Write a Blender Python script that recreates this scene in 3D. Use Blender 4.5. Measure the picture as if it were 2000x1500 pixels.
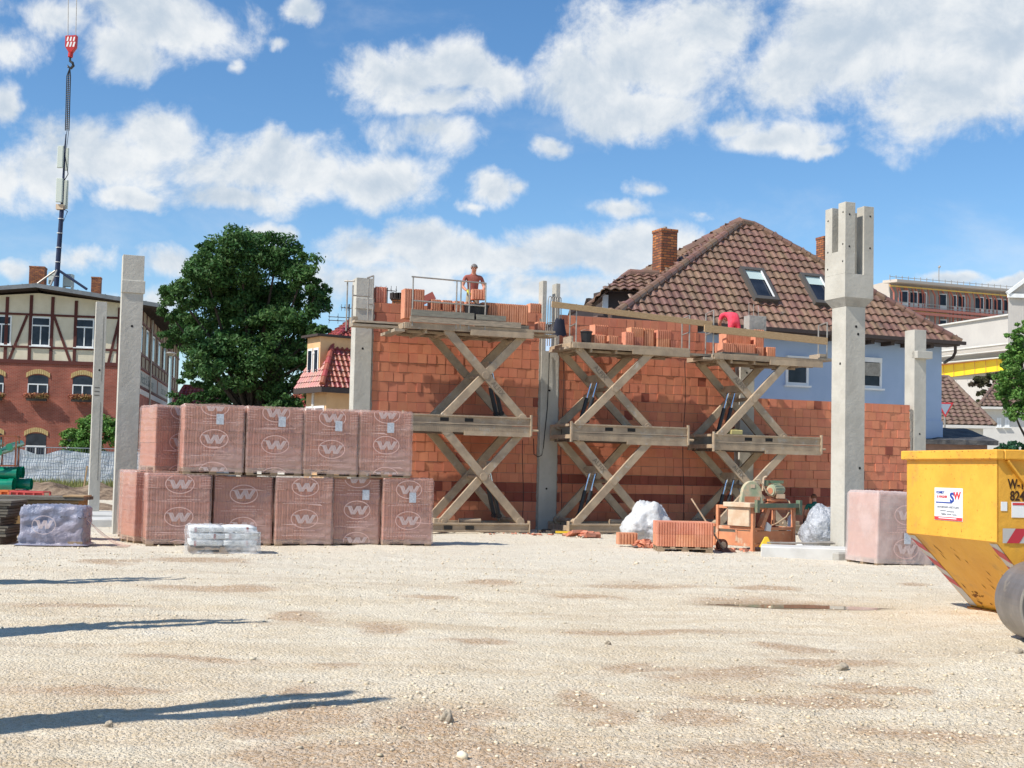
import bpy, bmesh, math, random
import numpy as np
from mathutils import Vector, Matrix, noise as mnoise
for _o in list(bpy.data.objects): bpy.data.objects.remove(_o, do_unlink=True)
S = bpy.context.scene
COL = S.collection
R = math.radians
rnd = random.Random(7)

# ------------------------------------------------------------------ camera
F, HY, ROLL, CAMH, PPX, PPY = 2500.0, 916.0, R(1.25), 1.6, 1000.0, 779.0
PITCH = math.atan((HY - PPY) * math.cos(ROLL) / F)
_f = Vector((0, math.cos(PITCH), math.sin(PITCH))); _r0 = Vector((1, 0, 0)); _u0 = _r0.cross(_f)
_r = math.cos(ROLL) * _r0 + math.sin(ROLL) * _u0
_u = -math.sin(ROLL) * _r0 + math.cos(ROLL) * _u0
cam = bpy.data.cameras.new('camera'); camo = bpy.data.objects.new('camera', cam); COL.objects.link(camo)
camo.matrix_world = Matrix(((_r.x, _u.x, -_f.x, 0), (_r.y, _u.y, -_f.y, 0), (_r.z, _u.z, -_f.z, CAMH), (0, 0, 0, 1)))
cam.sensor_width = 36; cam.lens = 36 * F / 2000; cam.shift_y = (PPY - 750) / 2000
cam.clip_start = .1; cam.clip_end = 4000
S.camera = camo

# ------------------------------------------------------------------ light
SUN_AZ, SUN_EL = R(32), R(48)      # horizontal travel direction of the light, elevation
L = Vector((math.cos(SUN_AZ) * math.cos(SUN_EL), math.sin(SUN_AZ) * math.cos(SUN_EL), -math.sin(SUN_EL)))
sun = bpy.data.lights.new('sun', 'SUN'); sun.energy = 5.0; sun.angle = R(.5); sun.color = (1, .95, .87)
suno = bpy.data.objects.new('sun', sun); COL.objects.link(suno); suno.location = (-20, -10, 30)
suno.rotation_euler = L.to_track_quat('-Z', 'Y').to_euler()
S.view_settings.view_transform = 'Standard'; S.view_settings.look = 'None'; S.view_settings.gamma = 1
S.view_settings.exposure = 0.22

W_ = bpy.data.worlds.new('World'); S.world = W_; W_.use_nodes = True
def world():
    nt = W_.node_tree; N = nt.nodes; K = nt.links; N.clear()
    def nd(t, **k):
        n = N.new(t)
        for a, b in k.items(): setattr(n, a, b)
        return n
    def M(op, a, b=None, c=None, clamp=False):
        n = nd('ShaderNodeMath', operation=op, use_clamp=clamp)
        for i, x in enumerate((a, b, c)):
            if x is None: continue
            if isinstance(x, (int, float)): n.inputs[i].default_value = x
            else: K.new(x, n.inputs[i])
        return n.outputs[0]
    sky = nd('ShaderNodeTexSky', sky_type='NISHITA', sun_disc=False, sun_elevation=SUN_EL,
             sun_rotation=math.atan2(-math.cos(SUN_AZ), -math.sin(SUN_AZ)), altitude=200, air_density=1.0, dust_density=.12, ozone_density=3.0)
    tc = nd('ShaderNodeTexCoord'); sp = nd('ShaderNodeSeparateXYZ'); K.new(tc.outputs['Generated'], sp.inputs[0])
    az = M('ARCTAN2', sp.outputs[0], sp.outputs[1]); el = M('ARCSINE', sp.outputs[2])
    cb = nd('ShaderNodeCombineXYZ'); K.new(az, cb.inputs[0]); K.new(el, cb.inputs[1])
    P = cb.outputs[0]
    def noise(vec, scale, det, rough, dist=0, off=(0, 0, 0), stretch=(1, 1, 1)):
        mp = nd('ShaderNodeMapping'); mp.inputs['Location'].default_value = off; mp.inputs['Scale'].default_value = stretch
        K.new(vec, mp.inputs[0]); n = nd('ShaderNodeTexNoise')
        K.new(mp.outputs[0], n.inputs['Vector']); n.inputs['Scale'].default_value = scale
        n.inputs['Detail'].default_value = det; n.inputs['Roughness'].default_value = rough; n.inputs['Distortion'].default_value = dist
        return n
    # clumps of cumulus, each an ellipse of azimuth / elevation (degrees): az, el, half width, half height, weight
    blobs = CLOUDS
    warp = noise(P, 9, 5, .62)
    wv = nd('ShaderNodeVectorMath', operation='SUBTRACT'); K.new(warp.outputs['Color'], wv.inputs[0]); wv.inputs[1].default_value = (.5, .5, .5)
    ws = nd('ShaderNodeVectorMath', operation='SCALE'); K.new(wv.outputs[0], ws.inputs[0]); ws.inputs['Scale'].default_value = .045
    wa = nd('ShaderNodeVectorMath', operation='ADD'); K.new(P, wa.inputs[0]); K.new(ws.outputs[0], wa.inputs[1])
    PW = wa.outputs[0]
    f = None; g = None
    for (a, e, ra, re_, w) in blobs:
        s = nd('ShaderNodeVectorMath', operation='SUBTRACT'); K.new(PW, s.inputs[0]); s.inputs[1].default_value = (R(a), R(e), 0)
        m = nd('ShaderNodeVectorMath', operation='MULTIPLY'); K.new(s.outputs[0], m.inputs[0]); m.inputs[1].default_value = (1 / R(ra), 1 / R(re_), 0)
        l = nd('ShaderNodeVectorMath', operation='LENGTH'); K.new(m.outputs[0], l.inputs[0])
        v = M('MULTIPLY', M('SUBTRACT', 1.0, l.outputs['Value']), w)
        # where inside its clump (lower = greyer base)
        f = v if f is None else M('SMOOTH_MAX', f, v, .12)
    big = noise(P, 16, 9, .62, .3)
    fine = noise(P, 48, 8, .68, .5, (2, 9, 0)); det = M('ADD', M('MULTIPLY', M('SUBTRACT', big.outputs[0], .47), 1.9), M('MULTIPLY', M('SUBTRACT', fine.outputs[0], .5), .42))
    fld = M('ADD', f, det)
    msk = nd('ShaderNodeMapRange', interpolation_type='SMOOTHSTEP'); K.new(fld, msk.inputs[0])
    msk.inputs['From Min'].default_value = .0; msk.inputs['From Max'].default_value = .60; msk.inputs['To Max'].default_value = .96
    # general scattered wisps, everywhere on the dome
    far = noise(P, 5, 8, .6, .2, (3, 7, 0), (1, 1.8, 1))
    fm = nd('ShaderNodeMapRange', interpolation_type='SMOOTHSTEP'); K.new(far.outputs[0], fm.inputs[0])
    fm.inputs['From Min'].default_value = .52; fm.inputs['From Max'].default_value = .80; fm.inputs['To Max'].default_value = .34
    mask = M('MAXIMUM', msk.outputs[0], fm.outputs[0])
    sh = noise(PW, 11, 5, .5, .2, (5, 1, 0), (1, 1.7, 1))
    of = nd('ShaderNodeVectorMath', operation='ADD'); K.new(P, of.inputs[0]); of.inputs[1].default_value = (-.006, .009, 0)
    big2 = noise(of.outputs[0], 16, 9, .62, .3); of2 = nd('ShaderNodeVectorMath', operation='ADD'); K.new(P, of2.inputs[0]); of2.inputs[1].default_value = (-.0025, .0035, 0); fine2 = noise(of2.outputs[0], 48, 8, .68, .5, (2, 9, 0))
    rel = M('ADD', M('MULTIPLY', M('SUBTRACT', big2.outputs[0], big.outputs[0]), 1.7), M('MULTIPLY', M('SUBTRACT', fine2.outputs[0], fine.outputs[0]), .3))
    d1 = nd('ShaderNodeMapRange', interpolation_type='SMOOTHSTEP'); K.new(M('ADD', M('ADD', M('MULTIPLY', fld, .42), M('MULTIPLY', sh.outputs[0], 1.2)), rel), d1.inputs[0])
    d1.inputs['From Min'].default_value = .45; d1.inputs['From Max'].default_value = 1.30
    cm = nd('ShaderNodeMixRGB'); K.new(d1.outputs[0], cm.inputs[0]); cm.inputs[1].default_value = (.92, .94, .95, 1); cm.inputs[2].default_value = (.56, .65, .75, 1)
    hs = nd('ShaderNodeHueSaturation'); hs.inputs['Saturation'].default_value = 1.2; K.new(sky.outputs[0], hs.inputs['Color'])
    b1 = nd('ShaderNodeBackground'); K.new(hs.outputs[0], b1.inputs[0]); b1.inputs[1].default_value = .13
    b2 = nd('ShaderNodeBackground'); K.new(cm.outputs[0], b2.inputs[0]); b2.inputs[1].default_value = .86
    mx = nd('ShaderNodeMixShader'); K.new(mask, mx.inputs[0]); K.new(b1.outputs[0], mx.inputs[1]); K.new(b2.outputs[0], mx.inputs[2])
    o = nd('ShaderNodeOutputWorld'); K.new(mx.outputs[0], o.inputs[0])
    W_.cycles.sampling_method = 'MANUAL'; W_.cycles.sample_map_resolution = 512
def px2ae(x, y):
    d = (_f * F + _r * (x - PPX) - _u * (y - PPY)).normalized()
    return math.degrees(math.atan2(d.x, d.y)), math.degrees(math.asin(d.z))
# clump centres given where the photograph shows them, kept as sky directions
CLOUDS = []
for (x, y, w, h, k) in [(300, 20, 210, 80, 1), (240, 95, 90, 55, 1), (120, 40, 110, 40, .7), (400, 30, 90, 50, .8), (20, 90, 60, 30, .6), (5, 200, 35, 40, .8),
        (600, 8, 50, 28, .8), (545, 75, 26, 18, .6), (455, 122, 18, 16, .5),
        (180, 300, 150, 85, 1), (310, 250, 90, 60, 1), (90, 340, 100, 70, 1), (10, 340, 60, 60, .8), (560, 330, 210, 80, 1), (540, 290, 70, 50, 1), (720, 350, 150, 60, .9), (480, 390, 130, 40, .8),
        (250, 395, 85, 28, .8), (830, 260, 110, 50, .7), (790, 150, 140, 75, 1), (900, 130, 120, 80, 1), (860, 200, 140, 40, .9), (970, 160, 60, 70, .8),
        (965, 372, 65, 34, .8), (925, 400, 40, 14, .7), (1150, 150, 120, 120, 1), (1250, 110, 190, 110, 1), (1240, 220, 170, 60, 1), (1400, 40, 170, 70, .9), (1075, 285, 50, 25, .8),
        (1700, 80, 270, 130, 1.1), (1850, 180, 200, 120, 1.1), (1960, 60, 150, 150, 1.1), (1570, 130, 130, 80, .8), (1500, 265, 130, 35, .9), (1440, 240, 60, 30, .8), (1600, 290, 50, 16, .8),
        (820, 470, 90, 50, 1), (690, 500, 90, 55, .9), (900, 500, 200, 55, .9), (1180, 490, 200, 55, 1), (1010, 495, 90, 35, .9), (1130, 470, 90, 40, .9), (1320, 490, 70, 60, .7), (760, 560, 240, 50, .8), (1050, 560, 200, 50, .7),
        (530, 462, 50, 28, .9), (160, 505, 90, 35, .7), (30, 510, 70, 25, .6), (340, 520, 110, 30, .5), (270, 600, 100, 30, .5),
        (1850, 552, 75, 20, .8), (1960, 562, 60, 12, .7), (1270, 365, 40, 16, .45), (1200, 405, 60, 16, .5), (1360, 415, 40, 18, .5), (1010, 370, 30, 20, .6)]:
    a, e = px2ae(x, y); CLOUDS.append((a, e, math.degrees(w / F) * 1.06, math.degrees(h / F) * 1.06, k))
for (a, e, w, h, k) in [(-60, 25, 18, 7, 1), (-110, 35, 22, 9, 1), (60, 22, 20, 8, 1), (120, 30, 25, 9, 1), (180, 25, 22, 8, 1)]: CLOUDS.append((a, e, w, h, k))
world()

# ------------------------------------------------------------------ helpers
def at(x, y, Y):
    "the point seen at photo pixel (x, y) at distance Y in front of the camera"
    d = _f * F + _r * (x - PPX) - _u * (y - PPY)
    return Vector((0, 0, CAMH)) + d * (Y / d.y)
def gr(x, y, z=0):
    d = _f * F + _r * (x - PPX) - _u * (y - PPY)
    return Vector((0, 0, CAMH)) + d * ((z - CAMH) / d.z)
def smooth(o, ang=None):
    for p in o.data.polygons: p.use_smooth = True
    return o
def tag(o, label=None, cat=None, group=None, kind=None):
    if label: o['label'] = label
    if cat: o['category'] = cat
    if group: o['group'] = group
    if kind: o['kind'] = kind
    return o
def thing(name, label, cat, loc=(0, 0, 0), rz=0, group=None):
    o = bpy.data.objects.new(name, None); COL.objects.link(o); o.location = loc; o.rotation_euler = (0, 0, rz)
    o.empty_display_size = .3
    return tag(o, label, cat, group)
def copy_tree(o, parent=None):
    c = o.copy(); COL.objects.link(c); c.parent = parent
    for ch in [x for x in bpy.data.objects if x.parent == o]: copy_tree(ch, c)
    return c

class MB:
    def __init__(s): s.v = []; s.f = []; s.m = []; s.c = []; s.T = None
    def _add(s, vs, fs, m=0, c=None):
        b = len(s.v)
        if s.T is not None: vs = [s.T @ Vector(v) for v in vs]
        s.v += [tuple(v) for v in vs]
        c = rnd.random() if c is None else c
        for f in fs: s.f.append([i + b for i in f]); s.m.append(m); s.c.append(c)
        return s
    def box(s, a, b, m=0, c=None):
        x0, y0, z0 = a; x1, y1, z1 = b
        vs = [(x0, y0, z0), (x1, y0, z0), (x1, y1, z0), (x0, y1, z0), (x0, y0, z1), (x1, y0, z1), (x1, y1, z1), (x0, y1, z1)]
        return s._add(vs, [(3, 2, 1, 0), (4, 5, 6, 7), (0, 1, 5, 4), (1, 2, 6, 5), (2, 3, 7, 6), (3, 0, 4, 7)], m, c)
    def hexa(s, vs, m=0, c=None):
        return s._add(vs, [(3, 2, 1, 0), (4, 5, 6, 7), (0, 1, 5, 4), (1, 2, 6, 5), (2, 3, 7, 6), (3, 0, 4, 7)], m, c)
    def bar(s, p, q, w, h, up=(0, 0, 1), m=0, c=None):
        p = Vector(p); q = Vector(q); d = (q - p).normalized(); up = Vector(up)
        sx = d.cross(up)
        if sx.length < 1e-4: sx = d.cross(Vector((1, 0, 0)))
        sx.normalize(); uz = sx.cross(d).normalized(); a = sx * w / 2; b = uz * h / 2
        return s.hexa([p - a - b, p + a - b, q + a - b, q - a - b, p - a + b, p + a + b, q + a + b, q - a + b], m, c)
    def cyl(s, p, q, r, n=10, r2=None, m=0, c=None, caps=True):
        p = Vector(p); q = Vector(q); d = (q - p).normalized(); r2 = r if r2 is None else r2
        a = d.orthogonal().normalized(); b = d.cross(a)
        vs = []; fs = []
        for i in range(n):
            t = 2 * math.pi * i / n; e = a * math.cos(t) + b * math.sin(t); vs += [p + e * r, q + e * r2]
        for i in range(n):
            j = (i + 1) % n; fs.append((2 * i, 2 * j, 2 * j + 1, 2 * i + 1))
        if caps: fs += [tuple(2 * i for i in range(n))[::-1], tuple(2 * i + 1 for i in range(n))]
        return s._add(vs, fs, m, c)
    def tube(s, pts, r, n=7, m=0, c=None):
        pts = [Vector(p) for p in pts]; vs = []; fs = []; k = len(pts); c = rnd.random() if c is None else c
        rr = r if isinstance(r, (list, tuple)) else [r] * k
        for i, p in enumerate(pts):
            d = (pts[min(i + 1, k - 1)] - pts[max(i - 1, 0)]).normalized()
            a = d.cross(Vector((.123, .3, .94))); a = (a if a.length > .01 else d.orthogonal()).normalized(); b = d.cross(a)
            for j in range(n):
                t = 2 * math.pi * j / n; vs.append(p + (a * math.cos(t) + b * math.sin(t)) * rr[i])
        for i in range(k - 1):
            for j in range(n):
                j2 = (j + 1) % n; fs.append((i * n + j, i * n + j2, (i + 1) * n + j2, (i + 1) * n + j))
        fs += [tuple(range(n))[::-1], tuple((k - 1) * n + j for j in range(n))]
        return s._add(vs, fs, m, c)
    def prism(s, poly, z0, z1, m=0, c=None, M=None):
        "polygon in xy extruded z0..z1; M maps (x,y,z) to the frame wanted"
        n = len(poly); vs = [(x, y, z0) for x, y in poly] + [(x, y, z1) for x, y in poly]
        if M is not None: vs = [M @ Vector(v) for v in vs]
        fs = [tuple(range(n))[::-1], tuple(range(n, 2 * n))] + [(i, (i + 1) % n, (i + 1) % n + n, i + n) for i in range(n)]
        return s._add(vs, fs, m, c)
    def poly(s, pts, m=0, c=None): return s._add(pts, [tuple(range(len(pts)))], m, c)
    def sphere(s, p, r, seg=10, rings=6, m=0, sc=(1, 1, 1)):
        p = Vector(p); vs = [p + Vector((0, 0, r * sc[2]))]; fs = []
        for i in range(1, rings):
            a = math.pi * i / rings
            for j in range(seg):
                t = 2 * math.pi * j / seg; vs.append(p + Vector((r * sc[0] * math.sin(a) * math.cos(t), r * sc[1] * math.sin(a) * math.sin(t), r * sc[2] * math.cos(a))))
        vs.append(p - Vector((0, 0, r * sc[2]))); L_ = len(vs) - 1
        for j in range(seg):
            k = (j + 1) % seg; fs.append((0, 1 + j, 1 + k)); fs.append((L_, L_ - seg + k, L_ - seg + j))
            for i in range(rings - 2): fs.append((1 + i * seg + j, 1 + (i + 1) * seg + j, 1 + (i + 1) * seg + k, 1 + i * seg + k))
        return s._add(vs, fs, m)
    def build(s, name, mats, parent=None, loc=None, rz=0, sm=False, bevel=0, **tg):
        me = bpy.data.meshes.new(name); me.from_pydata(s.v, [], s.f)
        if not isinstance(mats, (list, tuple)): mats = [mats]
        for m in mats: me.materials.append(m)
        me.polygons.foreach_set('material_index', s.m)
        at_ = me.attributes.new('rnd', 'FLOAT', 'FACE'); at_.data.foreach_set('value', s.c)
        if sm: me.polygons.foreach_set('use_smooth', [True] * len(s.f))
        me.update()
        o = bpy.data.objects.new(name, me); COL.objects.link(o)
        if parent is not None: o.parent = parent
        if loc is not None: o.location = loc; o.rotation_euler = (0, 0, rz)
        if bevel:
            b = o.modifiers.new('bevel', 'BEVEL'); b.width = bevel; b.segments = 1; b.limit_method = 'ANGLE'
        if tg: tag(o, **tg)
        return o

# ------------------------------------------------------------------ materials
MATS = {}
def mat(name, col, rough=.8, col2=None, scale=3., detail=6., bump=None, rv=0., metal=0., spec=.3, ramp=(.35, .65), hue=0., vec='Object', stretch=None, dirt=None, transp=None, wave=None, sheen=0):
    m = bpy.data.materials.new(name); m.use_nodes = True; nt = m.node_tree; N = nt.nodes; K = nt.links
    b = N['Principled BSDF']; b.inputs['Roughness'].default_value = rough; b.inputs['Metallic'].default_value = metal
    b.inputs['Specular IOR Level'].default_value = spec
    tc = N.new('ShaderNodeTexCoord'); v = tc.outputs[vec]
    if stretch:
        mp = N.new('ShaderNodeMapping'); mp.inputs['Scale'].default_value = stretch; K.new(v, mp.inputs[0]); v = mp.outputs[0]
    def noise(sc, dt=6, r=.6):
        n = N.new('ShaderNodeTexNoise'); n.inputs['Scale'].default_value = sc; n.inputs['Detail'].default_value = dt; n.inputs['Roughness'].default_value = r
        K.new(v, n.inputs['Vector']); return n.outputs[0]
    def mix(fac, a, c, mode='MIX'):
        x = N.new('ShaderNodeMixRGB'); x.blend_type = mode
        for i, q in ((0, fac), (1, a), (2, c)):
            if hasattr(q, 'is_output'): K.new(q, x.inputs[i])
            elif isinstance(q, (int, float)): x.inputs[i].default_value = q
            else: x.inputs[i].default_value = (*q, 1) if len(q) == 3 else q
        return x.outputs[0]
    def rmp(x, a, c):
        r = N.new('ShaderNodeMapRange'); r.interpolation_type = 'SMOOTHSTEP'; K.new(x, r.inputs[0]); r.inputs[1].default_value = a; r.inputs[2].default_value = c
        return r.outputs[0]
    c = N.new('ShaderNodeRGB'); c.outputs[0].default_value = (*col, 1); c = c.outputs[0]
    if col2: c = mix(rmp(noise(scale, detail), *ramp), c, col2)
    if dirt:  # (colour, scale, lo, hi)
        c = mix(rmp(noise(dirt[1], 8, .65), dirt[2], dirt[3]), c, dirt[0])
    if rv:
        a = N.new('ShaderNodeAttribute'); a.attribute_name = 'rnd'
        h = N.new('ShaderNodeHueSaturation'); K.new(c, h.inputs['Color'])
        r = N.new('ShaderNodeMapRange'); K.new(a.outputs['Fac'], r.inputs[0]); r.inputs[3].default_value = 1 - rv; r.inputs[4].default_value = 1 + rv
        K.new(r.outputs[0], h.inputs['Value'])
        if hue:
            r2 = N.new('ShaderNodeMapRange'); mm = N.new('ShaderNodeMath'); mm.operation = 'FRACT'; m2 = N.new('ShaderNodeMath'); m2.operation = 'MULTIPLY'
            m2.inputs[1].default_value = 7.31; K.new(a.outputs['Fac'], m2.inputs[0]); K.new(m2.outputs[0], mm.inputs[0])
            K.new(mm.outputs[0], r2.inputs[0]); r2.inputs[3].default_value = .5 - hue; r2.inputs[4].default_value = .5 + hue; K.new(r2.outputs[0], h.inputs['Hue'])
        c = h.outputs[0]
    K.new(c, b.inputs['Base Color'])
    last = None
    if bump:
        for (sc, st, ds) in (bump if isinstance(bump[0], (tuple, list)) else [bump]):
            n = N.new('ShaderNodeBump'); n.inputs['Strength'].default_value = st; n.inputs['Distance'].default_value = ds; K.new(noise(sc, 7, .6), n.inputs['Height'])
            if last: K.new(last, n.inputs['Normal'])
            last = n.outputs[0]
    if wave:  # (scale, strength, distance, axis)
        w = N.new('ShaderNodeTexWave'); w.bands_direction = wave[3]; w.inputs['Scale'].default_value = wave[0]; w.inputs['Distortion'].default_value = wave[4] if len(wave) > 4 else 0
        K.new(v, w.inputs['Vector']); n = N.new('ShaderNodeBump'); n.inputs['Strength'].default_value = wave[1]; n.inputs['Distance'].default_value = wave[2]
        K.new(w.outputs['Fac'], n.inputs['Height'])
        if last: K.new(last, n.inputs['Normal'])
        last = n.outputs[0]
    if last: K.new(last, b.inputs['Normal'])
    if transp is not None:
        t = N.new('ShaderNodeBsdfTransparent'); mx = N.new('ShaderNodeMixShader'); o = N['Material Output']
        if isinstance(transp, tuple):
            q = rmp(noise(transp[2], 6, .6), .38, .68); r = N.new('ShaderNodeMapRange'); K.new(q, r.inputs[0]); r.inputs[3].default_value = transp[0]; r.inputs[4].default_value = transp[1]
            K.new(r.outputs[0], mx.inputs[0])
        else: mx.inputs[0].default_value = transp
        K.new(t.outputs[0], mx.inputs[1]); K.new(b.outputs[0], mx.inputs[2]); K.new(mx.outputs[0], o.inputs[0])
    MATS[name] = m
    return m
def leafmat(name, c1, c2, tr=.25):
    m = mat(name, c1, .55, rv=.35, hue=.02, spec=.25, col2=c2, scale=.6)
    nt = m.node_tree; N = nt.nodes; K = nt.links; b = N['Principled BSDF']
    t = N.new('ShaderNodeBsdfTranslucent'); K.new(b.inputs['Base Color'].links[0].from_socket, t.inputs[0])
    mx = N.new('ShaderNodeMixShader'); mx.inputs[0].default_value = tr; K.new(b.outputs[0], mx.inputs[1]); K.new(t.outputs[0], mx.inputs[2]); K.new(mx.outputs[0], N['Material Output'].inputs[0])
    return m

m_conc = mat('concrete', (.50, .475, .415), .85, (.42, .395, .34), 1.3, bump=[(3, .25, .05), (14, .4, .02), (90, .3, .004)], dirt=((.36, .35, .32), .7, .56, .78))
m_conc2 = mat('rough_concrete', (.40, .38, .34), .9, (.30, .285, .255), 2.2, bump=[(9, .7, .03), (50, .4, .008)])
m_concl = mat('light_concrete', (.60, .59, .56), .85, (.50, .49, .46), 2, bump=[(20, .3, .01)])
m_hole = mat('hole_dark', (.03, .028, .026), .9)
m_clay = mat('clay_wall_block', (.64, .24, .135), .85, (.585, .205, .115), 2.5, rv=.05, hue=.004, bump=(40, .3, .006), wave=(11, .35, .004, 'X'))
m_clayd = mat('dark_clay_wall_block', (.30, .085, .055), .85, (.25, .07, .045), 2.5, rv=.10, hue=.004, bump=(40, .3, .006), wave=(11, .3, .004, 'X'))
m_clayb = mat('clay_block', (.66, .29, .18), .85, (.58, .23, .13), 4, rv=.10, hue=.008, bump=(60, .2, .003))
m_mortar = mat('mortar', (.33, .25, .20), .95, bump=(60, .5, .01))
m_cement = mat('cement_filling', (.36, .32, .27), .95, (.28, .25, .21), 4, bump=(20, .8, .03))
m_lift = mat('lift_steel', (.44, .335, .225), .65, (.32, .24, .165), 3, rv=.08, spec=.35, bump=(30, .25, .004), dirt=((.42, .37, .30), 5, .55, .72))
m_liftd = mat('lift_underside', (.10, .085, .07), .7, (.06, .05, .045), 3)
m_liftw = mat('lift_deck_wood', (.46, .365, .265), .8, (.30, .25, .19), 6, stretch=(1, 6, 6), rv=.12, bump=(40, .3, .004))
m_pipe = mat('galvanised_tube', (.42, .38, .33), .5, (.32, .29, .25), 8, metal=.5, spec=.5)
m_cyl = mat('hydraulic_black', (.02, .02, .022), .4, spec=.5)
m_chrome = mat('hydraulic_rod', (.7, .7, .72), .2, metal=1)
m_timber = mat('new_timber', (.46, .32, .18), .75, (.38, .25, .13), 5, stretch=(1, 8, 8), bump=(30, .3, .003), rv=.06)
m_pallet = mat('pallet_wood', (.36, .26, .17), .85, (.24, .17, .11), 7, bump=(30, .4, .004), rv=.2)
m_oldwood = mat('weathered_board', (.19, .17, .135), .9, (.12, .105, .085), 6, stretch=(1, 6, 6), bump=(40, .5, .004), rv=.25)
m_black = mat('black_plastic', (.018, .018, .02), .5, spec=.4)
m_white = mat('white_paint', (.78, .79, .78), .5, (.70, .71, .70), 2)
m_glass = mat('window_glass', (.012, .017, .028), .08, (.03, .038, .055), 1.2, spec=.25)
# ------------------------------------------------------------------ ground
def vnoise(x, y, seed):
    "smooth value noise on arrays"
    xi = np.floor(x).astype(np.int64); yi = np.floor(y).astype(np.int64); xf = x - xi; yf = y - yi
    def h(a, b):
        n = (a * 374761393 + b * 668265263 + seed * 1442695041) & 0xffffffff
        n = ((n ^ (n >> 13)) * 1274126177) & 0xffffffff
        return ((n ^ (n >> 16)) & 0xffff) / 65535.0
    u = xf * xf * (3 - 2 * xf); v = yf * yf * (3 - 2 * yf)
    return (h(xi, yi) * (1 - u) + h(xi + 1, yi) * u) * (1 - v) + (h(xi, yi + 1) * (1 - u) + h(xi + 1, yi + 1) * u) * v
def fbm(x, y, f0, octs, seed, rough=.55):
    s = 0; a = 1; t = 0
    for i in range(octs): s = s + a * vnoise(x * f0 * 2 ** i + 13.7 * i, y * f0 * 2 ** i + 5.1 * i, seed + i); t += a; a *= rough
    return s / t - .5
def axis(segs):
    out = [segs[0][0]]
    for (a, b, d0, d1) in segs:
        x = a
        while x < b - 1e-6:
            t = (x - a) / (b - a); x = min(b, x + d0 * (d1 / d0) ** t); out.append(x)
    return np.array(out)
xs = axis([(-900, -60, 200, 6), (-60, -14, 4, .25), (-14, -5, .25, .03), (-5, 6.5, .03, .03), (6.5, 14, .03, .25), (14, 60, .25, 4), (60, 900, 6, 200)])
ys = axis([(-200, 0, 60, 2), (0, 5.5, .6, .05), (5.5, 12, .022, .035), (12, 34, .035, .09), (34, 60, .1, 1), (60, 1500, 2, 250)])
GX, GY = np.meshgrid(xs, ys)
BROWN = [(900, 1485, 420, 26), (1650, 1490, 260, 20), (560, 1480, 110, 12), (1700, 1345, 110, 10), (1800, 1430, 120, 14), (160, 1350, 150, 9), (420, 1150, 160, 6), (150, 1185, 120, 5), (1300, 1235, 160, 7), (950, 1250, 120, 7), (560, 1430, 150, 26), (690, 1395, 90, 30), (620, 1345, 60, 14), (640, 1290, 50, 8), (1170, 1300, 50, 10), (1250, 1310, 90, 10), (1420, 1320, 120, 14), (1600, 1300, 120, 9), (1280, 1145, 110, 9), (1490, 1150, 60, 6), (1480, 1178, 130, 9),
         (1100, 1365, 60, 16), (1160, 1390, 50, 10), (590, 1200, 60, 10), (690, 1222, 70, 10), (990, 1140, 60, 6), (1560, 1270, 60, 8), (1560, 1370, 150, 12), (870, 1400, 80, 40), (900, 1470, 180, 25), (1500, 1470, 200, 22), (380, 1095, 110, 6), (250, 1100, 60, 5), (1830, 1145, 40, 4), (820, 1165, 60, 5), (420, 1285, 120, 8), (1090, 1165, 80, 5), (1350, 1400, 120, 14)]
def blobs_at(lst, X, Yv):
    s = np.zeros_like(X); X = X + 1.5 * fbm(X, Yv, .8, 4, 91); Yv = Yv + .9 * fbm(X, Yv, .6, 4, 97)
    for (px, py, w, h) in lst:
        c = gr(px, py); sc = F / c.y; rx = w / sc; d = gr(px, py - h).y - gr(px, py + h).y; ry = max(d / 2, .1)
        s = np.maximum(s, np.exp(-((X - c.x) / rx) ** 2 - ((Yv - c.y) / ry) ** 2))
    return s
def height(X, Yv):
    near = np.clip((60 - np.abs(Yv - 10)) / 20, 0, 1) * np.clip((40 - np.abs(X)) / 10, 0, 1)
    z = .075 * fbm(X, Yv, .35, 3, 11) + .05 * fbm(X, Yv * 1.6, 1.7, 4, 21) 
    z = z + .022 * fbm(X, Yv, 9, 4, 31, .7)
    rough = np.clip(fbm(X, Yv, .5, 3, 41) * 3 + .45, 0.12, 1)
    rough = np.maximum(rough, .9 * np.exp(-((Yv - 21.5) / 2.6) ** 2) * (X > -9))
    rough = np.maximum(rough, np.exp(-((X - 3.4) / 1.6) ** 2 - ((Yv - 9.2) / 1.9) ** 2))
    z = z + .022 * rough * np.abs(fbm(X, Yv, 19, 2, 51, .6)) + .022 * rough * fbm(X, Yv, 26, 2, 61)
    z = z + .10 * np.exp(-((X - 4.6) / 1.0) ** 2 - ((Yv - 10.8) / .9) ** 2)      # small heap beside the drum
    flat = np.clip((np.abs(Yv - 15.9) / .5 + np.abs(X - 3.6) / 1.6) - .8, 0, 1)   # the puddle lies in a hollow
    z = z * (.12 + .88 * flat) - .03 * (1 - flat)
    return z * near
GZ = height(GX, GY)
def gz(x, y): return float(height(np.array([[float(x)]]), np.array([[float(y)]]))[0, 0])
ny, nx = GX.shape
me = bpy.data.meshes.new('ground'); me.vertices.add(nx * ny)
me.vertices.foreach_set('co', np.stack([GX, GY, GZ], -1).astype(np.float32).ravel())
idx = np.arange(nx * ny).reshape(ny, nx); q = np.stack([idx[:-1, :-1], idx[:-1, 1:], idx[1:, 1:], idx[1:, :-1]], -1).reshape(-1, 4)
me.loops.add(q.size); me.polygons.add(len(q)); me.loops.foreach_set('vertex_index', q.ravel().astype(np.int32))
me.polygons.foreach_set('loop_start', np.arange(0, q.size, 4, dtype=np.int32)); me.polygons.foreach_set('loop_total', np.full(len(q), 4, dtype=np.int32))
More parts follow.
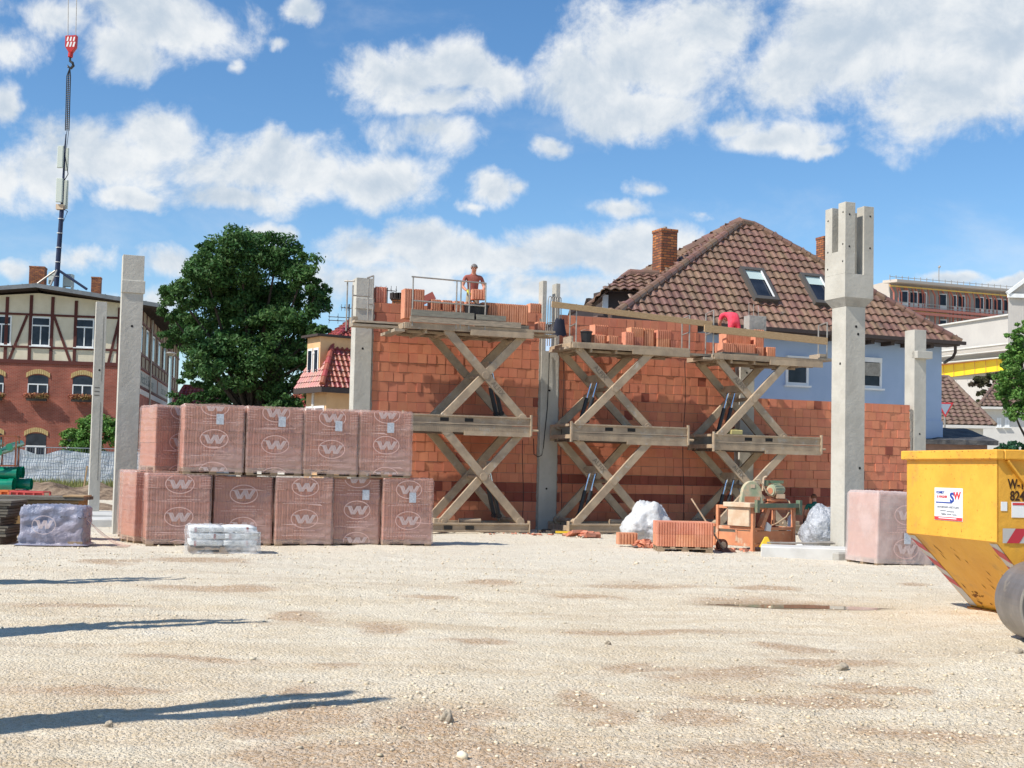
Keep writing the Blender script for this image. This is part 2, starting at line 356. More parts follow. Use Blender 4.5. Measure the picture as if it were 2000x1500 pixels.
me.polygons.foreach_set('use_smooth', np.ones(len(q), dtype=bool)); me.update()
st = me.attributes.new('stain', 'FLOAT', 'POINT')
nz = .5 + fbm(GX, GY, 1.2, 5, 71, .6) * 1.6
st.data.foreach_set('value', np.clip(blobs_at(BROWN, GX, GY) * (.55 + nz) , 0, 1).astype(np.float32).ravel())
wt = me.attributes.new('damp', 'FLOAT', 'POINT'); wt.data.foreach_set('value', np.exp(-((GX - 3.5) / 1.3) ** 2 - ((GY - 15.9) / .42) ** 2).astype(np.float32).ravel())
# crushed limestone
gm = bpy.data.materials.new('crushed_limestone'); gm.use_nodes = True
def _gm():
    nt = gm.node_tree; N = nt.nodes; K = nt.links; b = N['Principled BSDF']; b.inputs['Roughness'].default_value = .92; b.inputs['Specular IOR Level'].default_value = .15
    tc = N.new('ShaderNodeTexCoord'); v = tc.outputs['Object']
    def no(s, d=6, r=.6, st=None):
        n = N.new('ShaderNodeTexNoise'); n.inputs['Scale'].default_value = s; n.inputs['Detail'].default_value = d; n.inputs['Roughness'].default_value = r
        if st: mp = N.new('ShaderNodeMapping'); mp.inputs['Scale'].default_value = st; K.new(v, mp.inputs[0]); K.new(mp.outputs[0], n.inputs['Vector'])
        else: K.new(v, n.inputs['Vector'])
        return n.outputs[0]
    def rm(x, a, c, o0=0, o1=1):
        r = N.new('ShaderNodeMapRange'); r.interpolation_type = 'SMOOTHSTEP'; K.new(x, r.inputs[0]); r.inputs[1].default_value = a; r.inputs[2].default_value = c; r.inputs[3].default_value = o0; r.inputs[4].default_value = o1; return r.outputs[0]
    def mx(f, a, c, md='MIX'):
        x = N.new('ShaderNodeMixRGB'); x.blend_type = md
        for i, q in ((0, f), (1, a), (2, c)):
            if hasattr(q, 'is_output'): K.new(q, x.inputs[i])
            elif isinstance(q, (int, float)): x.inputs[i].default_value = q
            else: x.inputs[i].default_value = (*q, 1)
        return x.outputs[0]
    c = mx(rm(no(.55, 6, .6, (1, 2.2, 1)), .40, .62), (.74, .645, .48), (.66, .54, .365))
    c = mx(rm(no(3.5, 6, .65, (1, 2, 1)), .52, .72, 0, .55), c, (.52, .41, .27))
    c = mx(rm(no(1.1, 5, .6), .55, .75, 0, .7), c, (.76, .70, .58)); sy = N.new('ShaderNodeSeparateXYZ'); K.new(v, sy.inputs[0]); c = mx(rm(no(.8, 7, .62, (.22, 1.5, 1)), .50, .68, 0, .65), c, (.55, .41, .255)); c = mx(rm(sy.outputs[1], 13, 24, 0, .55), c, (.74, .69, .58))
    near = N.new('ShaderNodeMath'); near.operation = 'MULTIPLY'; K.new(rm(sy.outputs[1], 12.5, 7.5), near.inputs[0]); K.new(rm(no(.9, 6, .6, (.5, 1.6, 1)), .38, .60, 0, .65), near.inputs[1]); c = mx(near.outputs[0], c, (.53, .39, .235))
    a = N.new('ShaderNodeAttribute'); a.attribute_name = 'stain'
    c = mx(rm(a.outputs['Fac'], .12, .8, 0, .85), c, (.44, .28, .155))
    vo = N.new('ShaderNodeTexVoronoi'); vo.inputs['Scale'].default_value = 38; K.new(v, vo.inputs['Vector'])
    hs = N.new('ShaderNodeSeparateColor'); K.new(vo.outputs['Color'], hs.inputs[0])
    c = mx(rm(hs.outputs[0], 0, 1, .0, .32), c, (.80, .75, .65)); c = mx(rm(hs.outputs[1], .8, 1, 0, .3), c, (.40, .33, .24))
    vo2 = N.new('ShaderNodeTexVoronoi'); vo2.inputs['Scale'].default_value = 95; K.new(v, vo2.inputs['Vector'])
    c = mx(rm(vo2.outputs['Distance'], .35, .75, 0, .25), c, (.32, .26, .19))
    d = N.new('ShaderNodeAttribute'); d.attribute_name = 'damp'
    c = mx(rm(d.outputs['Fac'], .15, .8, 0, .6), c, (.30, .22, .14))
    K.new(c, b.inputs['Base Color'])
    last = None
    for h, s_, ds in ((vo.outputs['Distance'], .8, -.018), (vo2.outputs['Distance'], .7, -.010), (no(60, 4, .7), .55, .012)):
        n = N.new('ShaderNodeBump'); n.inputs['Strength'].default_value = s_; n.inputs['Distance'].default_value = abs(ds); n.invert = ds < 0; K.new(h, n.inputs['Height'])
        if last: K.new(last, n.inputs['Normal'])
        last = n.outputs[0]
    K.new(last, b.inputs['Normal'])
_gm(); me.materials.append(gm)
go = bpy.data.objects.new('ground', me); COL.objects.link(go); tag(go, kind='structure')

# loose stones, nobody could count them
def stones():
    rs = np.random.RandomState(5); ico = bmesh.new(); bmesh.ops.create_icosphere(ico, subdivisions=1, radius=1)
    bv = np.array([v.co[:] for v in ico.verts]); bf = np.array([[v.index for v in f.verts] for f in ico.faces]); ico.free()
    n = 26000; Y = 6 + 26 * rs.rand(n) ** 1.5; X = (rs.rand(n) - .5) * 2 * (Y * .43 + .6)
    dens = fbm(X[None], Y[None], .45, 4, 41)[0] * 2.2 + .55 + .5 * np.exp(-((Y - 21.5) / 2.6) ** 2) + .5 * np.exp(-((X - 3.4) / 1.6) ** 2 - ((Y - 9.2) / 1.9) ** 2)
    keep = rs.rand(n) < np.clip(dens - .35, .03, 1); X = X[keep]; Y = Y[keep]; n = len(X)
    sz = .005 + .012 * rs.rand(n) ** 3 + .003 * (Y / 20); sz[rs.rand(n) < .004] *= 2.2
    Z = height(X[None], Y[None])[0]
    V = bv[None] * (1 + .35 * (rs.rand(n, len(bv), 1) - .5)) * sz[:, None, None] * np.stack([.7 + .8 * rs.rand(n), .7 + .7 * rs.rand(n), .45 + .4 * rs.rand(n)], -1)[:, None]
    a = rs.rand(n) * 6.28; ca, sa = np.cos(a)[:, None], np.sin(a)[:, None]
    V = np.stack([V[..., 0] * ca - V[..., 1] * sa + X[:, None], V[..., 0] * sa + V[..., 1] * ca + Y[:, None], V[..., 2] + (Z + sz * .25)[:, None]], -1)
    Fc = (bf[None] + (np.arange(n) * len(bv))[:, None, None]).reshape(-1, 3)
    me = bpy.data.meshes.new('gravel'); me.vertices.add(n * len(bv)); me.vertices.foreach_set('co', V.astype(np.float32).ravel())
    me.loops.add(Fc.size); me.polygons.add(len(Fc)); me.loops.foreach_set('vertex_index', Fc.ravel().astype(np.int32))
    me.polygons.foreach_set('loop_start', np.arange(0, Fc.size, 3, dtype=np.int32)); me.polygons.foreach_set('loop_total', np.full(len(Fc), 3, dtype=np.int32)); me.update()
    t = me.attributes.new('rnd', 'FLOAT', 'FACE'); t.data.foreach_set('value', np.repeat(rs.rand(n), len(bf)).astype(np.float32))
    me.materials.append(mat('loose_stone', (.66, .57, .43), .9, (.56, .46, .32), 1.2, rv=.15, hue=.008, bump=(60, .3, .004)))
    o = bpy.data.objects.new('gravel', me); COL.objects.link(o); tag(o, 'loose pale limestone chips scattered over the ground', 'gravel', kind='stuff')
stones()
m_rock = mat('rock', (.42, .36, .27), .9, (.30, .25, .19), 12, bump=(30, .6, .01))
def rock(px, py, s, label, sc=(1, .8, .9)):
    p = gr(px, py); bm = bmesh.new(); bmesh.ops.create_icosphere(bm, subdivisions=3, radius=s)
    for v in bm.verts:
        d = 1 + .5 * mnoise.noise(v.co / s * 1.3 + Vector((px, py, 0))) + .15 * mnoise.noise(v.co / s * 4)
        v.co = Vector((v.co.x * sc[0], v.co.y * sc[1], v.co.z * sc[2])) * d
    me = bpy.data.meshes.new('rock'); bm.to_mesh(me); bm.free(); me.materials.append(m_rock)
    o = bpy.data.objects.new('rock', me); COL.objects.link(o); o.location = (p.x, p.y, gz(p.x, p.y) + s * .25); tag(o, label, 'rock')
rock(873, 1410, .045, 'upright angular grey rock on the gravel in the foreground', (.9, .8, 1.3))
rock(212, 1424, .03, 'small dark rock lying on the gravel at the lower left')
rock(1645, 1312, .045, 'brown lump of rock on the gravel right of the middle', (1.2, .9, .8))
rock(1187, 1260, .028, 'small grey rock below the rubble beside the tyre tracks')
rock(1990, 1300, .04, 'dark pebble on the pale heap by the steel drum')
# puddle
pm = mat('puddle_water', (.23, .17, .11), .04, spec=.8)
pd = MB(); n = 40; c = Vector((3.75, 15.95, 0))
pts = [(c.x + math.cos(t) * (1.15 + .3 * math.sin(3 * t) + .18 * math.sin(7 * t)), c.y + math.sin(t) * (.22 + .05 * math.sin(5 * t)), -.024) for t in [2 * math.pi * i / n for i in range(n)]]
pd.poly(pts).build('puddle', pm, kind='structure')

# ------------------------------------------------------------------ wall frame: u along the wall, n towards the camera
PH = R(20); P0 = Vector((.88, 33.9, 0)); UU = Vector((math.cos(PH), math.sin(PH), 0)); NN = Vector((math.sin(PH), -math.cos(PH), 0))
def WP(u, n=0, z=0): return P0 + UU * u + NN * n + Vector((0, 0, z))
def comb(w, d, pitch, dep, sides=True):
    "outline of a clay block seen from above: vertical grooves on both long faces"
    n = max(1, int(round(w / pitch))); p = w / n; out = []
    for i in range(n):
        x = -w / 2 + i * p; out += [(x, -d / 2), (x + p * .60, -d / 2), (x + p * .66, -d / 2 + dep), (x + p * .94, -d / 2 + dep)]
    out.append((w / 2, -d / 2)); back = [(-x, -y) for x, y in out]
    return out + back[:-0 or None]
def brick_wall(name, label, u0, u1, ztop, dark_rows, extra=None, stepped=None):
    t = thing(name, label, 'wall', WP(u0, 0, 0), PH)
    m = MB(); mo = MB(); L_ = u1 - u0; rows = int(round(ztop / .25))
    for k in range(rows):
        z = k * .25; x = -(.125 if k % 2 else 0) - rnd.random() * .03; dk = k in dark_rows; end = L_
        if stepped and k in stepped: end = stepped[k]
        rowoff = rnd.uniform(-.006, .006)
        while x < end:
            w = .248 if rnd.random() > .06 else .12
            a = max(x, 0); b = min(x + w - .006, end)
            if b - a > .03:
                o = min(.013, rowoff + rnd.gauss(0, .005) + (rnd.choice((-.016, .012)) if rnd.random() < .15 else 0)); tl = rnd.gauss(0, .003)
                dd = (dk and rnd.random() < .85) or rnd.random() < .008
                m.hexa([(a, o + tl, z + .004), (b, o - tl, z + .004), (b, .3, z + .004), (a, .3, z + .004), (a, o + tl, z + .243), (b, o - tl, z + .243), (b, .3, z + .243), (a, .3, z + .243)], 1 if dd else 0)
            x += w
        e2 = end
        mo.box((0.0, .022, z - (0 if k == 0 else 0)), (e2, .28, z + .2499))
    m.build('blocks', [m_clay, m_clayd], t); mo.build('mortar', m_mortar, t)
    return t
rf = {i for i in (3, 4)}
brick_wall('brick_wall', 'orange clay block wall behind the left lift with the man on top', -4.76, -.14, 5.75, {3, 4})
w2 = brick_wall('brick_wall', 'orange clay block wall behind the middle lift, between two concrete columns', .36, 5.72, 5.75, {3, 5}, stepped={22: 4.15, 21: 4.4, 20: 4.8})
brick_wall('brick_wall', 'low orange clay block wall in front of the blue house', 6.34, 11.62, 3.68, {3, 4})
# loose top blocks
def block_mesh(w, d, h, pitch=.062, dep=.022):
    b = MB(); b.prism(comb(w, d, pitch, dep), 0, h); me_ = b.build('clay_block', m_clayb); return me_
BLK = {}
def block(loc, rz, w, d, h, label, group=None, name='clay_block'):
    k = (w, d, h)
    if k not in BLK:
        BLK[k] = block_mesh(w, d, h); o = BLK[k]
    else:
        o = BLK[k].copy(); COL.objects.link(o)
    for q in ('label', 'category', 'group'):
        if q in o: del o[q]
    o.location = loc; o.rotation_euler = (0, 0, rz); tag(o, label, 'clay block', group)
    if k in BLK and o is not BLK[k]: pass
    return o
def wblock(u, n, z, w, d, h, label, group=None, rz=0): return block(WP(u, n, z), PH + rz, w, d, h, label, group)
wblock(-4.53, -.16, 5.752, .26, .3, .40, 'single upright clay block on the left end of the wall top beside the column')
wblock(-.32, -.16, 5.752, .3, .3, .25, 'single clay block on the right end of the left wall top beside the forked column')

# ------------------------------------------------------------------ precast columns
def holes(mb, pts, r=.03):
    for (x, y, z, ax) in pts:
        d = Vector((0, .004, 0)) if ax == 'y' else Vector((.004, 0, 0))
        mb.cyl(Vector((x, y, z)) - d, Vector((x, y, z)) + d, r, 12, m=1)
def column(label, u=None, n=None, w=.43, d=.43, h=6.3, loc=None, rz=PH, corbel=None, groove=False, hl=(), base=None, fork=None, shelf=None):
    p = loc if loc is not None else WP(u, n, 0)
    t = thing('concrete_column', label, 'column', p, rz)
    s = MB()
    if fork:
        z0, gap = fork; s.box((0, 0, 0), (w, d, z0)); pw = (w - gap) / 2; df = min(d, .30)
        s.box((0, 0, z0), (pw, df, h)); s.box((w - pw, 0, z0), (w, df, h - .05))
    else: s.box((0, 0, 0), (w, d, h))
    holes(s, hl)
    s.build('shaft', [m_conc, m_hole], t, bevel=.012)
    if corbel:
        c = MB(); c.box((-.012, -.03, corbel), (w + .03, .10, corbel + .28)) if shelf is None else c.box((.0, -.14, corbel), (w + .13, .12, corbel + .22))
        c.build('corbel', m_conc, t, bevel=.01)
    if groove:
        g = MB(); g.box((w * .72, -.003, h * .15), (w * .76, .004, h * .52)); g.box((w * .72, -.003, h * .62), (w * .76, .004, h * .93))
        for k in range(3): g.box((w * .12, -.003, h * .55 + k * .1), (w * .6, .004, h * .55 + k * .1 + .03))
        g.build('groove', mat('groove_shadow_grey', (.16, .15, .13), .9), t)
    return t
column('tall concrete column at the left end of the block wall, railing in front', -5.19, .05, .43, .46, 6.34, corbel=5.55, hl=[(.2, 0, 4.55, 'y')])
column('forked concrete column between the left and middle block walls, rail hung on it', -.15, .05, .50, .46, 6.62, fork=(4.75, .27), hl=[(.25, 0, 3.7, 'y'), (.22, 0, 1.1, 'y')])
column('concrete column standing behind the right lift at the end of the middle wall', 5.86, .05, .45, .45, 4.9, hl=[(.2, 0, 4.45, 'y')])
def cement(u, z1, w, seed, label):
    m = MB(); n = int(z1 / .06); r_ = random.Random(seed); vs = []
    for k in range(n + 1):
        z = z1 * k / n; j = w * (.5 + .9 * abs(mnoise.noise(Vector((seed, z * 4, 0)))) + r_.uniform(-.15, .15)); vs += [(-j / 2, 0, z), (j / 2, 0, z), (-j / 2, .05, z), (j / 2, .05, z)]
    m._add(vs, [(4 * k, 4 * k + 1, 4 * k + 5, 4 * k + 4) for k in range(n)] + [(4 * k + 2, 4 * k, 4 * k + 4, 4 * k + 6) for k in range(n)] + [(4 * k + 1, 4 * k + 3, 4 * k + 7, 4 * k + 5) for k in range(n)])
    o = m.build('cement_joint', m_cement, loc=WP(u, .022, 0), rz=PH); tag(o, label, 'cement joint')
cement(-4.74, 5.7, .09, 1, 'ragged cement joint between the left column and the left block wall')
cement(-.17, 5.6, .10, 2, 'ragged cement joint on the left flank of the forked column')
cement(.345, 4.6, .09, 3, 'ragged cement joint on the right flank of the forked column')
cement(11.66, 3.6, .15, 5, 'ragged cement joint at the right end of the low block wall')
column('slim concrete column with corbel at the right end of the low block wall', 11.73, .05, .42, .46, 6.0, corbel=5.14, shelf=1, hl=[(.2, 0, 2.9, 'y'), (0, .23, 2.6, 'x')])
# left pair
a = at(238, 912, 28.0); column('tall broad concrete column standing behind the pallets at the left', w=.455, d=.30, h=6.12, loc=(-8.60, 27.9, 0), corbel=5.28, hl=[(.24, 0, 4.55, 'y')], rz=R(22))
column('thin concrete column with long grooves standing on the white footing', w=.27, d=.2, h=5.5, loc=(-10.95, 33.4, .25), groove=True, hl=[(.14, 0, 3.7, 'y')], rz=R(24))
# big four-pronged column in front
def big_column():
    w = .47; p = Vector((6.43, 25.75, 0)); t = thing('concrete_column', 'massive precast concrete column with a four pronged head in front of the blue house', 'column', (6.68, 25.62, 0.02), R(21))
    s = MB(); s.box((0, 0, 0), (w, w, 5.0)); holes(s, [(0, .18, 3.85, 'x'), (.25, 0, 4.6, 'y'), (.36, 0, 1.75, 'y'), (.3, .0, 4.45, 'y')])
    s.build('shaft', [m_conc, m_hole], t, bevel=.012)
    # head: flared collar, then four prongs
    o = .10; a0, a1 = -o, w + o + .02
    c = MB(); c.hexa([(0, 0, 5.0), (w, 0, 5.0), (w, w, 5.0), (0, w, 5.0), (a0, a0, 5.17), (a1, a0, 5.17), (a1, a1, 5.17), (a0, a1, 5.17)])
    c.build('collar', m_conc2, t)
    h = MB(); h.box((a0, a0, 5.17), (a1, a1, 5.65)); g = .21; pw = (a1 - a0 - g) / 2
    h.box((a0, a0, 5.65), (a0 + pw, a0 + pw, 7.1)); h.box((a1 - pw, a0, 5.65), (a1, a0 + pw, 7.05))
    h.box((a0, a1 - pw, 5.65), (a0 + pw, a1, 7.05)); h.box((a1 - pw, a1 - pw, 5.65), (a1, a1, 7.0))
    h.box((a0, a0 + pw, 5.65), (a0 + pw, a1 - pw, 6.12))      # closed lower part of the left slot
    hp = []
    for z in (5.9, 6.25, 6.9): hp += [(a0, a0 + .08, z, 'x'), (a0, a1 - .1, z - .1, 'x')]
    for z in (6.2, 6.85): hp += [(a0 + .1, a0, z, 'y'), (a1 - .09, a0, z, 'y')]
    holes(h, hp, .022)
    h.build('head', [m_conc, m_hole], t, bevel=.01)
big_column()
# columns of the next bay, outside the frame at the left: their shadows fall into the picture
def tipped(tip, label, h=6.4):
    Ls = h / math.tan(SUN_EL); x = tip[0] - Ls * math.cos(SUN_AZ); y = tip[1] - Ls * math.sin(SUN_AZ)
    column(label, w=.45, d=.42, h=h, loc=(x - .2, y - .2, -.02), rz=R(-30), fork=(4.5, .24))
tipped((-1.05, 9.2), 'forked concrete column left of the view whose shadow lies nearest')
tipped((-2.7, 13.45), 'forked concrete column left of the view whose shadow lies second nearest')
tipped((-4.7, 18.0), 'forked concrete column left of the view whose shadow lies farthest off')
# footings
f = MB(); a = gr(1476, 1076); b = gr(1600, 1098)
f.box((-1.75, -.55, -.1), (.1, .35, .2)); f.build('concrete_footing', m_concl, loc=(6.75, 25.3, 0), rz=R(-12), bevel=.02, label='pale concrete footing slab beside the foot of the four pronged column', cat='footing')
f = MB(); f.box((-.3, -.25, -.1), (.7, .5, .14)); f.build('concrete_footing', m_conc2, loc=(6.55, 24.9, 0), rz=R(8), bevel=.03, label='rough grey concrete lump under the four pronged column next to the wrapped pallet', cat='footing')
f = MB(); f.box((-.8, -1.6, -.1), (.75, .5, .26)); f.box((-.2, -2.9, -.1), (.75, -1.6, .2)); f.build('concrete_footing', m_concl, loc=(-10.85, 33.3, 0), rz=R(18), bevel=.03, label='white concrete footing under the thin grooved column', cat='footing')
# ------------------------------------------------------------------ writing
def text(s, size, m, parent=None, M=None, depth=.0015, name='lettering', bold=.0, sx=1., align='CENTER'):
    cu = bpy.data.curves.new(name, 'FONT'); cu.body = s; cu.size = size; cu.extrude = depth; cu.offset = bold; cu.align_x = align; cu.align_y = 'CENTER'; cu.resolution_u = 3
    o = bpy.data.objects.new(name, cu); COL.objects.link(o); dg = bpy.context.evaluated_depsgraph_get()
    me = bpy.data.meshes.new_from_object(o.evaluated_get(dg)); bpy.data.objects.remove(o, do_unlink=True); bpy.data.curves.remove(cu)
    me.transform(Matrix.Diagonal((sx, 1, 1, 1)))
    if M is not None: me.transform(M)
    me.materials.clear(); me.materials.append(m); me.name = name
    o = bpy.data.objects.new(name, me); COL.objects.link(o)
    if parent is not None: o.parent = parent
    return o
def facing(p, x=(1, 0, 0), up=(0, 0, 1)):
    "matrix putting flat text (xy) on a vertical face, reading along x"
    x = Vector(x).normalized(); up = Vector(up).normalized(); z = x.cross(up).normalized(); up = z.cross(x)
    M = Matrix(((x.x, up.x, z.x, p[0]), (x.y, up.y, z.y, p[1]), (x.z, up.z, z.z, p[2]), (0, 0, 0, 1)))
    return M

# ------------------------------------------------------------------ scissor lifts
m_let = mat('worn_lettering', (.19, .15, .11), .8)
def lift(label, u0, zm, zt, mirror, lower=True):
    Lx = 3.3; t = thing('scissor_lift', label, 'scissor lift', WP(u0, 0, 0), PH, 'double scissor lifts along the block wall')
    X = (lambda x: Lx - x) if mirror else (lambda x: x)
    yf, yb = -1.72, -.28
    # base frame
    b = MB(); b.box((0, yf, .04), (Lx, yf + .07, .26)); b.box((0, yf - .03, .04), (Lx, yf, .085)); b.box((0, yf - .03, .215), (Lx, yf, .26)); b.box((0, yb - .07, .04), (Lx, yb, .26))
    for x in (0, 1.1, 2.2, Lx - .07): b.box((x, yf + .072, .06), (x + .07, yb - .072, .2))
    b.cyl((X(.25), yf + .1, .33), (X(.25), yb - .1, .33), .045); b.cyl((X(1.2), yf + .2, .3), (X(1.75), yf + .2, .3), .07, 12)
    b.box((X(2.4) - .02, yf + .1, .1), (X(2.4) + .32, yf + .4, .36)); b.box((-.03, yf - .05, .02), (0, yf + .1, .32)); b.box((Lx, yf - .05, .02), (Lx + .03, yf + .1, .32))
    bo = b.build('base_frame', m_lift, t, bevel=.006)
    s = MB()
    for x in (1.55, 2.1):
        s.box((X(x) - .11, yf - .034, .10), (X(x) + .11, yf - .031, .19))
    s.build('fork_pocket', m_hole, bo)
    def stage(za, zb, tight):
        xa, xb = .22, 2.2
        for (y, dirn, k) in ((yf + .03, 1, 0), (yf + .125, -1, 1), (yb - .10, 1, 0), (yb - .20, -1, 1)):
            p, q = ((X(xa), y, za), (X(xb), y, zb)) if dirn == 1 else ((X(xb), y, za), (X(xa), y, zb))
            a = MB(); up = (Vector(q) - Vector(p)).cross(Vector((0, 1, 0)))
            a.bar(p, q, .075, .20, up)
            m_ = (Vector(p) + Vector(q)) / 2; a.cyl(m_ - Vector((0, .05, 0)), m_ + Vector((0, .05, 0)), .10, 14)
            a.cyl(Vector(p) - Vector((0, .045, 0)), Vector(p) + Vector((0, .045, 0)), .11, 12); a.cyl(Vector(q) - Vector((0, .045, 0)), Vector(q) + Vector((0, .045, 0)), .11, 12)
            ao = a.build('scissor_arm', m_lift, t, bevel=.006)
            if (dirn == -1 if not mirror else dirn == 1) and y < -1 :
                d = (Vector(q) - Vector(p)).normalized(); d = d if d.x > 0 else -d
                if not mirror: c = m_ - d * .62
                else: c = m_
            if y < -1 and ((not mirror and dirn == -1) or (mirror and dirn == 1 and tight)):
                d = (Vector(q) - Vector(p)).normalized(); d = d if d.x > 0 else -d
                c = m_ + d * (-.55 if not mirror else 0) + (d * .45 if mirror else Vector((0, 0, 0)))
                text('ALFIX', .17, m_let, ao, facing((c.x, y - .0405, c.z), d, d.cross(Vector((0, 1, 0))) * -1 if d.cross(Vector((0, 1, 0))).z < 0 else d.cross(Vector((0, 1, 0)))), bold=.002)
        for (x, z) in ((xa, za), (xb, za), (xa, zb), (xb, zb)): MB().cyl((X(x), yf + .02, z), (X(x), yb - .04, z), .045).build('cross_tube', m_lift, t)
        c = MB(); zc = (za + zb) / 2; MB().cyl((X((xa + xb) / 2), yf, zc), (X((xa + xb) / 2), yb - .03, zc), .05).build('cross_tube', m_lift, t)
        k = .36; c.cyl((X(xa + (xb - xa) * k), yf + .13, zb - (zb - za) * k), (X(xa + (xb - xa) * k), yb - .15, zb - (zb - za) * k), .06)
        c.box((X(xa + (xb - xa) * k) - .09, yf + .35, zb - (zb - za) * k - .09), (X(xa + (xb - xa) * k) + .09, yb - .45, zb - (zb - za) * k + .09))
        c.build('cylinder_bracket', m_lift, t)
        for y in (yf + .48, yf + .86):
            h = MB(); p = Vector((X(.62), y, za + .12)); q = Vector((X(xa + (xb - xa) * k), y, zb - (zb - za) * k)); mid = p.lerp(q, .55)
            h.cyl(p, mid, .055, 12); h.cyl(p - Vector((0, .07, 0)), p + Vector((0, .07, 0)), .06, 10)
            ho = h.build('hydraulic_cylinder', m_cyl, t); r_ = MB(); r_.cyl(mid, q, .034, 10).build('piston_rod', m_chrome, ho)
    stage(.30, zm + .02, False)
    stage(zm + .40, zt - .02, True)
    # middle frame: channel with two pockets, perforated strip below
    m = MB(); m.box((0, yf, zm + .2), (Lx, yf + .07, zm + .42)); m.box((0, yf - .035, zm + .385), (Lx, yf, zm + .42)); m.box((0, yf - .035, zm + .195), (Lx, yf, zm + .225))
    m.box((0, yf - .02, zm), (Lx, yf + .05, zm + .18)); m.box((0, yb - .07, zm), (Lx, yb, zm + .42))
    for x in (0, .8, 1.6, 2.4, Lx - .06): m.box((x, yf + .072, zm + .05), (x + .06, yb - .072, zm + .15))
    m.box((Lx * .47, yf - .035, zm - .07), (Lx, yf + .02, zm + .035))
    for x in (0, Lx): m.box((x - .02, yf - .06, zm - .04), (x + .02, yf + .02, zm + .48))
    m.cyl((Lx, yf + .2, zm + .1), (Lx + .28, yf + .2, zm + .1), .03); m.box((-.02, yf + .1, zm + .36), (.0, yb - .1, zm + .42))
    for k in range(70): m.box((.04 + k * .046, yf - .024, zm + .03), (.06 + k * .046, yf - .02, zm + .15), c=.2)
    mo = m.build('middle_frame', m_lift, t)
    s = MB()
    for x in (1.05, 1.68): s.box((x - .11, yf - .006, zm + .26), (x + .11, yf - .002, zm + .35))
    s.build('fork_pocket', m_hole, mo)
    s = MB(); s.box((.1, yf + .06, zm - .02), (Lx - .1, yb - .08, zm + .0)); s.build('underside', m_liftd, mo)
    # deck
    d = MB(); ex = -.02
    d.box((ex, yf - .05, zt), (Lx, yf, zt + .15)); d.box((Lx * .5, yf - .075, zt - .08), (Lx, yf - .02, zt + .06)); d.box((ex, yb, zt), (Lx, yb + .04, zt + .15))
    d.box((ex - .04, yf, zt), (ex, yb, zt + .13)); d.box((Lx, yf, zt), (Lx + .04, yb, zt + .13))
    for k in range(72): d.box((.02 + k * .0455, yf - .054, zt + .03), (.042 + k * .0455, yf - .05, zt + .12), c=.15)
    for x in (.5, 1.2, 1.9, 2.6): d.box((x, yf + .02, zt - .09), (x + .06, yb - .02, zt + .04))
    for y in (yf + .25, yb - .3): d.box((.1, y, zt - .07), (Lx - .1, y + .05, zt - .01))
    do = d.build('deck_frame', m_lift, t, bevel=.004)
    p = MB(); n = 6
    for i in range(n):
        a = yf + .005 + (yb - yf - .01) * i / n; p.box((ex, a, zt + .10 + rnd.uniform(0, .01)), (Lx, a + (yb - yf - .01) / n - .01, zt + .145 + rnd.uniform(0, .012)))
    p.build('deck_board', m_liftw, t)
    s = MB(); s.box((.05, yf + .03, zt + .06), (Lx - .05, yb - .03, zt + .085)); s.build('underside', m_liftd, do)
    return t
def rail(parent, posts, segs, r=.019):
    m = MB()
    for (x, y, z0, z1) in posts: m.cyl((x, y, z0), (x, y, z1), r, 8)
    for a, b in segs: m.cyl(a, b, r, 8)
    return m.build('guard_rail', m_pipe, parent)
LA = lift('left scissor lift, the one carrying the man and long grey side boards', -4.35, 2.47, 4.94, True)
LB = lift('middle scissor lift with bucket and loose clay blocks on its deck', .04, 2.36, 4.70, False)
LC = lift('right scissor lift with the man in the pink shirt, nearest the big column', 4.10, 2.22, 4.62, False)
m_oldgrey = mat('grey_board', (.27, .25, .20), .85, (.20, .185, .15), 5, stretch=(1, 6, 6), bump=(30, .4, .004))
# deck extras of the left lift
yf = -1.76
m = MB(); m.box((.15, yf - .06, 5.10), (1.0, yf - .01, 5.32)); m.box((.15, yf - .065, 5.33), (3.05, yf - .015, 5.47), c=.1); 
m = MB(); m.box((.1, yf - .05, 5.10), (2.95, yf - .0, 5.24)); m.build('side_board', m_liftw, LA)
for a_, b_ in (((.12, yf - .055, 5.25), (1.72, yf - .01, 5.40)), ((1.78, yf - .055, 5.25), (2.55, yf - .01, 5.38))): MB().box(a_, b_).build('side_board', m_oldgrey, LA)
rail(LA, [(.16, yf, 5.0, 6.20), (1.27, yf, 5.0, 6.20), (1.38, yf, 5.0, 6.18), (1.60, yf, 5.0, 6.15), (2.02, yf, 5.0, 6.18)],
     [((.12, yf, 6.2), (2.02, yf, 6.17)), ((.16, yf, 5.62), (2.02, yf, 5.60))])
rail(LA, [(-1.23, -.75, 4.9, 6.15), (-1.15, -1.0, 5.0, 6.0), (-.76, -1.0, 4.95, 6.22), (-.64, -1.0, 4.95, 6.27)],
     [((-1.3, -.75, 6.12), (-1.12, -1.0, 6.1)), ((-1.15, -1.0, 5.75), (-.72, -1.0, 5.75)), ((-.64, -1.0, 6.27), (-.8, -1.0, 6.2)), ((-.76, -1.0, 5.55), (-.64, -1.0, 5.57))])
for a_, b_ in (((-1.2, -1.35, 4.97), (.2, -.95, 5.03)), ((-1.15, -1.3, 5.07), (.1, -.8, 5.12)), ((-1.1, -.9, 5.05), (-.98, -.5, 5.25)), ((3.3, -1.2, 5.0), (4.15, -.7, 5.06)), ((3.2, -1.5, 5.07), (4.0, -1.25, 5.12)), ((-.25, -1.7, 4.86), (.0, -.3, 4.93))): MB().box(a_, b_).build('extension_plank', m_liftw, LA)
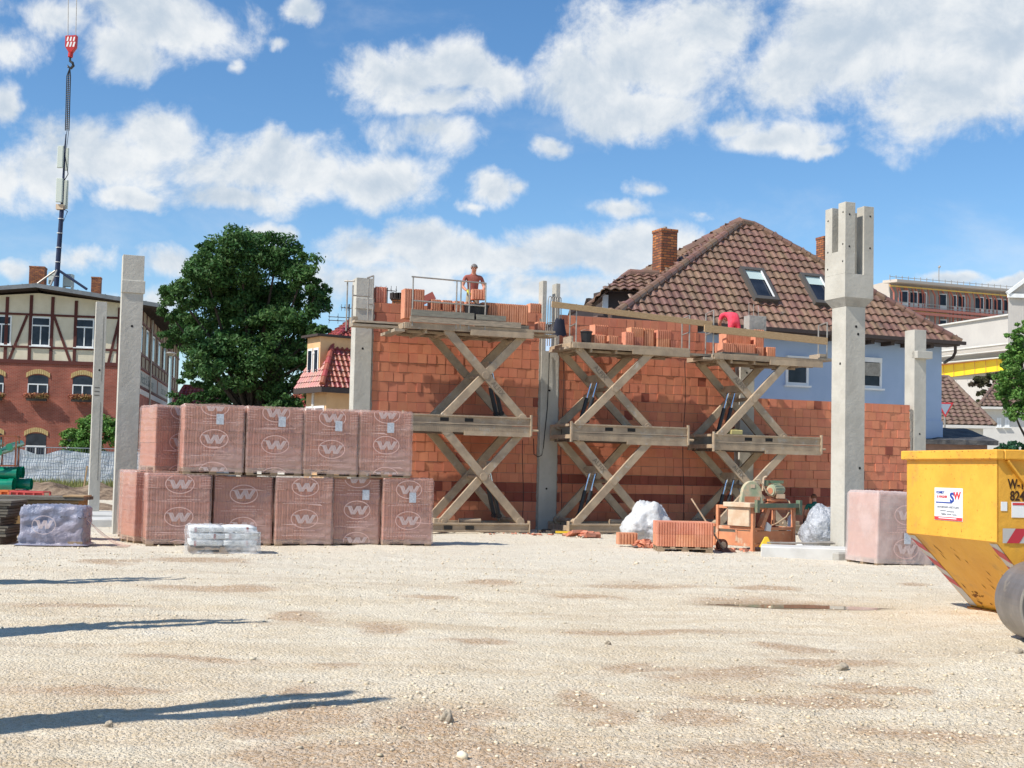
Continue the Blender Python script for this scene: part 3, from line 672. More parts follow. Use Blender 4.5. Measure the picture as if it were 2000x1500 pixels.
def gate(parent, x, z, h=1.05, dy=.42):
    return rail(parent, [(x, -1.74, z, z + h), (x, -1.74 + dy, z, z + h - .05)], [((x, -1.74, z + h), (x, -1.74 + dy, z + h - .05)), ((x, -1.74, z + h * .52), (x, -1.74 + dy, z + h * .48))])
gate(LB, .08, 4.80, 1.0); gate(LB, 3.3, 4.80, .92); gate(LC, -.05, 4.72, 1.18); gate(LC, 3.46, 4.74, 1.05)
for a_, b_ in (((3.25, -1.6, 4.69), (4.3, -.9, 4.75)), ((-.12, -1.6, 4.68), (.12, -.4, 4.74)), ((-.05, -1.75, 4.83), (.0, -1.2, 5.0))): MB().box(a_, b_).build('extension_plank', m_liftw, LB)
for a_, b_ in (((3.2, -1.75, 4.75), (3.75, -1.1, 4.81)), ((3.25, -1.72, 4.82), (3.5, -1.2, 4.92)), ((-.3, -1.7, 4.60), (.3, -1.1, 4.66))): MB().box(a_, b_).build('extension_plank', m_liftw, LC)
def board(name, label, a, b, h, w=.045, m=m_timber, cat='board'):
    a = Vector(a); b = Vector(b); mb = MB(); d = (b - a); mb.bar((0, 0, 0), d, w, h); o = mb.build(name, m, loc=a, bevel=.004); return tag(o, label, cat)
board('timber_board', 'long brown timber board clamped as handrail above the middle lift', WP(-.58, 1.78, 5.76), WP(3.98, 1.78, 5.52), .15)
board('timber_board', 'light yellow timber board clamped as handrail above the right lift', WP(3.72, 1.84, 5.40), WP(7.5, 1.84, 5.26), .19)
# loose blocks and stacks
ORD = ['leftmost', 'second', 'third', 'fourth', 'fifth', 'sixth', 'seventh', 'eighth']
def stackrow(u, n, z, cnt, w, d, h, label, step=None, jit=.01, rz=0):
    for i in range(cnt): wblock(u + (i + .5) * (step or w * 1.01) + 0, n + rnd.uniform(-jit, jit), z, w, d, h, ORD[i] + ' block ' + label, 'clay blocks stacked on the left lift', rz + R(rnd.uniform(-1, 1)))
ZA, ZB, ZC = 5.23, 4.86, 4.78
stackrow(-4.3, 1.25, ZA, 8, .24, .365, .249, 'in the bottom course on the left half of the left lift deck', .245)
stackrow(-4.3, 1.25, ZA + .25, 2, .24, .365, .47, 'of the two tall ones at the far left of the left lift', .25)
stackrow(-3.65, 1.25, ZA + .25, 4, .24, .365, .249, 'in the second course beside the left lift railing', .30)
for k in range(5): wblock(-2.18 + k * .245, 1.2, 5.24, .239, .5, .50, ORD[k] + ' tall ribbed block of the pack at the right end of the left lift', 'tall blocks packed on the left lift')
wblock(-2.05, .5, ZA, .24, .3, .249, 'small clay block lying beside the black tub behind the railing'); wblock(-.62, 1.1, 5.07, .2, .24, .30, 'single orange block on the plank end in front of the forked column')
pm_ = MB(); pm_.box((-2.28, -1.45, 5.11), (-1.05, -.95, 5.22)); pm_.build('wood_pallet', m_oldwood, loc=WP(0, 0, 0), rz=PH, label='dark flat pallet under the pack of tall blocks on the left lift', cat='pallet')
for (u, n, z, w, d, h, l, rz) in [
    (.92, 1.3, ZB, .30, .25, .25, 'left one of two plain faced blocks on the middle lift, carrying another block', 0), (1.33, 1.25, ZB, .26, .25, .25, 'plain faced block right of the loaded block on the middle lift', 0),
    (1.0, 1.15, ZB + .25, .40, .25, .27, 'tilted ribbed block lying on top near the bucket on the middle lift', 12), (1.72, 1.4, ZB, .23, .25, .36, 'dark banded upright block in the middle of the middle lift deck', 0),
    (2.0, 1.25, ZB, .40, .25, .25, 'lower ribbed block of the first pair on the middle lift', 4), (2.0, 1.25, ZB + .251, .38, .25, .25, 'upper ribbed block of the first pair on the middle lift', 6),
    (2.38, 1.2, ZB, .27, .25, .50, 'tall smooth block between the two ribbed pairs on the middle lift', 0), (2.78, 1.25, ZB, .36, .25, .25, 'lower ribbed block of the right pair on the middle lift', 0),
    (2.78, 1.25, ZB + .251, .38, .25, .23, 'upper ribbed block of the right pair on the middle lift', 3), (3.12, 1.2, ZB, .22, .25, .23, 'small block at the right end of the row on the middle lift', 0)]:
    wblock(u, n, z, w, d, h, l, rz=R(rz))
for k in range(4): wblock(4.56 + k * .25, 1.35, ZC + .06, .245, .40, .249, ORD[k] + ' block in the lower course on the right lift', 'lower course on the right lift')
for k in range(3): wblock(4.75 + k * .25, 1.2, ZC + .31, .245, .40, .28, ORD[k] + ' block in the upper course on the right lift', 'upper course on the right lift')
wblock(5.62, 1.35, ZC, .22, .30, .25, 'block under the leaning upright block on the right lift'); wblock(5.62, 1.3, ZC + .25, .26, .30, .48, 'upright block on top at the right of the stack on the right lift'); wblock(5.96, 1.35, ZC, .25, .30, .27, 'last block at the right end of the right lift deck')
pm_ = MB(); pm_.box((4.4, -1.6, 4.775), (5.5, -.9, 4.835)); pm_.build('wood_pallet', m_oldwood, loc=WP(0, 0, 0), rz=PH, label='thin dark pallet under the blocks on the right lift', cat='pallet')
# grey lintel block lifted beside the man in the pink shirt, with rods
g = MB(); g.box((-.27, -.15, 0), (.27, .15, .42)); 
for x in (-.2, -.05, .1): g.cyl((x, 0, .42), (x, 0, .75 - x * .2), .008, 6)
g.build('lintel_block', m_conc2, loc=WP(5.98, .6, 5.56), rz=PH, bevel=.01, label='square grey concrete block with thin rods beside the man in the pink shirt', cat='concrete block')
g = MB(); g.box((-.75, -.12, 0), (.62, .12, .06)); g.build('levelling_board', m_liftw, loc=WP(5.75, .6, 5.48), rz=PH, label='board lying under the grey concrete block', cat='board')
def bucket(loc, r0, r1, h, label):
    t = thing('bucket', label, 'bucket', loc, 0); m = MB(); n = 16; vs = []; 
    for (r, z) in ((r0, 0), (r1, h), (r1 + .012, h), (r1 + .012, h - .03), (r1 - .01, h - .005), (r0 - .01, .02)):
        for i in range(n): a = 2 * math.pi * i / n; vs.append((r * math.cos(a), r * math.sin(a), z))
    fs = []
    for (a, b) in ((0, 1), (1, 2), (1, 4), (4, 5), (3, 2)):
        for i in range(n): j = (i + 1) % n; fs.append((a * n + i, a * n + j, b * n + j, b * n + i))
    fs.append(tuple(range(n))[::-1]); fs.append(tuple(5 * n + i for i in range(n)))
    m._add(vs, fs); m.build('pail', m_black, t)
    hb = MB(); hb.tube([(r1 * math.cos(a), .02, h - .02 - .12 * math.sin(a) * -.6) for a in [math.pi * k / 10 for k in range(11)]], .005, 5); hb.build('handle', m_pipe, t)
bucket(WP(.57, 1.35, ZB), .12, .15, .32, 'black bucket at the left end of the middle lift deck')
bucket(WP(-2.46, 1.38, ZA), .28, .33, .42, 'large black mortar tub in front of the man on the left lift')
bucket((7.0, 29.2, 0), .12, .16, .3, 'black bucket on the gravel beside the white plastic sheet')
# hooked tube rack hanging in the fork, dark jacket
t = thing('tube_rack', 'bundle of bent grey tubes hooked over the forked column', 'tube rack', WP(.02, .35, 4.9), PH)
m = MB()
for k in range(5):
    x = -.13 + k * .065; m.tube([(x, 0, -.05), (x, 0, 1.15), (x + .02, .02, 1.24), (x + .08, .04, 1.28), (x + .13, .06, 1.24), (x + .15, .06, .3)], .013, 6)
m.tube([(-.16, -.02, .55), (.22, -.02, .62)], .013, 6); m.build('tubes', m_pipe, t)
m = MB(); vs = []; 
for k in range(12):
    a = k / 11 * math.pi; 
    for z in range(7): vs.append((.12 * math.cos(a) * (1 + z * .12) + .1, -.05 - .07 * math.sin(a) * (1 + .15 * math.sin(z * 2 + k)), .62 - z * .075 - .02 * math.sin(k * 2)))
m._add(vs, [(k * 7 + z, k * 7 + z + 1, (k + 1) * 7 + z + 1, (k + 1) * 7 + z) for k in range(11) for z in range(6)])
m.build('jacket', mat('dark_cloth', (.03, .035, .055), .9, bump=(12, .5, .02)), loc=WP(.08, .42, 4.95), rz=PH, sm=True, label='dark jacket hanging on the tubes in the forked column', cat='jacket')
# cables
m_cab = mat('black_cable', (.02, .018, .016), .6)
m = MB(); pts = [WP(.06, .06 + .02, 4.7), WP(.05, .09, 4.0), WP(.03, .09, 3.2), WP(-.03, .1, 2.6), WP(-.06, .1, 2.2), WP(-.12, .14, 1.98), WP(-.25, .2, 1.93), WP(-.4, .3, 2.0), WP(-.5, .5, 2.4)]
o = m.tube(pts, .011, 6).build('power_cable', m_cab); tag(o, 'black cable hanging in a loop down the forked column', 'cable')
for (u, z0, lab) in ((-.72, 2.3, 'thin cable hanging from the left lift beside the forked column'), (.36, 4.6, 'thin cable hanging down at the right edge of the forked column'), (3.95, 4.6, 'thin cable hanging between the middle and the right lift')):
    m = MB(); m.tube([WP(u + .03 * math.sin(z * 2.1), .35, z) for z in [z0 * k / 8 + .05 for k in range(9)]], .010, 5); tag(m.build('power_cable', m_cab), lab, 'cable')
m = MB(); m.box((-.18, -.12, 0), (.18, .12, .13)); m.box((-.06, -.05, .13), (.06, .05, .16)); m.build('canister', mat('pale_yellow_plastic', (.60, .52, .22), .5), loc=WP(4.95, 1.35, 2.645), rz=PH, bevel=.015, label='small pale yellow canister lying on the middle frame of the right lift', cat='canister')
# litter under the lifts
m = MB()
for k in range(14):
    m.T = Matrix.Translation(WP(-.3 + rnd.uniform(-.4, .9), 1.2 + rnd.uniform(-.3, .5), .03)) @ Matrix.Rotation(rnd.uniform(0, 6), 4, 'Z') @ Matrix.Rotation(rnd.uniform(-.3, .3), 4, 'X')
    m.box((-.12, -.05, 0), (.12, .05, .05))
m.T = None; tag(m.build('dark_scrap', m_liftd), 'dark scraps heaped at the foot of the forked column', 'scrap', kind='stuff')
m = MB(); m.T = Matrix.Translation(WP(-.05, 1.7, .02))
m.box((-.25, -.05, 0), (.1, .03, .05)); m.box((.1, -.1, 0), (.25, .03, .06)); m.T = None
tag(m.build('yellow_strap', mat('yellow_plastic', (.75, .50, .04), .5)), 'small yellow strap lying at the foot of the forked column', 'strap')

# ------------------------------------------------------------------ people (skin figures)
m_skin = mat('skin', (.52, .24, .16), .6, spec=.35)
def figure(loc, rz, joints, edges, split, label, extras):
    "one continuous body from a joint graph; faces are dressed by height/joint"
    me = bpy.data.meshes.new('body'); names = list(joints)
    me.from_pydata([joints[n][0] for n in names], [(names.index(a), names.index(b)) for a, b in edges], []); me.update()
    o = bpy.data.objects.new('body', me); COL.objects.link(o); sk = o.modifiers.new('s', 'SKIN'); sk.use_smooth_shade = True
    for i, n in enumerate(names):
        r = joints[n][1]; me.skin_vertices[0].data[i].radius = (r, r) if isinstance(r, (int, float)) else r
        me.skin_vertices[0].data[i].use_root = (n == 'pelvis')
    su = o.modifiers.new('u', 'SUBSURF'); su.levels = 2; su.render_levels = 2
    dg = bpy.context.evaluated_depsgraph_get(); m2 = bpy.data.meshes.new_from_object(o.evaluated_get(dg)); o.modifiers.clear(); o.data = m2
    m2.materials.clear(); mats = extras['mats']
    for m in mats: m2.materials.append(m)
    J = {n: Vector(joints[n][0]) for n in names}
    for p in m2.polygons:
        c = p.center; n = min(names, key=lambda k: (J[k] - c).length / (1 if isinstance(joints[k][1], tuple) else 1)); p.material_index = split(n, c); p.use_smooth = True
    t = thing('person', label, 'person', loc, rz); o.parent = t
    return t
def head_extras(t, c, r, hair, face=(0, -1, 0), nose=True, cap=None, mo=m_skin):
    f = Vector(face).normalized(); sd = f.cross(Vector((0, 0, 1))).normalized(); up = sd.cross(f)
    h = MB(); bm = bmesh.new(); bmesh.ops.create_icosphere(bm, subdivisions=3, radius=r)
    vs = [v.co.copy() for v in bm.verts]; fs = []
    for fc in bm.faces:
        cc = fc.calc_center_median()
        if cc.dot(up) > -.1 * r and not (cc.dot(f) > .45 * r and cc.dot(up) < .5 * r): fs.append([v.index for v in fc.verts])
        elif cc.dot(f) < -.2 * r and cc.dot(up) > -.6 * r: fs.append([v.index for v in fc.verts])
    bm.free(); h._add([Vector(c) + Vector((v.x * 1.06, v.y * 1.12, v.z * 1.14)) * (1 + .05 * mnoise.noise(v * 30)) for v in vs], fs); h.build('hair', hair, t, sm=True)
    e = MB()
    for s in (-1, 1): e.sphere(Vector(c) + f * r * .93 + sd * s * r * .36 + up * r * .05, r * .12, 8, 5)
    e.build('eye', m_hole, t, sm=True)
    n = MB(); n.sphere(Vector(c) + f * r * 1.04 - up * r * .18, r * .2, 8, 5, sc=(.8, 1, 1.3)); n.sphere(Vector(c) + f * r * .93 - up * r * .6, r * .2, 8, 5, sc=(1.5, .6, .4))
    for s in (-1, 1): n.sphere(Vector(c) + sd * s * r * 1.0, r * .25, 8, 5, sc=(.5, .8, 1.2))
    n.build('face_detail', mo, t, sm=True)
def hand(t, wrist, d, palm_n, curl, mo, side=1):
    "palm plus five fingers as short skinned chains"
    d = Vector(d).normalized(); nrm = Vector(palm_n).normalized(); s = d.cross(nrm).normalized() * side; m = MB(); w = Vector(wrist)
    m.hexa([w - s * .03 - nrm * .013, w + s * .03 - nrm * .013, w + s * .03 + nrm * .013, w - s * .03 + nrm * .013, w + d * .09 - s * .042 - nrm * .012, w + d * .09 + s * .042 - nrm * .012, w + d * .09 + s * .042 + nrm * .012, w + d * .09 - s * .042 + nrm * .012])
    for i, (o, l) in enumerate(((-.032, .075), (-.011, .085), (.011, .08), (.032, .062))):
        p = w + d * .085 + s * o; q = p + (d * math.cos(curl * .5) + nrm * math.sin(curl * .5)) * l * .5; r_ = q + (d * math.cos(curl * 1.3) + nrm * math.sin(curl * 1.3)) * l * .5
        m.tube([p, q, r_], [.0105, .0095, .007], 6)
    p = w + d * .02 - s * .035; q = p + (d * .6 - s * .7 + nrm * .3).normalized() * .04; m.tube([p, q, q + (d * .9 + nrm * .5).normalized() * .03], [.013, .011, .008], 6)
    m.build('hand', mo, t, sm=True)
PE = [('pelvis', 'waist'), ('waist', 'chest'), ('chest', 'neck0'), ('neck0', 'neck'), ('neck', 'head'), ('head', 'crown'),
      ('chest', 'shL'), ('shL', 'elL'), ('elL', 'wrL'), ('chest', 'shR'), ('shR', 'elR'), ('elR', 'wrR'), ('pelvis', 'hipL'), ('hipL', 'knL'), ('knL', 'anL'), ('anL', 'toL'), ('pelvis', 'hipR'), ('hipR', 'knR'), ('knR', 'anR'), ('anR', 'toR')]
m_redt = mat('red_shirt', (.36, .12, .09), .9, (.28, .08, .065), 6, bump=(14, .5, .012))
m_pink = mat('pink_shirt', (.80, .09, .13), .85, (.75, .05, .09), 5, bump=(12, .7, .02))
m_grt = mat('green_shirt', (.02, .13, .095), .9, bump=(14, .5, .012))
m_khaki = mat('work_trousers', (.35, .30, .22), .9, bump=(14, .5, .01)); m_navy = mat('dark_trousers', (.05, .05, .06), .9, bump=(14, .5, .01))
m_glove = mat('yellow_glove', (.60, .60, .08), .7); m_boot = mat('boot', (.05, .04, .03), .8)
m_hairg = mat('grey_hair', (.22, .20, .19), .8, (.12, .11, .11), 30); m_hairb = mat('brown_hair', (.20, .075, .035), .8, (.13, .05, .025), 30)
def dress(shirt=1, trou=2, boot=3, sleeve=True):
    def f(n, c):
        if n in ('waist', 'chest', 'neck0', 'shL', 'shR') : return shirt
        if n in ('pelvis', 'hipL', 'hipR', 'knL', 'knR'): return trou
        if n in ('anL', 'anR', 'toL', 'toR'): return boot
        return 0
    return f
# man on the left lift: faces the camera, looks down at the block he carries at the belly
J = dict(pelvis=((0, .02, .86), .125), waist=((0, .02, 1.02), (.135, .115)), chest=((0, -.02, 1.24), (.16, .125)), neck0=((0, -.04, 1.385), .07), neck=((0, -.08, 1.44), .052), head=((0, -.13, 1.53), (.078, .088)), crown=((0, -.13, 1.60), (.062, .07)),
         shL=((.20, -.03, 1.33), .062), elL=((.285, -.06, 1.07), .045), wrL=((.20, -.28, .93), .030), shR=((-.20, -.03, 1.33), .062), elR=((-.285, -.06, 1.07), .045), wrR=((-.20, -.28, .93), .030),
         hipL=((.10, .03, .80), .09), knL=((.11, 0, .46), .06), anL=((.11, .04, .09), .045), toL=((.12, -.13, .045), .04), hipR=((-.10, .03, .80), .09), knR=((-.12, 0, .46), .06), anR=((-.13, .04, .09), .045), toR=((-.14, -.13, .045), .04))
pz = 5.10
W1 = figure(WP(-2.40, .95, pz), PH + R(-8), J, PE, dress(), 'man in a rust red shirt carrying a clay block on the left lift deck', dict(mats=[m_skin, m_redt, m_khaki, m_boot]))
head_extras(W1, (0, -.13, 1.555), .082, m_hairg, (0, -.85, -.5))
hand(W1, (.195, -.29, .93), (-.25, -.6, -.65), (-.9, 0, .1), .7, m_glove, 1); hand(W1, (-.195, -.29, .93), (.25, -.6, -.65), (.9, 0, .1), .7, m_glove, -1)
wblock(-2.40, .95 + .44, pz + .70, .34, .22, .249, 'clay block held in both hands by the man on the left lift', rz=R(-8))
# man in pink: stands behind the rail, bent far forward to the wall
J = dict(pelvis=((0, .0, .88), .13), waist=((.01, .10, 1.03), (.15, .13)), chest=((.02, .32, 1.10), (.22, .17)), neck0=((.06, .48, 1.08), .07), neck=((.08, .53, 1.05), .052), head=((.10, .60, 1.0), (.078, .088)), crown=((.12, .64, .95), (.06, .07)),
         shL=((-.17, .38, 1.06), .085), elL=((-.20, .46, .82), .05), wrL=((-.05, .62, .72), .032), shR=((.24, .36, 1.07), .075), elR=((.36, .46, .86), .046), wrR=((.44, .58, .74), .032),
         hipL=((-.10, .0, .82), .10), knL=((-.12, -.02, .45), .06), anL=((-.13, .04, .09), .045), toL=((-.14, .18, .045), .04), hipR=((.10, .0, .82), .10), knR=((.13, -.02, .45), .06), anR=((.14, .04, .09), .045), toR=((.16, .18, .045), .04))
def dress2(n, c): return 1 if n in ('pelvis', 'hipL', 'hipR') else dress()(n, c)
W2_ = figure(WP(5.12, .95, 4.90), PH, J, PE, dress2, 'man in a pink shirt bending forward on the right lift deck', dict(mats=[m_skin, m_pink, m_navy, m_boot]))
head_extras(W2_, (.10, .61, .99), .082, m_hairb, (.2, .6, -.8))
hand(W2_, (-.05, .62, .72), (.5, .5, -.6), (0, 0, -1), .5, m_skin, 1); hand(W2_, (.44, .58, .74), (.3, .6, -.6), (0, 0, -1), .5, m_skin, -1)
# man in green, sitting low with his back to the camera
J = dict(pelvis=((0, .0, .30), .14), waist=((0, .03, .46), (.145, .12)), chest=((0, .10, .68), (.17, .125)), neck0=((0, .15, .82), .07), neck=((0, .17, .87), .052), head=((0, .21, .96), (.078, .088)), crown=((0, .22, 1.03), (.062, .07)),
         shL=((-.20, .10, .77), .064), elL=((-.27, .14, .52), .046), wrL=((-.22, .32, .38), .032), shR=((.20, .10, .77), .064), elR=((.27, .14, .52), .046), wrR=((.22, .32, .38), .032),
         hipL=((-.11, .06, .28), .09), knL=((-.20, .42, .38), .06), anL=((-.18, .46, .09), .045), toL=((-.2, .62, .045), .04), hipR=((.11, .06, .28), .09), knR=((.20, .42, .38), .06), anR=((.18, .46, .09), .045), toR=((.2, .62, .045), .04))
W3 = figure(WP(7.50, 1.35, 0.02), PH + R(-20), J, PE, dress(), 'man in a green shirt squatting with his back turned behind the white sheet', dict(mats=[m_skin, m_grt, m_navy, m_boot]))
head_extras(W3, (0, .215, .985), .082, m_hairb, (0, .9, -.3))
hand(W3, (-.22, .32, .38), (.2, .8, -.4), (0, 0, -1), .6, m_skin, 1); hand(W3, (.22, .32, .38), (-.2, .8, -.4), (0, 0, -1), .6, m_skin, -1)
m = MB(); m.box((-.2, -.15, 0), (.2, .2, .17)); m.build('low_stool', m_pallet, loc=WP(7.50, 1.35, 0), rz=PH, label='low wooden stool under the squatting man', cat='stool')
# ------------------------------------------------------------------ wrapped pallets
m_film = mat('stretch_film', (.72, .50, .43), .22, spec=.8, transp=(.24, .50, 1.1), bump=[(2.2, .5, .05), (9, .45, .02)], wave=(2.4, .3, .02, 'Z', 6))
m_film2 = mat('milky_film', (.80, .68, .64), .35, (.76, .62, .58), 1.5, spec=.6, transp=(.42, .62, 1.6), bump=[(2.2, .35, .04), (9, .3, .015)])
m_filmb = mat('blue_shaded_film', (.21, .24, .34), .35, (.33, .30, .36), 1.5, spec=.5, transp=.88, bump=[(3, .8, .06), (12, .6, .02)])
m_print = mat('film_print', (.66, .54, .52), .5, spec=.3, transp=.68)
m_ring = mat('film_ring_print', (.74, .50, .45), .5, transp=.75)
m_tag = mat('paper_label', (.55, .58, .62), .8, (.38, .41, .46), 40)
m_brickp = mat('wrapped_clay', (.46, .20, .135), .85, (.40, .165, .11), 2, rv=.07, hue=.004, bump=(50, .2, .004), wave=(3.6, .35, .012, 'X'))
def ell(w, h, n=40, t=.016):
    o = [(math.cos(2 * math.pi * i / n), math.sin(2 * math.pi * i / n)) for i in range(n)]
    return [(x * w, y * h) for x, y in o], [(x * (w - t), y * (h - t)) for x, y in o]
def ring(mb, cx, cz, w, h, y, zlo, zhi, t=.014):
    a, b = ell(w, h, 44, t); n = len(a)
    for i in range(n):
        j = (i + 1) % n; q = [(cx + a[i][0], y, cz + a[i][1]), (cx + a[j][0], y, cz + a[j][1]), (cx + b[j][0], y, cz + b[j][1]), (cx + b[i][0], y, cz + b[i][1])]
        if all(zlo <= p[2] <= zhi for p in q): mb.poly(q[::-1])
def wmark(mb, cx, cz, w, h, y, zlo=-9, zhi=9):
    "the W emblem: four slanted flat strokes with cut serifs, each split by a thin line"
    def stroke(x0, x1, th):
        for (o, t) in ((0, th * .62), (th * .70, th * .30)):
            q = [(x0 + o, h / 2), (x0 + o + t, h / 2), (x1 + o + t, -h / 2), (x1 + o, -h / 2)]
            lo, hi = max(-h / 2, zlo - cz), min(h / 2, zhi - cz)
            if lo >= hi: continue
            def xx(a, b, z): return a + (b - a) * (h / 2 - z) / h
            mb.poly([(cx + xx(q[0][0], q[3][0], lo), y, cz + lo), (cx + xx(q[1][0], q[2][0], lo), y, cz + lo), (cx + xx(q[1][0], q[2][0], hi), y, cz + hi), (cx + xx(q[0][0], q[3][0], hi), y, cz + hi)])
    th = w * .2
    stroke(-w * .47, -w * .29, th); stroke(-w * .02, -w * .27, th * .9); stroke(-w * .04, w * .10, th); stroke(w * .36, w * .12, th * .9)
    if zlo - cz < h / 2 - .02 and zhi - cz > h / 2: mb.poly([(cx - w * .53, y, cz + h / 2 - .018), (cx - w * .27, y, cz + h / 2 - .018), (cx - w * .27, y, cz + h / 2), (cx - w * .56, y, cz + h / 2)])
def wood_pallet(t, w, d, h=.13):
    m = MB(); 
    for k in range(5): x = -w / 2 + k * (w - .1) / 4; m.box((x, -d / 2, h - .022), (x + .1, d / 2, h))
    for y in (-d / 2, -.05, d / 2 - .1): m.box((-w / 2, y, h - .046), (w / 2, y + .1, h - .022)); m.box((-w / 2, y, 0), (w / 2, y + .1, .02))
    for y in (-d / 2, -.05, d / 2 - .1):
        for x in (-w / 2, -.07, w / 2 - .14): m.box((x, y, .02), (x + .14, y + .1, h - .046))
    return m.build('pallet_base', m_pallet, t)
def film_shell(w, d, z0, z1, seed, nx=26, nz=26, skirt=.0, amp=.013, top=.034):
    m = MB(); r_ = random.Random(seed); per = 2 * (w + d); n = 4 * nx; vs = []
    def ptxy(s):
        s = s % per
        if s < w: return (-w / 2 + s, -d / 2, 0, -1)
        s -= w
        if s < d: return (w / 2, -d / 2 + s, 1, 0)
        s -= d
        if s < w: return (w / 2 - s, d / 2, 0, 1)
        s -= w; return (-w / 2, d / 2 - s, -1, 0)
    ss = []
    for (L0, Ls) in ((0, w), (w, d), (w + d, w), (2 * w + d, d)): ss += [L0 + Ls * i / nx for i in range(nx)]
    for k in range(nz + 1):
        z = z0 + (z1 - z0) * k / nz
        for s in ss:
            x, y, ax, ay = ptxy(s); q = Vector((x * 2.4 + seed, y * 2.4, z * 3))
            a = amp * (mnoise.noise(q) + .6 * mnoise.noise(q * 3.1)) + .006
            if k == nz: zz = z + top * (1 if int(s / .045) % 2 == 0 else 0) - .01 + .014 * mnoise.noise(q * 6); a -= .01
            else: zz = z
            if k == 0: a += skirt
            vs.append((x + ax * a, y + ay * a, zz))
    fs = [(k * n + i, k * n + (i + 1) % n, (k + 1) * n + (i + 1) % n, (k + 1) * n + i) for k in range(nz) for i in range(n)]
    b = len(vs); vs2 = []
    for j in range(1, nx):
        for i in range(1, nx):
            x = -w / 2 + w * i / nx; y = -d / 2 + d * j / nx; vs2.append((x, y, z1 + .012 + .022 * abs(mnoise.noise(Vector((x * 9 + seed, y * 9, 3)))) + (.014 if i % 2 else 0)))
    vs += vs2
    def gi(i, j):
        if 1 <= i <= nx - 1 and 1 <= j <= nx - 1: return b + (j - 1) * (nx - 1) + i - 1
        if j == 0: return nz * n + (i if i < nx else nx)
        if i == nx: return nz * n + nx + j
        if j == nx: return nz * n + 2 * nx + (nx - i)
        return nz * n + (3 * nx + (nx - j)) % n
    fs += [(gi(i, j), gi(i + 1, j), gi(i + 1, j + 1), gi(i, j + 1)) for i in range(nx) for j in range(nx)]
    m._add(vs, fs); return m
def block_pallet(label, p, rz, w=1.16, d=1.0, h=1.24, logo=0, tagx=None, seed=1, film=None, group='film wrapped pallets of clay blocks', tilt=0):
    t = thing('block_pallet', label, 'pallet of blocks', p, rz, group); t.rotation_euler.y = tilt
    wood_pallet(t, w - .04, d - .02); b = MB(); r_ = random.Random(seed)
    for k in range(5):
        z = .135 + k * (h / 5)
        b.T = Matrix.Translation((r_.uniform(-.006, .006), r_.uniform(-.006, .006), 0)); b.prism(comb(w - .05, d - .05, .052, .012), z, z + h / 5 - .004)
    b.build('blocks', m_brickp, t)
    z0, z1 = .05, .135 + h + .012
    film_shell(w, d, z0, z1, seed).build('wrap_film', film or m_film, t, sm=True)
    y = -d / 2 - (.046 if film else .030); g3 = MB()
    for cz in (logo - .62 * 1, logo, logo + .62):
        if cz < z0 - .12 or cz > z1 + .12: continue
        g = MB(); g2 = MB(); ring(g, -.0, cz, .27, .185, y, z0 + .02, z1 - .01, .016); wmark(g2, -.0, cz - .005, .42, .17, y - .002, z0 + .02, z1 - .012)
        if g.f: ro_ = g.build('printed_ring', m_ring, t)
        if g2.f: g2.build('printed_letter', m_print, t)
        for (q, dz, l) in ((0, -.235, .20), (.08, -.30, .30), (-.1, -.33, .33)):
            if z0 + .03 < cz + dz < z1:
                x = -l + q
                while x < l + q: ll = r_.uniform(.02, .06); g3.poly([(x, y, cz + dz), (x + ll, y, cz + dz), (x + ll, y, cz + dz + .010), (x, y, cz + dz + .010)]); x += ll + .012
    if g3.f: g3.build('printed_text', m_ring, t)
    s = MB()
    for k in range(5):   # folds of the film showing as pale crossing lines near the top
        for sx in (-1, 1):
            z = z1 - .04 - k * .05; x0 = sx * (w / 2 - .02); l = r_.uniform(.08, .22); s.poly([(x0, y + .002, z), (x0 - sx * l, y + .002, z - .01), (x0 - sx * l, y + .002, z - .004), (x0, y + .002, z + .006)][::-sx])
    for k in range(4):
        z = r_.uniform(z0 + .05, z1 - .2); x0 = r_.uniform(-w / 2, 0); s.poly([(x0, y + .002, z), (x0 + r_.uniform(.3, .6), y + .002, z + r_.uniform(-.03, .03)), (x0 + .3, y + .002, z + .012)])
    s.build('film_fold', m_ring, t)
    if tagx is not None:
        q = MB(); x, z = tagx; q.box((x - .07, y - .008, z - .10), (x + .07, y - .004, z + .10)); q.build('paper_label', m_tag, t)
    return t
RO = Vector((-6.82, 24.1, 0)); RA = R(20); RU = Vector((math.cos(RA), math.sin(RA), 0)); RN = Vector((-math.sin(RA), math.cos(RA), 0))
def pal(s, w, z, label, logo, tagx=None, seed=1, h=1.20, back=0, rz=0, d=1.0): 
    if z > 1: h = 1.17
    p = RO + RU * (s + w / 2) + RN * (d / 2 + back); p.z = z
    return block_pallet(label, p, RA + rz, w, d, h, logo, tagx, seed)
pal(0, 1.20, .0, 'wrapped block pallet at the left front of the lower row, white bags at its foot', .56, seed=3)
pal(1.25, 1.14, .0, 'second wrapped pallet of the lower row, partly behind the white bags', .38, seed=4, back=.12)
pal(2.42, 1.14, .0, 'third wrapped pallet of the lower row, with two full prints one above the other', .54, seed=5)
pal(3.58, .95, .0, 'narrow wrapped pallet, fourth of the lower row, with a high paper label', .72, (.17, 1.02), 6, back=.1)
pal(4.56, 1.05, .0, 'wrapped pallet at the right end of the lower row', .52, (.08, .98), 7)
ZU = 1.37
pal(.64, 1.15, ZU, 'first full wrapped pallet of the upper row, its left side sunlit', .68, (.10, 1.06), 8, rz=R(-1))
pal(1.81, 1.11, ZU, 'second full wrapped pallet of the upper row, printed W left of its paper label', .60, (.12, 1.05), 9, rz=R(1))
pal(2.94, 1.09, ZU, 'third full wrapped pallet of the upper row', .54, (.13, 1.0), 10)
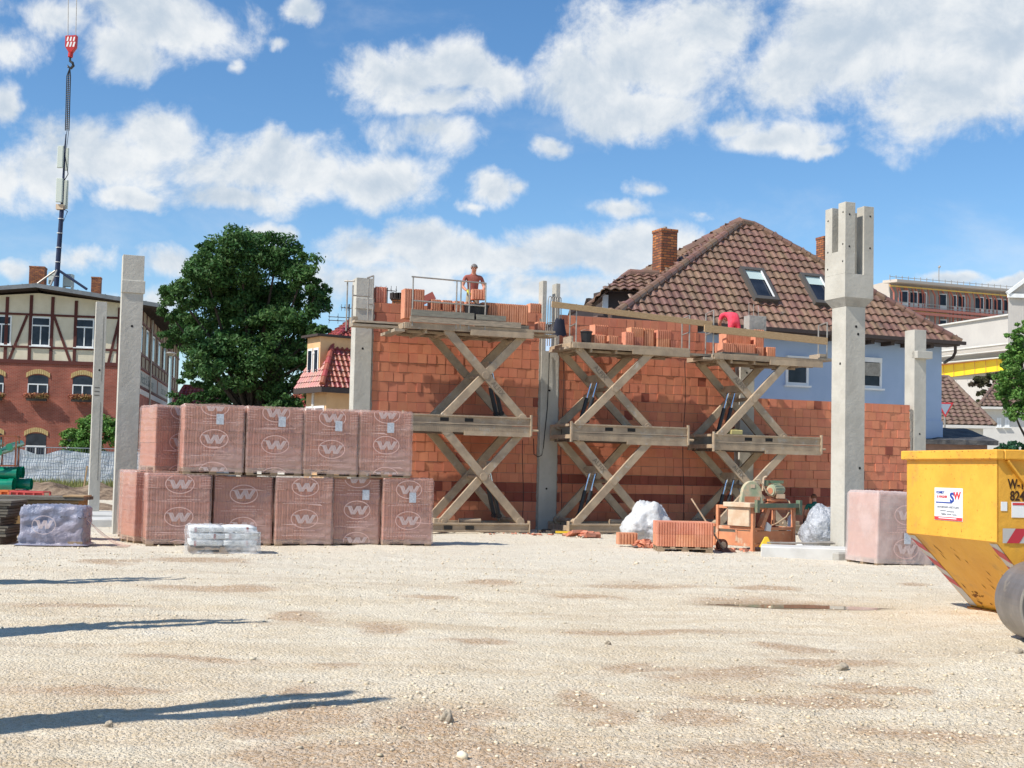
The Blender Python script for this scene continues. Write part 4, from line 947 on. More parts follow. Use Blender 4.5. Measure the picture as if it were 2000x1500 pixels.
pal(4.06, 1.08, ZU, 'wrapped pallet at the right end of the upper row', .65, (.08, 1.0), 11, rz=R(-1))
block_pallet('half hidden wrapped pallet set back at the left end of the upper row', Vector((-6.85, 26.0, ZU)), RA + R(14), 1.1, 1.0, 1.18, .62, None, 12)
block_pallet('wrapped pallet glimpsed at the left end of the lower row behind the front one', Vector((-7.10, 25.55, 0)), RA + R(12), 1.0, 1.0, 1.24, 2, None, 13)
block_pallet('narrow strip of a wrapped pallet at the very left of the lower row, farthest back', Vector((-7.62, 26.9, 0)), RA + R(8), .95, 1.0, 1.24, 2, None, 14)
pal(.55, 1.1, 0, 'wrapped pallet hidden behind the lower row, carrying the set back upper pallet', 2, seed=15, back=1.15)
block_pallet('pinkish wrapped block pallet leaning between the big column and the yellow skip', Vector((7.12, 24.15, -.04)), R(18), 1.18, 1.02, 1.2, .33, (.02, .52), 21, film=m_film2, tilt=R(1.5))
# shaded film heap over leftover blocks at the far left
t = thing('covered_pallet', 'low pallet under a crumpled bluish film printed with a W, beside the board stack', 'pallet of blocks', (-8.40, 23.85, 0), R(8))
m = MB(); m.box((-.5, -.4, 0), (.55, .45, .10)); m.build('pallet_base', m_pallet, t)
m = film_shell(1.10, .8, .03, .74, 31, skirt=.10, amp=.055, top=.0)
for i, v in enumerate(m.v):
    x, y, z = v
    if z > .55: m.v[i] = (x, y, z - .10 * abs(mnoise.noise(Vector((x * 3, y * 2, 5)))) - .10 * max(0, x - .3))
m.build('cover_film', m_filmb, t, sm=True)
m = MB(); m.prism(comb(.9, .6, .05, .012), .1, .62); m.build('blocks', m_brickp, t)
g = MB(); g2 = MB(); ring(g, -.12, .40, .21, .17, -.50, 0, .72, .012); wmark(g2, -.12, .41, .30, .15, -.503); g.build('printed_ring', m_print, t); g2.build('printed_letter', m_print, t)
vs = []; m = MB(); NX_, NY_ = 14, 8
for j in range(NY_):
    for i in range(NX_): x = i / (NX_ - 1); yv = j / (NY_ - 1); vs.append((.50 + x * .85, -.45 + yv * .7, max(.02, .66 * (1 - x) ** 1.7 * (1 - .25 * yv) + .03 * mnoise.noise(Vector((x * 6, yv * 5, 2))))))
m._add(vs, [(j * NX_ + i, j * NX_ + i + 1, (j + 1) * NX_ + i + 1, (j + 1) * NX_ + i) for j in range(NY_ - 1) for i in range(NX_ - 1)]); m.build('trailing_film', m_film, t, sm=True)
# timber crate with boards behind it
t = thing('board_crate', 'plywood crate under grey boards behind the bluish covered pallet', 'crate', (-9.38, 25.6, 0), R(6))
m = MB(); m.box((-.85, -.35, .08), (.85, .45, .78)); m.build('crate_side', mat('plywood', (.40, .26, .12), .8, (.30, .18, .08), 5, stretch=(1, 1, 9), bump=(20, .4, .01)), t)
m = MB()
for k in range(3): m.box((-1.0, -.4 + k * .3, .795), (.95, -.13 + k * .3, .86)); 
m.build('top_board', m_oldwood, t); m = MB(); m.box((.55, -.42, .861), (.95, .3, .89)); m.build('top_board', m_timber, t)
# stack of dark boards
t = thing('board_stack', 'stack of dark weathered boards on bearers at the left edge of the picture', 'board stack', (-9.86, 24.3, 0), R(4)); m = MB()
for k in range(13):
    x1 = .5 + rnd.uniform(-.03, .03) + (.06 if k > 10 else 0) - (.12 if 3 < k < 7 else 0); m.box((-1.4, -.5 + rnd.uniform(-.02, .02), .14 + k * .052), (x1, .5, .14 + k * .052 + .042))
m.build('boards', m_oldwood, t); m = MB()
for x in (-.9, -.1, .3): m.box((x, -.5, 0), (x + .1, .5, .138))
m.build('bearer', m_oldwood, t)
# pallet of white bags
m_bag = mat('white_bag', (.74, .75, .74), .55, (.66, .68, .68), 6, bump=[(5, .5, .02), (18, .4, .008)]); m_bagp = mat('bag_red_print', (.34, .11, .10), .7); m_bagt = mat('bag_grey_print', (.34, .36, .35), .7)
t = thing('bag_pallet', 'low pallet of white cement bags under clear film in front of the wrapped blocks', 'pallet of bags', (-5.12, 22.95, 0.01), R(17))
wood_pallet(t, 1.15, .75, .11); bg = MB(); pr = MB(); pt = MB()
for k in range(3):
    for i in range(2 if k < 3 else 1):
        w_ = .56; x = -.575 + i * .58 + (.02 if k % 2 else 0); z = .12 + k * .12; bm = bmesh.new(); bmesh.ops.create_cube(bm, size=1); bmesh.ops.subdivide_edges(bm, edges=bm.edges[:], cuts=4, use_grid_fill=True)
        vs = []
        for v in bm.verts:
            q = v.co * 2; f = 1 - .10 * (abs(q.x) ** 4 + abs(q.y) ** 4); vs.append((x + w_ / 2 + v.co.x * w_ * 1.02, v.co.y * .74 + .01 * mnoise.noise(q * 2 + Vector((k, i, 0))), z + .06 + v.co.z * .125 * (1 - .35 * max(abs(q.x), abs(q.y)) ** 6)))
        fs = [[v.index for v in f.verts] for f in bm.faces]; bm.verts.index_update(); bm.free(); bg._add(vs, fs)
        y = -.385; rx = x + (.33 if (k + i) % 2 else .02) + .05; pr.poly([(rx, y, z + .01), (rx + .04, y, z + .01), (rx + .04, y, z + .10), (rx, y, z + .10)])
        for q in range(3):
            xx = x + .12 + q * .13; pt.poly([(xx, y, z + .04), (xx + .1, y, z + .04), (xx + .1, y, z + .05), (xx, y, z + .05)]); pt.poly([(xx, y, z + .07), (xx + .07, y, z + .07), (xx + .07, y, z + .078), (xx, y, z + .078)])
bg.build('bags', m_bag, t, sm=True); pr.build('red_print', m_bagp, t); pt.build('grey_print', m_bagt, t)
m_clear = mat('clear_film', (.80, .82, .84), .18, spec=.8, transp=(.12, .55, 3), bump=[(4, .8, .05), (14, .6, .02)])
fm_ = film_shell(1.24, .84, .0, .47, 41, skirt=.04, amp=.03, top=0)
for i, v in enumerate(fm_.v):
    x, y, z = v
    if z > .38: z -= max(0, x) * .16 + .03 * abs(mnoise.noise(Vector((x * 5, y * 5, 0)))); fm_.v[i] = (x, y, z)
fm_.build('cover_film', m_clear, t, sm=True)

# ------------------------------------------------------------------ open block pallet and small stacks by the saw
t = thing('open_block_pallet', 'unwrapped orange clay blocks on a pallet, two courses high, left of the saw', 'pallet of blocks', (3.52, 26.05, .0), R(0)); wood_pallet(t, 1.1, .8, .12)
b = MB(); y0 = -.40
for k in range(2):
    x = -.56
    while x < .54:
        w_ = .372 if x < .5 else .1; w_ = min(w_, .56 - x); b.T = Matrix.Translation((x + w_ / 2, y0 + .2, .125 + k * .245)); b.prism(comb(w_ - .004, .4, .055, .013), 0, .242); b.T = Matrix.Translation((x + w_ / 2, y0 + .62, .125 + k * .245)); b.prism(comb(w_ - .004, .4, .055, .013), 0, .242); x += w_
b.T = None; b.build('blocks', m_clayb, t)
for k in range(1): block((2.50, 27.3, .06), R(6), .40, .3, .245, 'single ribbed clay block on the gravel at the far left of the saw yard')
m_rub = mat('broken_clay', (.58, .21, .12), .9, (.50, .22, .15), 5, rv=.2, bump=(30, .5, .01))
def rubble(label, p, n, ra, rb, s0, s1, hz):
    m = MB(); r_ = random.Random(n + int(p[0] * 10))
    for k in range(n):
        x = r_.gauss(0, ra * .45); y = r_.gauss(0, rb * .45); z = max(0, hz * (1 - (x / ra) ** 2 - (y / rb) ** 2)) * r_.random(); s = r_.uniform(s0, s1)
        m.T = Matrix.Translation((x, y, z + s * .2)) @ Matrix.Rotation(r_.uniform(0, 6.3), 4, 'Z') @ Matrix.Rotation(r_.uniform(-.5, .5), 4, 'X')
        a, b_, c = s * r_.uniform(.5, 1.1), s * r_.uniform(.3, .6), s * r_.uniform(.15, .4); j = lambda: r_.uniform(.75, 1.1)
        m.hexa([(-a * j(), -b_ * j(), -c), (a * j(), -b_ * j(), -c), (a * j(), b_ * j(), -c), (-a * j(), b_ * j(), -c), (-a * j(), -b_ * j(), c * j()), (a * j(), -b_ * j(), c * j()), (a * j(), b_ * j(), c * j()), (-a * j(), b_ * j(), c * j())])
    m.T = None; o = m.build('clay_rubble', m_rub, loc=p); tag(o, label, 'rubble', kind='stuff')
rubble('small heap of broken orange clay pieces on the gravel in front of the lifts', (1.72, 30.6, .03), 26, .38, .3, .07, .16, .14)
rubble('broken clay pieces strewn between the small block and the open pallet', (2.86, 27.0, .03), 26, .3, .3, .06, .13, .12)
rubble('crumbs of clay scattered under and around the saw', (4.3, 26.6, .02), 40, .9, .5, .03, .08, .02)
rubble('crumbs of clay along the foot of the left lift', (.6, 31.2, .02), 30, 1.2, .25, .02, .05, .02)
# white plastic heaps
def sheet_heap(label, p, w, d, h, seed, m, lean=0, rot=0):
    bm = bmesh.new(); bmesh.ops.create_icosphere(bm, subdivisions=5, radius=1)
    for v in bm.verts:
        c = v.co.copy(); q = c * 1.6 + Vector((seed, 0, 0)); n1 = mnoise.noise(q); qa = Vector((q.x * 2 + q.z * 2.5, q.y * 3, q.z * 1.2 - q.x * .8)); rdg = 1 - abs(mnoise.noise(qa * 1.2)) * 2; r2 = 1 - abs(mnoise.noise(qa * 2.9 + Vector((3, 1, seed)))) * 2
        k = 1 + .26 * n1 + .08 * rdg + .045 * r2 + .012 * (1 - abs(mnoise.noise(qa * 7)) * 2); z = max(c.z * k * .5 + .5, 0) if c.z < 0 else c.z * k * .5 + .5
        tp = 1 - .38 * max(0, z - .35); v.co = Vector((c.x * k * w / 2 * tp + lean * z, c.y * k * d / 2 * tp, z * h))
    me = bpy.data.meshes.new('plastic_sheet'); bm.to_mesh(me); bm.free(); me.materials.append(m); me.polygons.foreach_set('use_smooth', [True] * len(me.polygons))
    o = bpy.data.objects.new('plastic_sheet', me); COL.objects.link(o); o.location = p; o.rotation_euler = (0, 0, rot); tag(o, label, 'plastic sheet')
m_ps = mat('white_sheet', (.66, .66, .65), .3, (.56, .56, .56), 3, spec=.6, transp=.88, bump=[(5, .5, .04), (16, .35, .01)])
m_ps2 = mat('silvery_sheet', (.52, .54, .57), .25, (.34, .36, .40), 5, spec=.8, transp=.9, bump=[(5, 1, .08), (15, .9, .03)])
sheet_heap('crumpled heap of white plastic sheet behind the open block pallet', (2.98, 28.1, -.02), .98, .8, .98, 2, m_ps, .06)
sheet_heap('silvery crumpled plastic sheet bulging beside the foot of the big column', (6.60, 27.4, -.02), .82, .8, .98, 9, m_ps2, .10)
# broom / shovel
t = thing('shovel', 'long handled shovel leaning against the open block pallet', 'shovel', (4.12, 26.55, 0)); m = MB(); m.cyl((-.32, .3, 1.06), (.26, -.35, .06), .017, 8); m.build('handle', m_pallet, t)
m = MB(); m.hexa([(.2, -.5, .01), (.48, -.42, .01), (.5, -.40, .03), (.2, -.46, .03), (.2, -.3, .07), (.42, -.26, .07), (.42, -.25, .09), (.2, -.28, .09)]); m.build('blade', mat('rusty_steel', (.12, .05, .035), .8, (.2, .09, .05), 10, bump=(30, .4, .004)), t)
# ------------------------------------------------------------------ masonry saw
m_or = mat('orange_paint', (.60, .26, .13), .65, (.52, .21, .11), 3, bump=(20, .25, .005), dirt=((.60, .48, .34), 3.5, .55, .72), rv=.06)
m_gn = mat('dusty_green_paint', (.30, .36, .23), .65, (.50, .44, .30), 4, bump=(20, .25, .005), dirt=((.62, .42, .26), 4, .52, .68)); m_gnd = mat('green_steel', (.10, .17, .11), .6, (.20, .20, .13), 6)
m_orr = mat('shaded_rust', (.22, .07, .045), .8, (.15, .05, .035), 4); m_cream = mat('cement_dusted', (.62, .50, .36), .8, (.55, .38, .25), 4, bump=(14, .4, .01)); m_hose = mat('dusty_hose', (.42, .33, .22), .7)
sc_ = gr(1470, 1076)
t = thing('masonry_saw', 'orange and green masonry saw with round blade guard and motor, standing on the gravel', 'masonry saw', (sc_.x, sc_.y, 0), R(38))
m = MB()
for (x, y) in ((0, 0), (0, .98), (1.30, 0), (1.30, .98)): m.box((x, y, 0), (x + .075, y + .075, .93))
for z in (.08, .42, .86):
    m.box((.005, .08, z), (.06, .975, z + .07)); m.box((.08, .005, z), (1.295, .06, z + .06)); m.box((1.31, .08, z), (1.37, .975, z + .06)); m.box((.08, .99, z), (1.295, 1.05, z + .06))
m.box((.01, .45, .152), (.05, .50, .418)); m.box((-.02, 1.06, .05), (.06, 1.34, .11)); m.box((-.02, 1.30, .11), (.06, 1.34, .52)); m.box((-.02, 1.06, .46), (.06, 1.295, .52)); m.box((-.02, 1.06, .26), (.06, 1.295, .31))
m.box((.0, -.02, -.06), (.07, .05, .0)); m.build('frame', m_or, t, bevel=.006)
m = MB(); m.box((.02, .08, .153), (.04, .445, .40)); m.box((.02, .505, .153), (.04, .97, .36)); m.box((0, 1.07, .11), (.03, 1.29, .255)); m.build('lower_panel', m_or, t)
m = MB(); m.box((-.06, .06, .50), (.16, .66, .90)); m.box((-.12, -.02, .90), (.22, .74, 1.0)); m.build('splash_box', m_cream, t, bevel=.01)
m = MB(); m.box((.10, .035, .145), (1.28, .055, .40)); m.box((.10, .10, .42), (1.28, .9, .46)); m.build('tank_front', m_or, t)
m = MB(); m.box((.25, .45, .46), (1.25, .95, .84)); m.build('water_tank', m_orr, t)
m = MB(); m.bar((.46, .03, .86), (.26, .03, .48), .10, .13, up=(0, 1, 0)); m.bar((.72, .06, .84), (.70, .06, .55), .05, .06, up=(0, 1, 0)); m.build('brace', m_or, t)
m = MB(); m.box((.10, -.07, .90), (1.45, .0, .99)); m.box((.02, -.10, .80), (.10, -.02, 1.06)); m.box((1.40, -.09, .74), (1.48, .02, 1.06)); m.build('slide_rail', m_gnd, t)
TU = (Matrix.Translation(Vector((sc_.x, sc_.y, 0))) @ Matrix.Rotation(R(38), 4, 'Z')).inverted() @ Matrix.Translation(Vector((5.28, 28.15, .05))) @ Matrix.Rotation(R(10), 4, 'Z') @ Matrix.Diagonal((.86, .86, .95, 1))
def MT(): q = MB(); q.T = TU; return q
P_ = [(-.33, -.06), (-.30, .08)] + [(-.02 + .27 * math.cos(math.pi - math.pi * k / 18), .14 + .32 * math.sin(math.pi - math.pi * k / 18)) for k in range(19)] + [(.29, -.06)]
MY = Matrix(((1, 0, 0, 0), (0, 0, 1, 0), (0, 1, 0, 0), (0, 0, 0, 1)))
m = MT(); m.prism(P_, -.22, -.06, M=Matrix.Translation((-.02, 0, 1.02)) @ MY); go_ = m.build('blade_guard', m_gn, t, bevel=.012)
m = MT(); m.box((-.24, -.232, .98), (.16, -.222, 1.12)); m.build('guard_plate', m_or, go_); m = MT(); m.box((-.08, -.232, 1.32), (.03, -.222, 1.40)); m.build('sticker', m_cream, go_)
m = MT(); m.cyl((-.02, -.14, 1.09), (-.02, -.12, 1.09), .27, 28); m.build('saw_blade', m_chrome, t)
m = MT(); m.cyl((.46, -.22, 1.26), (.78, .02, 1.28), .14, 18); m.cyl((.76, .0, 1.28), (.88, .09, 1.285), .10, 16); m.cyl((.43, -.25, 1.26), (.46, -.22, 1.26), .115, 18); 
for k in range(14): a = 2 * math.pi * k / 14; m.bar(Vector((.50, -.19, 1.26)) + Vector((-.09 * math.cos(a), .12 * math.cos(a), .15 * math.sin(a))), Vector((.76, .0, 1.28)) + Vector((-.09 * math.cos(a), .12 * math.cos(a), .15 * math.sin(a))), .012, .02)
m.build('motor', m_gn, t, bevel=.005)
m = MT(); m.cyl((.425, -.255, 1.26), (.44, -.24, 1.26), .07, 14); m.build('motor_cap', m_or, t)
m = MT(); m.box((.58, -.32, 1.09), (.80, -.14, 1.19)); m.build('terminal_box', m_cream, t); m = MT(); m.box((.38, -.24, 1.02), (.88, .12, 1.07)); m.bar((.32, -.1, .95), (.66, .0, 1.06), .25, .05); m.build('motor_bracket', m_or, t)
m = MT(); m.box((.46, -.02, 1.43), (.88, .06, 1.50)); m.box((.34, -.05, 1.37), (.46, .06, 1.50)); m.build('head_arm', m_gnd, t); m = MT(); m.cyl((.30, -.05, 1.25), (.33, -.05, 1.56), .028, 8); m.cyl((.33, -.05, 1.56), (.40, -.05, 1.585), .024, 8); m.build('crank_handle', m_cream, t)
m = MT(); m.tube([(.02, -.25, 1.51), (.14, -.27, 1.50), (.24, -.28, 1.36), (.32, -.28, 1.22), (.50, -.26, 1.13)], .02, 8); m.build('hose', m_hose, t)
m = MT(); m.tube([(.84, -.1, 1.12), (.93, -.28, 1.02), (.92, -.42, .86), (.76, -.52, .68), (.52, -.55, .54), (.36, -.52, .48)], .018, 8); m.build('hose', m_hose, t)
m = MB(); m.hexa([(.36, -.05, .42), (.5, -.05, .40), (.5, -.0, .40), (.36, -.0, .42), (.40, -.05, .60), (.53, -.05, .52), (.53, -.0, .52), (.40, -.0, .60)]); m.build('white_rag', m_white, t)
# wheel lying before it
t = thing('rubble_wheel', 'small rusty wheel lying on the gravel in front of the saw', 'wheel', (4.38, 26.45, .13), R(30)); m = MB()
m.cyl((0, -.04, 0), (0, .04, 0), .13, 20); m.build('tyre', mat('rusty_wheel', (.20, .075, .045), .9, (.12, .05, .035), 12), t); m = MB(); m.cyl((0, -.055, 0), (0, -.042, 0), .075, 14); m.build('hub', m_cream, t)
# yellow cone-shaped sack edge, bags, bottle
m = MB(); m._add([(-.14, -.05, 0), (.14, -.05, 0), (.14, .05, 0), (-.14, .05, 0), (-.03, -.02, .22), (.04, -.02, .22), (.04, .02, .22), (-.03, .02, .22)], [(3, 2, 1, 0), (4, 5, 6, 7), (0, 1, 5, 4), (1, 2, 6, 5), (2, 3, 7, 6), (3, 0, 4, 7)])
m.build('yellow_marker', MATS['yellow_plastic'], loc=(5.38, 26.9, .08), bevel=.01, label='small yellow wedge shaped marker in front of the saw frame', cat='marker')
m = MB(); m.cyl((0, 0, 0), (0, 0, .62), .10, 14, r2=.085); m.cyl((0, 0, .62), (.01, 0, .70), .085, 14, r2=.03); m.build('white_sack', m_bag, loc=(6.28, 28.6, .02), sm=True, label='tall white paper sack standing right of the saw', cat='sack')
m = MB(); m.sphere((0, 0, .05), .07, 10, 6, sc=(1.4, 1, .7)); m.build('white_bag', m_bag, loc=(6.42, 28.3, 0), sm=True, label='small white bag lying beside the tall white sack', cat='bag')
m = MB(); m.cyl((0, 0, .03), (1.35, .1, .05), .02, 6); m.cyl((1.0, .07, .05), (1.3, .1, .06), .035, 8); m.build('pipe', m_pipe, loc=(5.2, 25.9, .2), rz=R(-8), label='thin grey pipe lying on top of the pale footing slab', cat='pipe')

# ------------------------------------------------------------------ yellow skip
m_sk = mat('skip_yellow', (.80, .42, .05), .5, (.72, .35, .04), 1.8, spec=.4, bump=[(1.6, .5, .06), (7, .25, .015), (40, .15, .003)], dirt=((.52, .27, .07), 2.6, .56, .74))
m_skd = mat('skip_rust', (.22, .08, .03), .85, (.34, .16, .04), 12)
m_rw = mat('reflective_grey', (.50, .48, .46), .4, spec=.6); m_rr = mat('reflective_red', (.50, .02, .04), .4, spec=.6); m_blk = mat('stencil_black', (.05, .02, .01), .7)
t = thing('skip', 'yellow trapezoid skip with company sticker and red and white warning stripes, at the right edge', 'skip', (5.32, 14.0, 0), R(12))
# local: x to the right along the long side, y away from the camera along the end
wd, Ls, zr, zb = 1.94, 3.6, 1.84, .92; ov = .82; yi = .10
m = MB()
A = [(0, 0, zb), (0, wd, zb), (0, wd, zr), (0, 0, zr)]
shell = [((0, 0, zb), (0, 0, zr), (0, wd, zr), (0, wd, zb)),                                   # end, upper
         ((ov, yi, 0.03), (0, 0, zb), (0, wd, zb), (ov, wd - yi, .03)),                              # end, sloping
         ((ov, yi, .03), (Ls - ov, yi, .03), (Ls, 0, zb), (0, 0, zb)), ((0, 0, zb), (Ls, 0, zb), (Ls, 0, zr), (0, 0, zr)),
         ((ov, wd - yi, .03), (0, wd, zb), (Ls, wd, zb), (Ls - ov, wd - yi, .03)), ((0, wd, zb), (0, wd, zr), (Ls, wd, zr), (Ls, wd, zb)),
         ((Ls, 0, zb), (Ls, wd, zb), (Ls, wd, zr), (Ls, 0, zr)), ((Ls - ov, yi, .03), (Ls - ov, wd - yi, .03), (Ls, wd, zb), (Ls, 0, zb)), ((ov, yi, .03), (ov, wd - yi, .03), (Ls - ov, wd - yi, .03), (Ls - ov, yi, .03))]
for q in shell: m.poly(q)
so = m.build('body', m_sk, t); sl = so.modifiers.new('solid', 'SOLIDIFY'); sl.thickness = .012; sl.offset = -1
m = MB(); r0 = .055
m.box((-r0, -r0, zr - .02), (.05, wd + r0, zr + .09)); m.box((.052, -r0, zr - .02), (Ls + r0, .05, zr + .09)); m.box((.052, wd - .05, zr - .02), (Ls + r0, wd + r0, zr + .09)); m.box((Ls - .05, .052, zr - .02), (Ls + r0, wd - .052, zr + .09))
m.build('rim', m_sk, t, bevel=.012)
m = MB(); m.bar((.1, -.03, zr - .03), (.55, -.035, zb + .35), .05, .02); m.build('side_rib', m_sk, t)
# reflective strips on the sloping end edges and the long side
def strip(a, b, up, n, wdt, off, name='warning_stripe'):
    a = Vector(a); b = Vector(b); up = Vector(up).normalized(); d = (b - a) / n; nrm = d.cross(up).normalized() * off; g = MB()
    dn = d.normalized() * wdt * .7
    for k in range(n):
        p = a + d * k; q = p + d * .5
        g.poly([p + nrm, q + nrm, q + up * wdt - dn * 0 + nrm, p + up * wdt + nrm], m=0); g.poly([q + nrm, p + d + nrm, p + d + up * wdt + nrm, q + up * wdt + nrm], m=1)
    return g.build(name, [m_rw, m_rr], t)
def slantstrip(a, b, up, n, wdt, off):
    a = Vector(a); b = Vector(b); up = Vector(up).normalized(); L0 = (b - a).length; d = (b - a).normalized(); nrm = d.cross(up).normalized() * off; g = MB(); g.poly([a + nrm, b + nrm, b + up * wdt + nrm, a + up * wdt + nrm], m=0)
    pw = L0 / n; nr2 = nrm * 1.5
    for k in range(n):
        s0 = k * pw + pw * .15; s1 = s0 + pw * .5; sh = wdt * .7
        if s1 + sh > L0: continue
        g.poly([a + d * s0 + nr2, a + d * s1 + nr2, a + d * (s1 + sh) + up * wdt + nr2, a + d * (s0 + sh) + up * wdt + nr2], m=1)
    return g.build('warning_stripe', [m_rw, m_rr], t)
sd = Vector((ov, 0, -(zb - .03))).normalized()
slantstrip((.02, wd - .02, zb - .022), (ov * .98, wd - yi - .02, .052), (0, -1, 0), 4, .15, .005)
slantstrip((.02, .18, zb - .022), (ov * .98, yi + .16, .052), (0, -1, 0), 4, .15, .005)
slantstrip((.06, -.001, zb - .01), (1.9, -.001, zb - .01), (0, 0, 1), 6, .16, .005)
# sticker on the end: white board with red foot bar, blue S, red W, grey lines
Ry = lambda y, z: (-.006, y, z)
m_wht = mat('sticker_white', (.82, .83, .84), .4); m_blu = mat('print_blue', (.03, .07, .33), .5); m_red = mat('print_red', (.62, .05, .06), .5); m_gry = mat('print_grey', (.22, .23, .26), .5)
# on the end face, x of the sticker runs towards the camera (-y)
yc, zc, sw, shh = .98, 1.30, .60, .36
st_ = MB(); st_.box((-.006, yc - sw / 2, zc - shh / 2 - .01), (-.002, yc + sw / 2, zc + shh / 2 + .01)); sto = st_.build('company_sticker', m_wht, t)
q = MB(); q.box((-.010, yc - sw / 2 + .005, zc - shh / 2 - .005), (-.0065, yc + sw / 2 - .005, zc - shh / 2 + .032)); q.build('red_bar', m_red, sto)
fm = lambda y, z: facing((-.0085, y, z), (0, -1, 0))
text('SCHMIDT', .042, m_blu, sto, fm(yc + .17, zc + .135), sx=1.0, bold=.0006); text('& WAGNER', .042, m_red, sto, fm(yc + .13, zc + .085), bold=.0006)
text('S', .15, m_blu, sto, fm(yc - .08, zc + .075), bold=.006, sx=1.3); text('W', .12, m_red, sto, fm(yc - .19, zc + .10), bold=.004, sx=1.15)
q = MB(); q.box((-.010, yc - .08, zc + .012), (-.0065, yc + .27, zc + .026)); q.build('blue_bar', m_blu, sto)
text('ENTSORGUNG & RECYCLING', .036, m_gry, sto, fm(yc, zc - .035), sx=.98); text('Telefon', .036, m_gry, sto, fm(yc + .10, zc - .115))
q = MB()
for (ya, l, z) in ((.17, .12, -.075), (.03, .16, -.082), (.03, .10, -.112), (-.09, .09, -.116)): q.box((-.010, yc + ya - l, zc + z - .007), (-.0065, yc + ya, zc + z + .004))
q.build('fine_print', m_gry, sto); q = MB(); q.box((-.0125, yc - .18, zc - .168), (-.0105, yc + .2, zc - .158)); q.build('fine_print', m_wht, sto)
text('W-1', .15, m_blk, t, facing((.125, -.004, 1.55), (1, 0, 0)), bold=.003, sx=.72, align='LEFT' ); text('824', .15, m_blk, t, facing((.15, -.004, 1.42), (1, 0, 0)), bold=.003, sx=.8, align='LEFT')
q = MB(); q.box((.04, -.006, 1.26), (.115, -.002, 1.36)); q.build('small_label', m_wht, t); q = MB(); q.box((.17, -.006, 1.19), (.40, -.002, 1.36)); lo = q.build('notice_label', m_wht, t); q = MB(); q.box((.18, -.009, 1.325), (.39, -.0065, 1.35)); q.build('red_bar', m_red, lo)
# rust streaks and scrapes on the slope
q = MB(); r_ = random.Random(3); nn_ = Vector((-(zb - .03), 0, -ov)).normalized()
for k in range(26):
    s0 = r_.uniform(.1, .9); y = r_.uniform(.25, 1.7); l = r_.uniform(.03, .14); p = Vector((ov * s0, y, zb - (zb - .03) * s0)) + nn_ * .003; v = sd * l + Vector((0, r_.uniform(-.05, -.01), 0)); w_ = Vector((0, r_.uniform(.004, .012), 0))
    q.poly([p, p + v * .5 + w_, p + v, p + v * .5 - w_])
for k in range(16):
    p = Vector((ov * .86, 1.45 + r_.gauss(0, .12), .15 + r_.gauss(0, .05))); s0 = (zb - p.z) / (zb - .03); p = Vector((ov * s0, p.y, p.z)) + nn_ * .0035; a = r_.uniform(.01, .035)
    q.poly([p + sd * a, p + Vector((0, a * 1.4, 0)), p - sd * a, p - Vector((0, a * 1.2, 0))])
q.build('rust_mark', m_skd, t)
q = MB()
for k in range(70):
    y = r_.uniform(.05, 1.9); z = r_.choice((r_.uniform(zb + .01, zb + .12), r_.uniform(zb, zr - .02), r_.uniform(zr - .3, zr - .04))); a = r_.uniform(.005, .016); q.poly([(-.002, y, z), (-.002, y + a, z + a * r_.uniform(-.6, .6)), (-.002, y + a * .6, z - a)])
q.build('chipped_paint', m_skd, t)
q = MB()
for k in range(60):
    y = r_.uniform(-.04, 1.98); z = r_.choice((r_.uniform(zr - .015, zr + .085), zr - .012, zr + .078)); a = r_.uniform(.006, .022); q.poly([(-.0575, y, z), (-.0575, y + a * 1.5, z + a * r_.uniform(-.3, .3)), (-.0575, y + a * .6, z - a * .6)])
q.build('rim_scrape', m_skd, t)
q = MB(); q.box((ov - .05, yi - .01, 0.0), (Ls - ov, wd - yi, .028)); q.build('skid_plate', m_skd, t)

# ------------------------------------------------------------------ steel drum of the compactor at the right edge
t = thing('compactor_roller', 'grey steel roller drum half cut off by the right picture edge', 'roller', (5.25, 12.2, 0), R(-4))
m = MB(); Rr = .40; n = 48; m.cyl((0, -.02, Rr), (0, .75, Rr), Rr, n); m.build('drum', mat('worn_drum_steel', (.27, .25, .24), .42, (.20, .185, .175), 3, metal=.55, bump=[(3, .2, .02), (60, .15, .002)], dirt=((.42, .36, .28), 4, .56, .72)), t)
q = MB(); a, b = [(Rr * math.cos(2 * math.pi * i / n), Rr * math.sin(2 * math.pi * i / n)) for i in range(n)], [((Rr - .02) * math.cos(2 * math.pi * i / n), (Rr - .02) * math.sin(2 * math.pi * i / n)) for i in range(n)]
for i in range(n): j = (i + 1) % n; q.hexa([(a[i][0], -.035, Rr + a[i][1]), (a[j][0], -.035, Rr + a[j][1]), (b[j][0], -.035, Rr + b[j][1]), (b[i][0], -.035, Rr + b[i][1]), (a[i][0], -.0205, Rr + a[i][1]), (a[j][0], -.0205, Rr + a[j][1]), (b[j][0], -.0205, Rr + b[j][1]), (b[i][0], -.0205, Rr + b[i][1])])
q.build('drum_rim', m_pipe, t); q = MB(); q.cyl((0, -.09, Rr), (0, -.02, Rr), .09, 16); q.build('hub', m_cyl, t)
q = MB(); q.box((-.04, -.13, Rr - .05), (1.1, -.09, Rr + .05)); q.box((-.04, .8, Rr - .05), (1.1, .84, Rr + .05)); q.box((.6, -.09, Rr - .05), (1.0, .8, Rr + .5)); q.build('yoke', mat('machine_paint', (.75, .62, .10), .5), t)
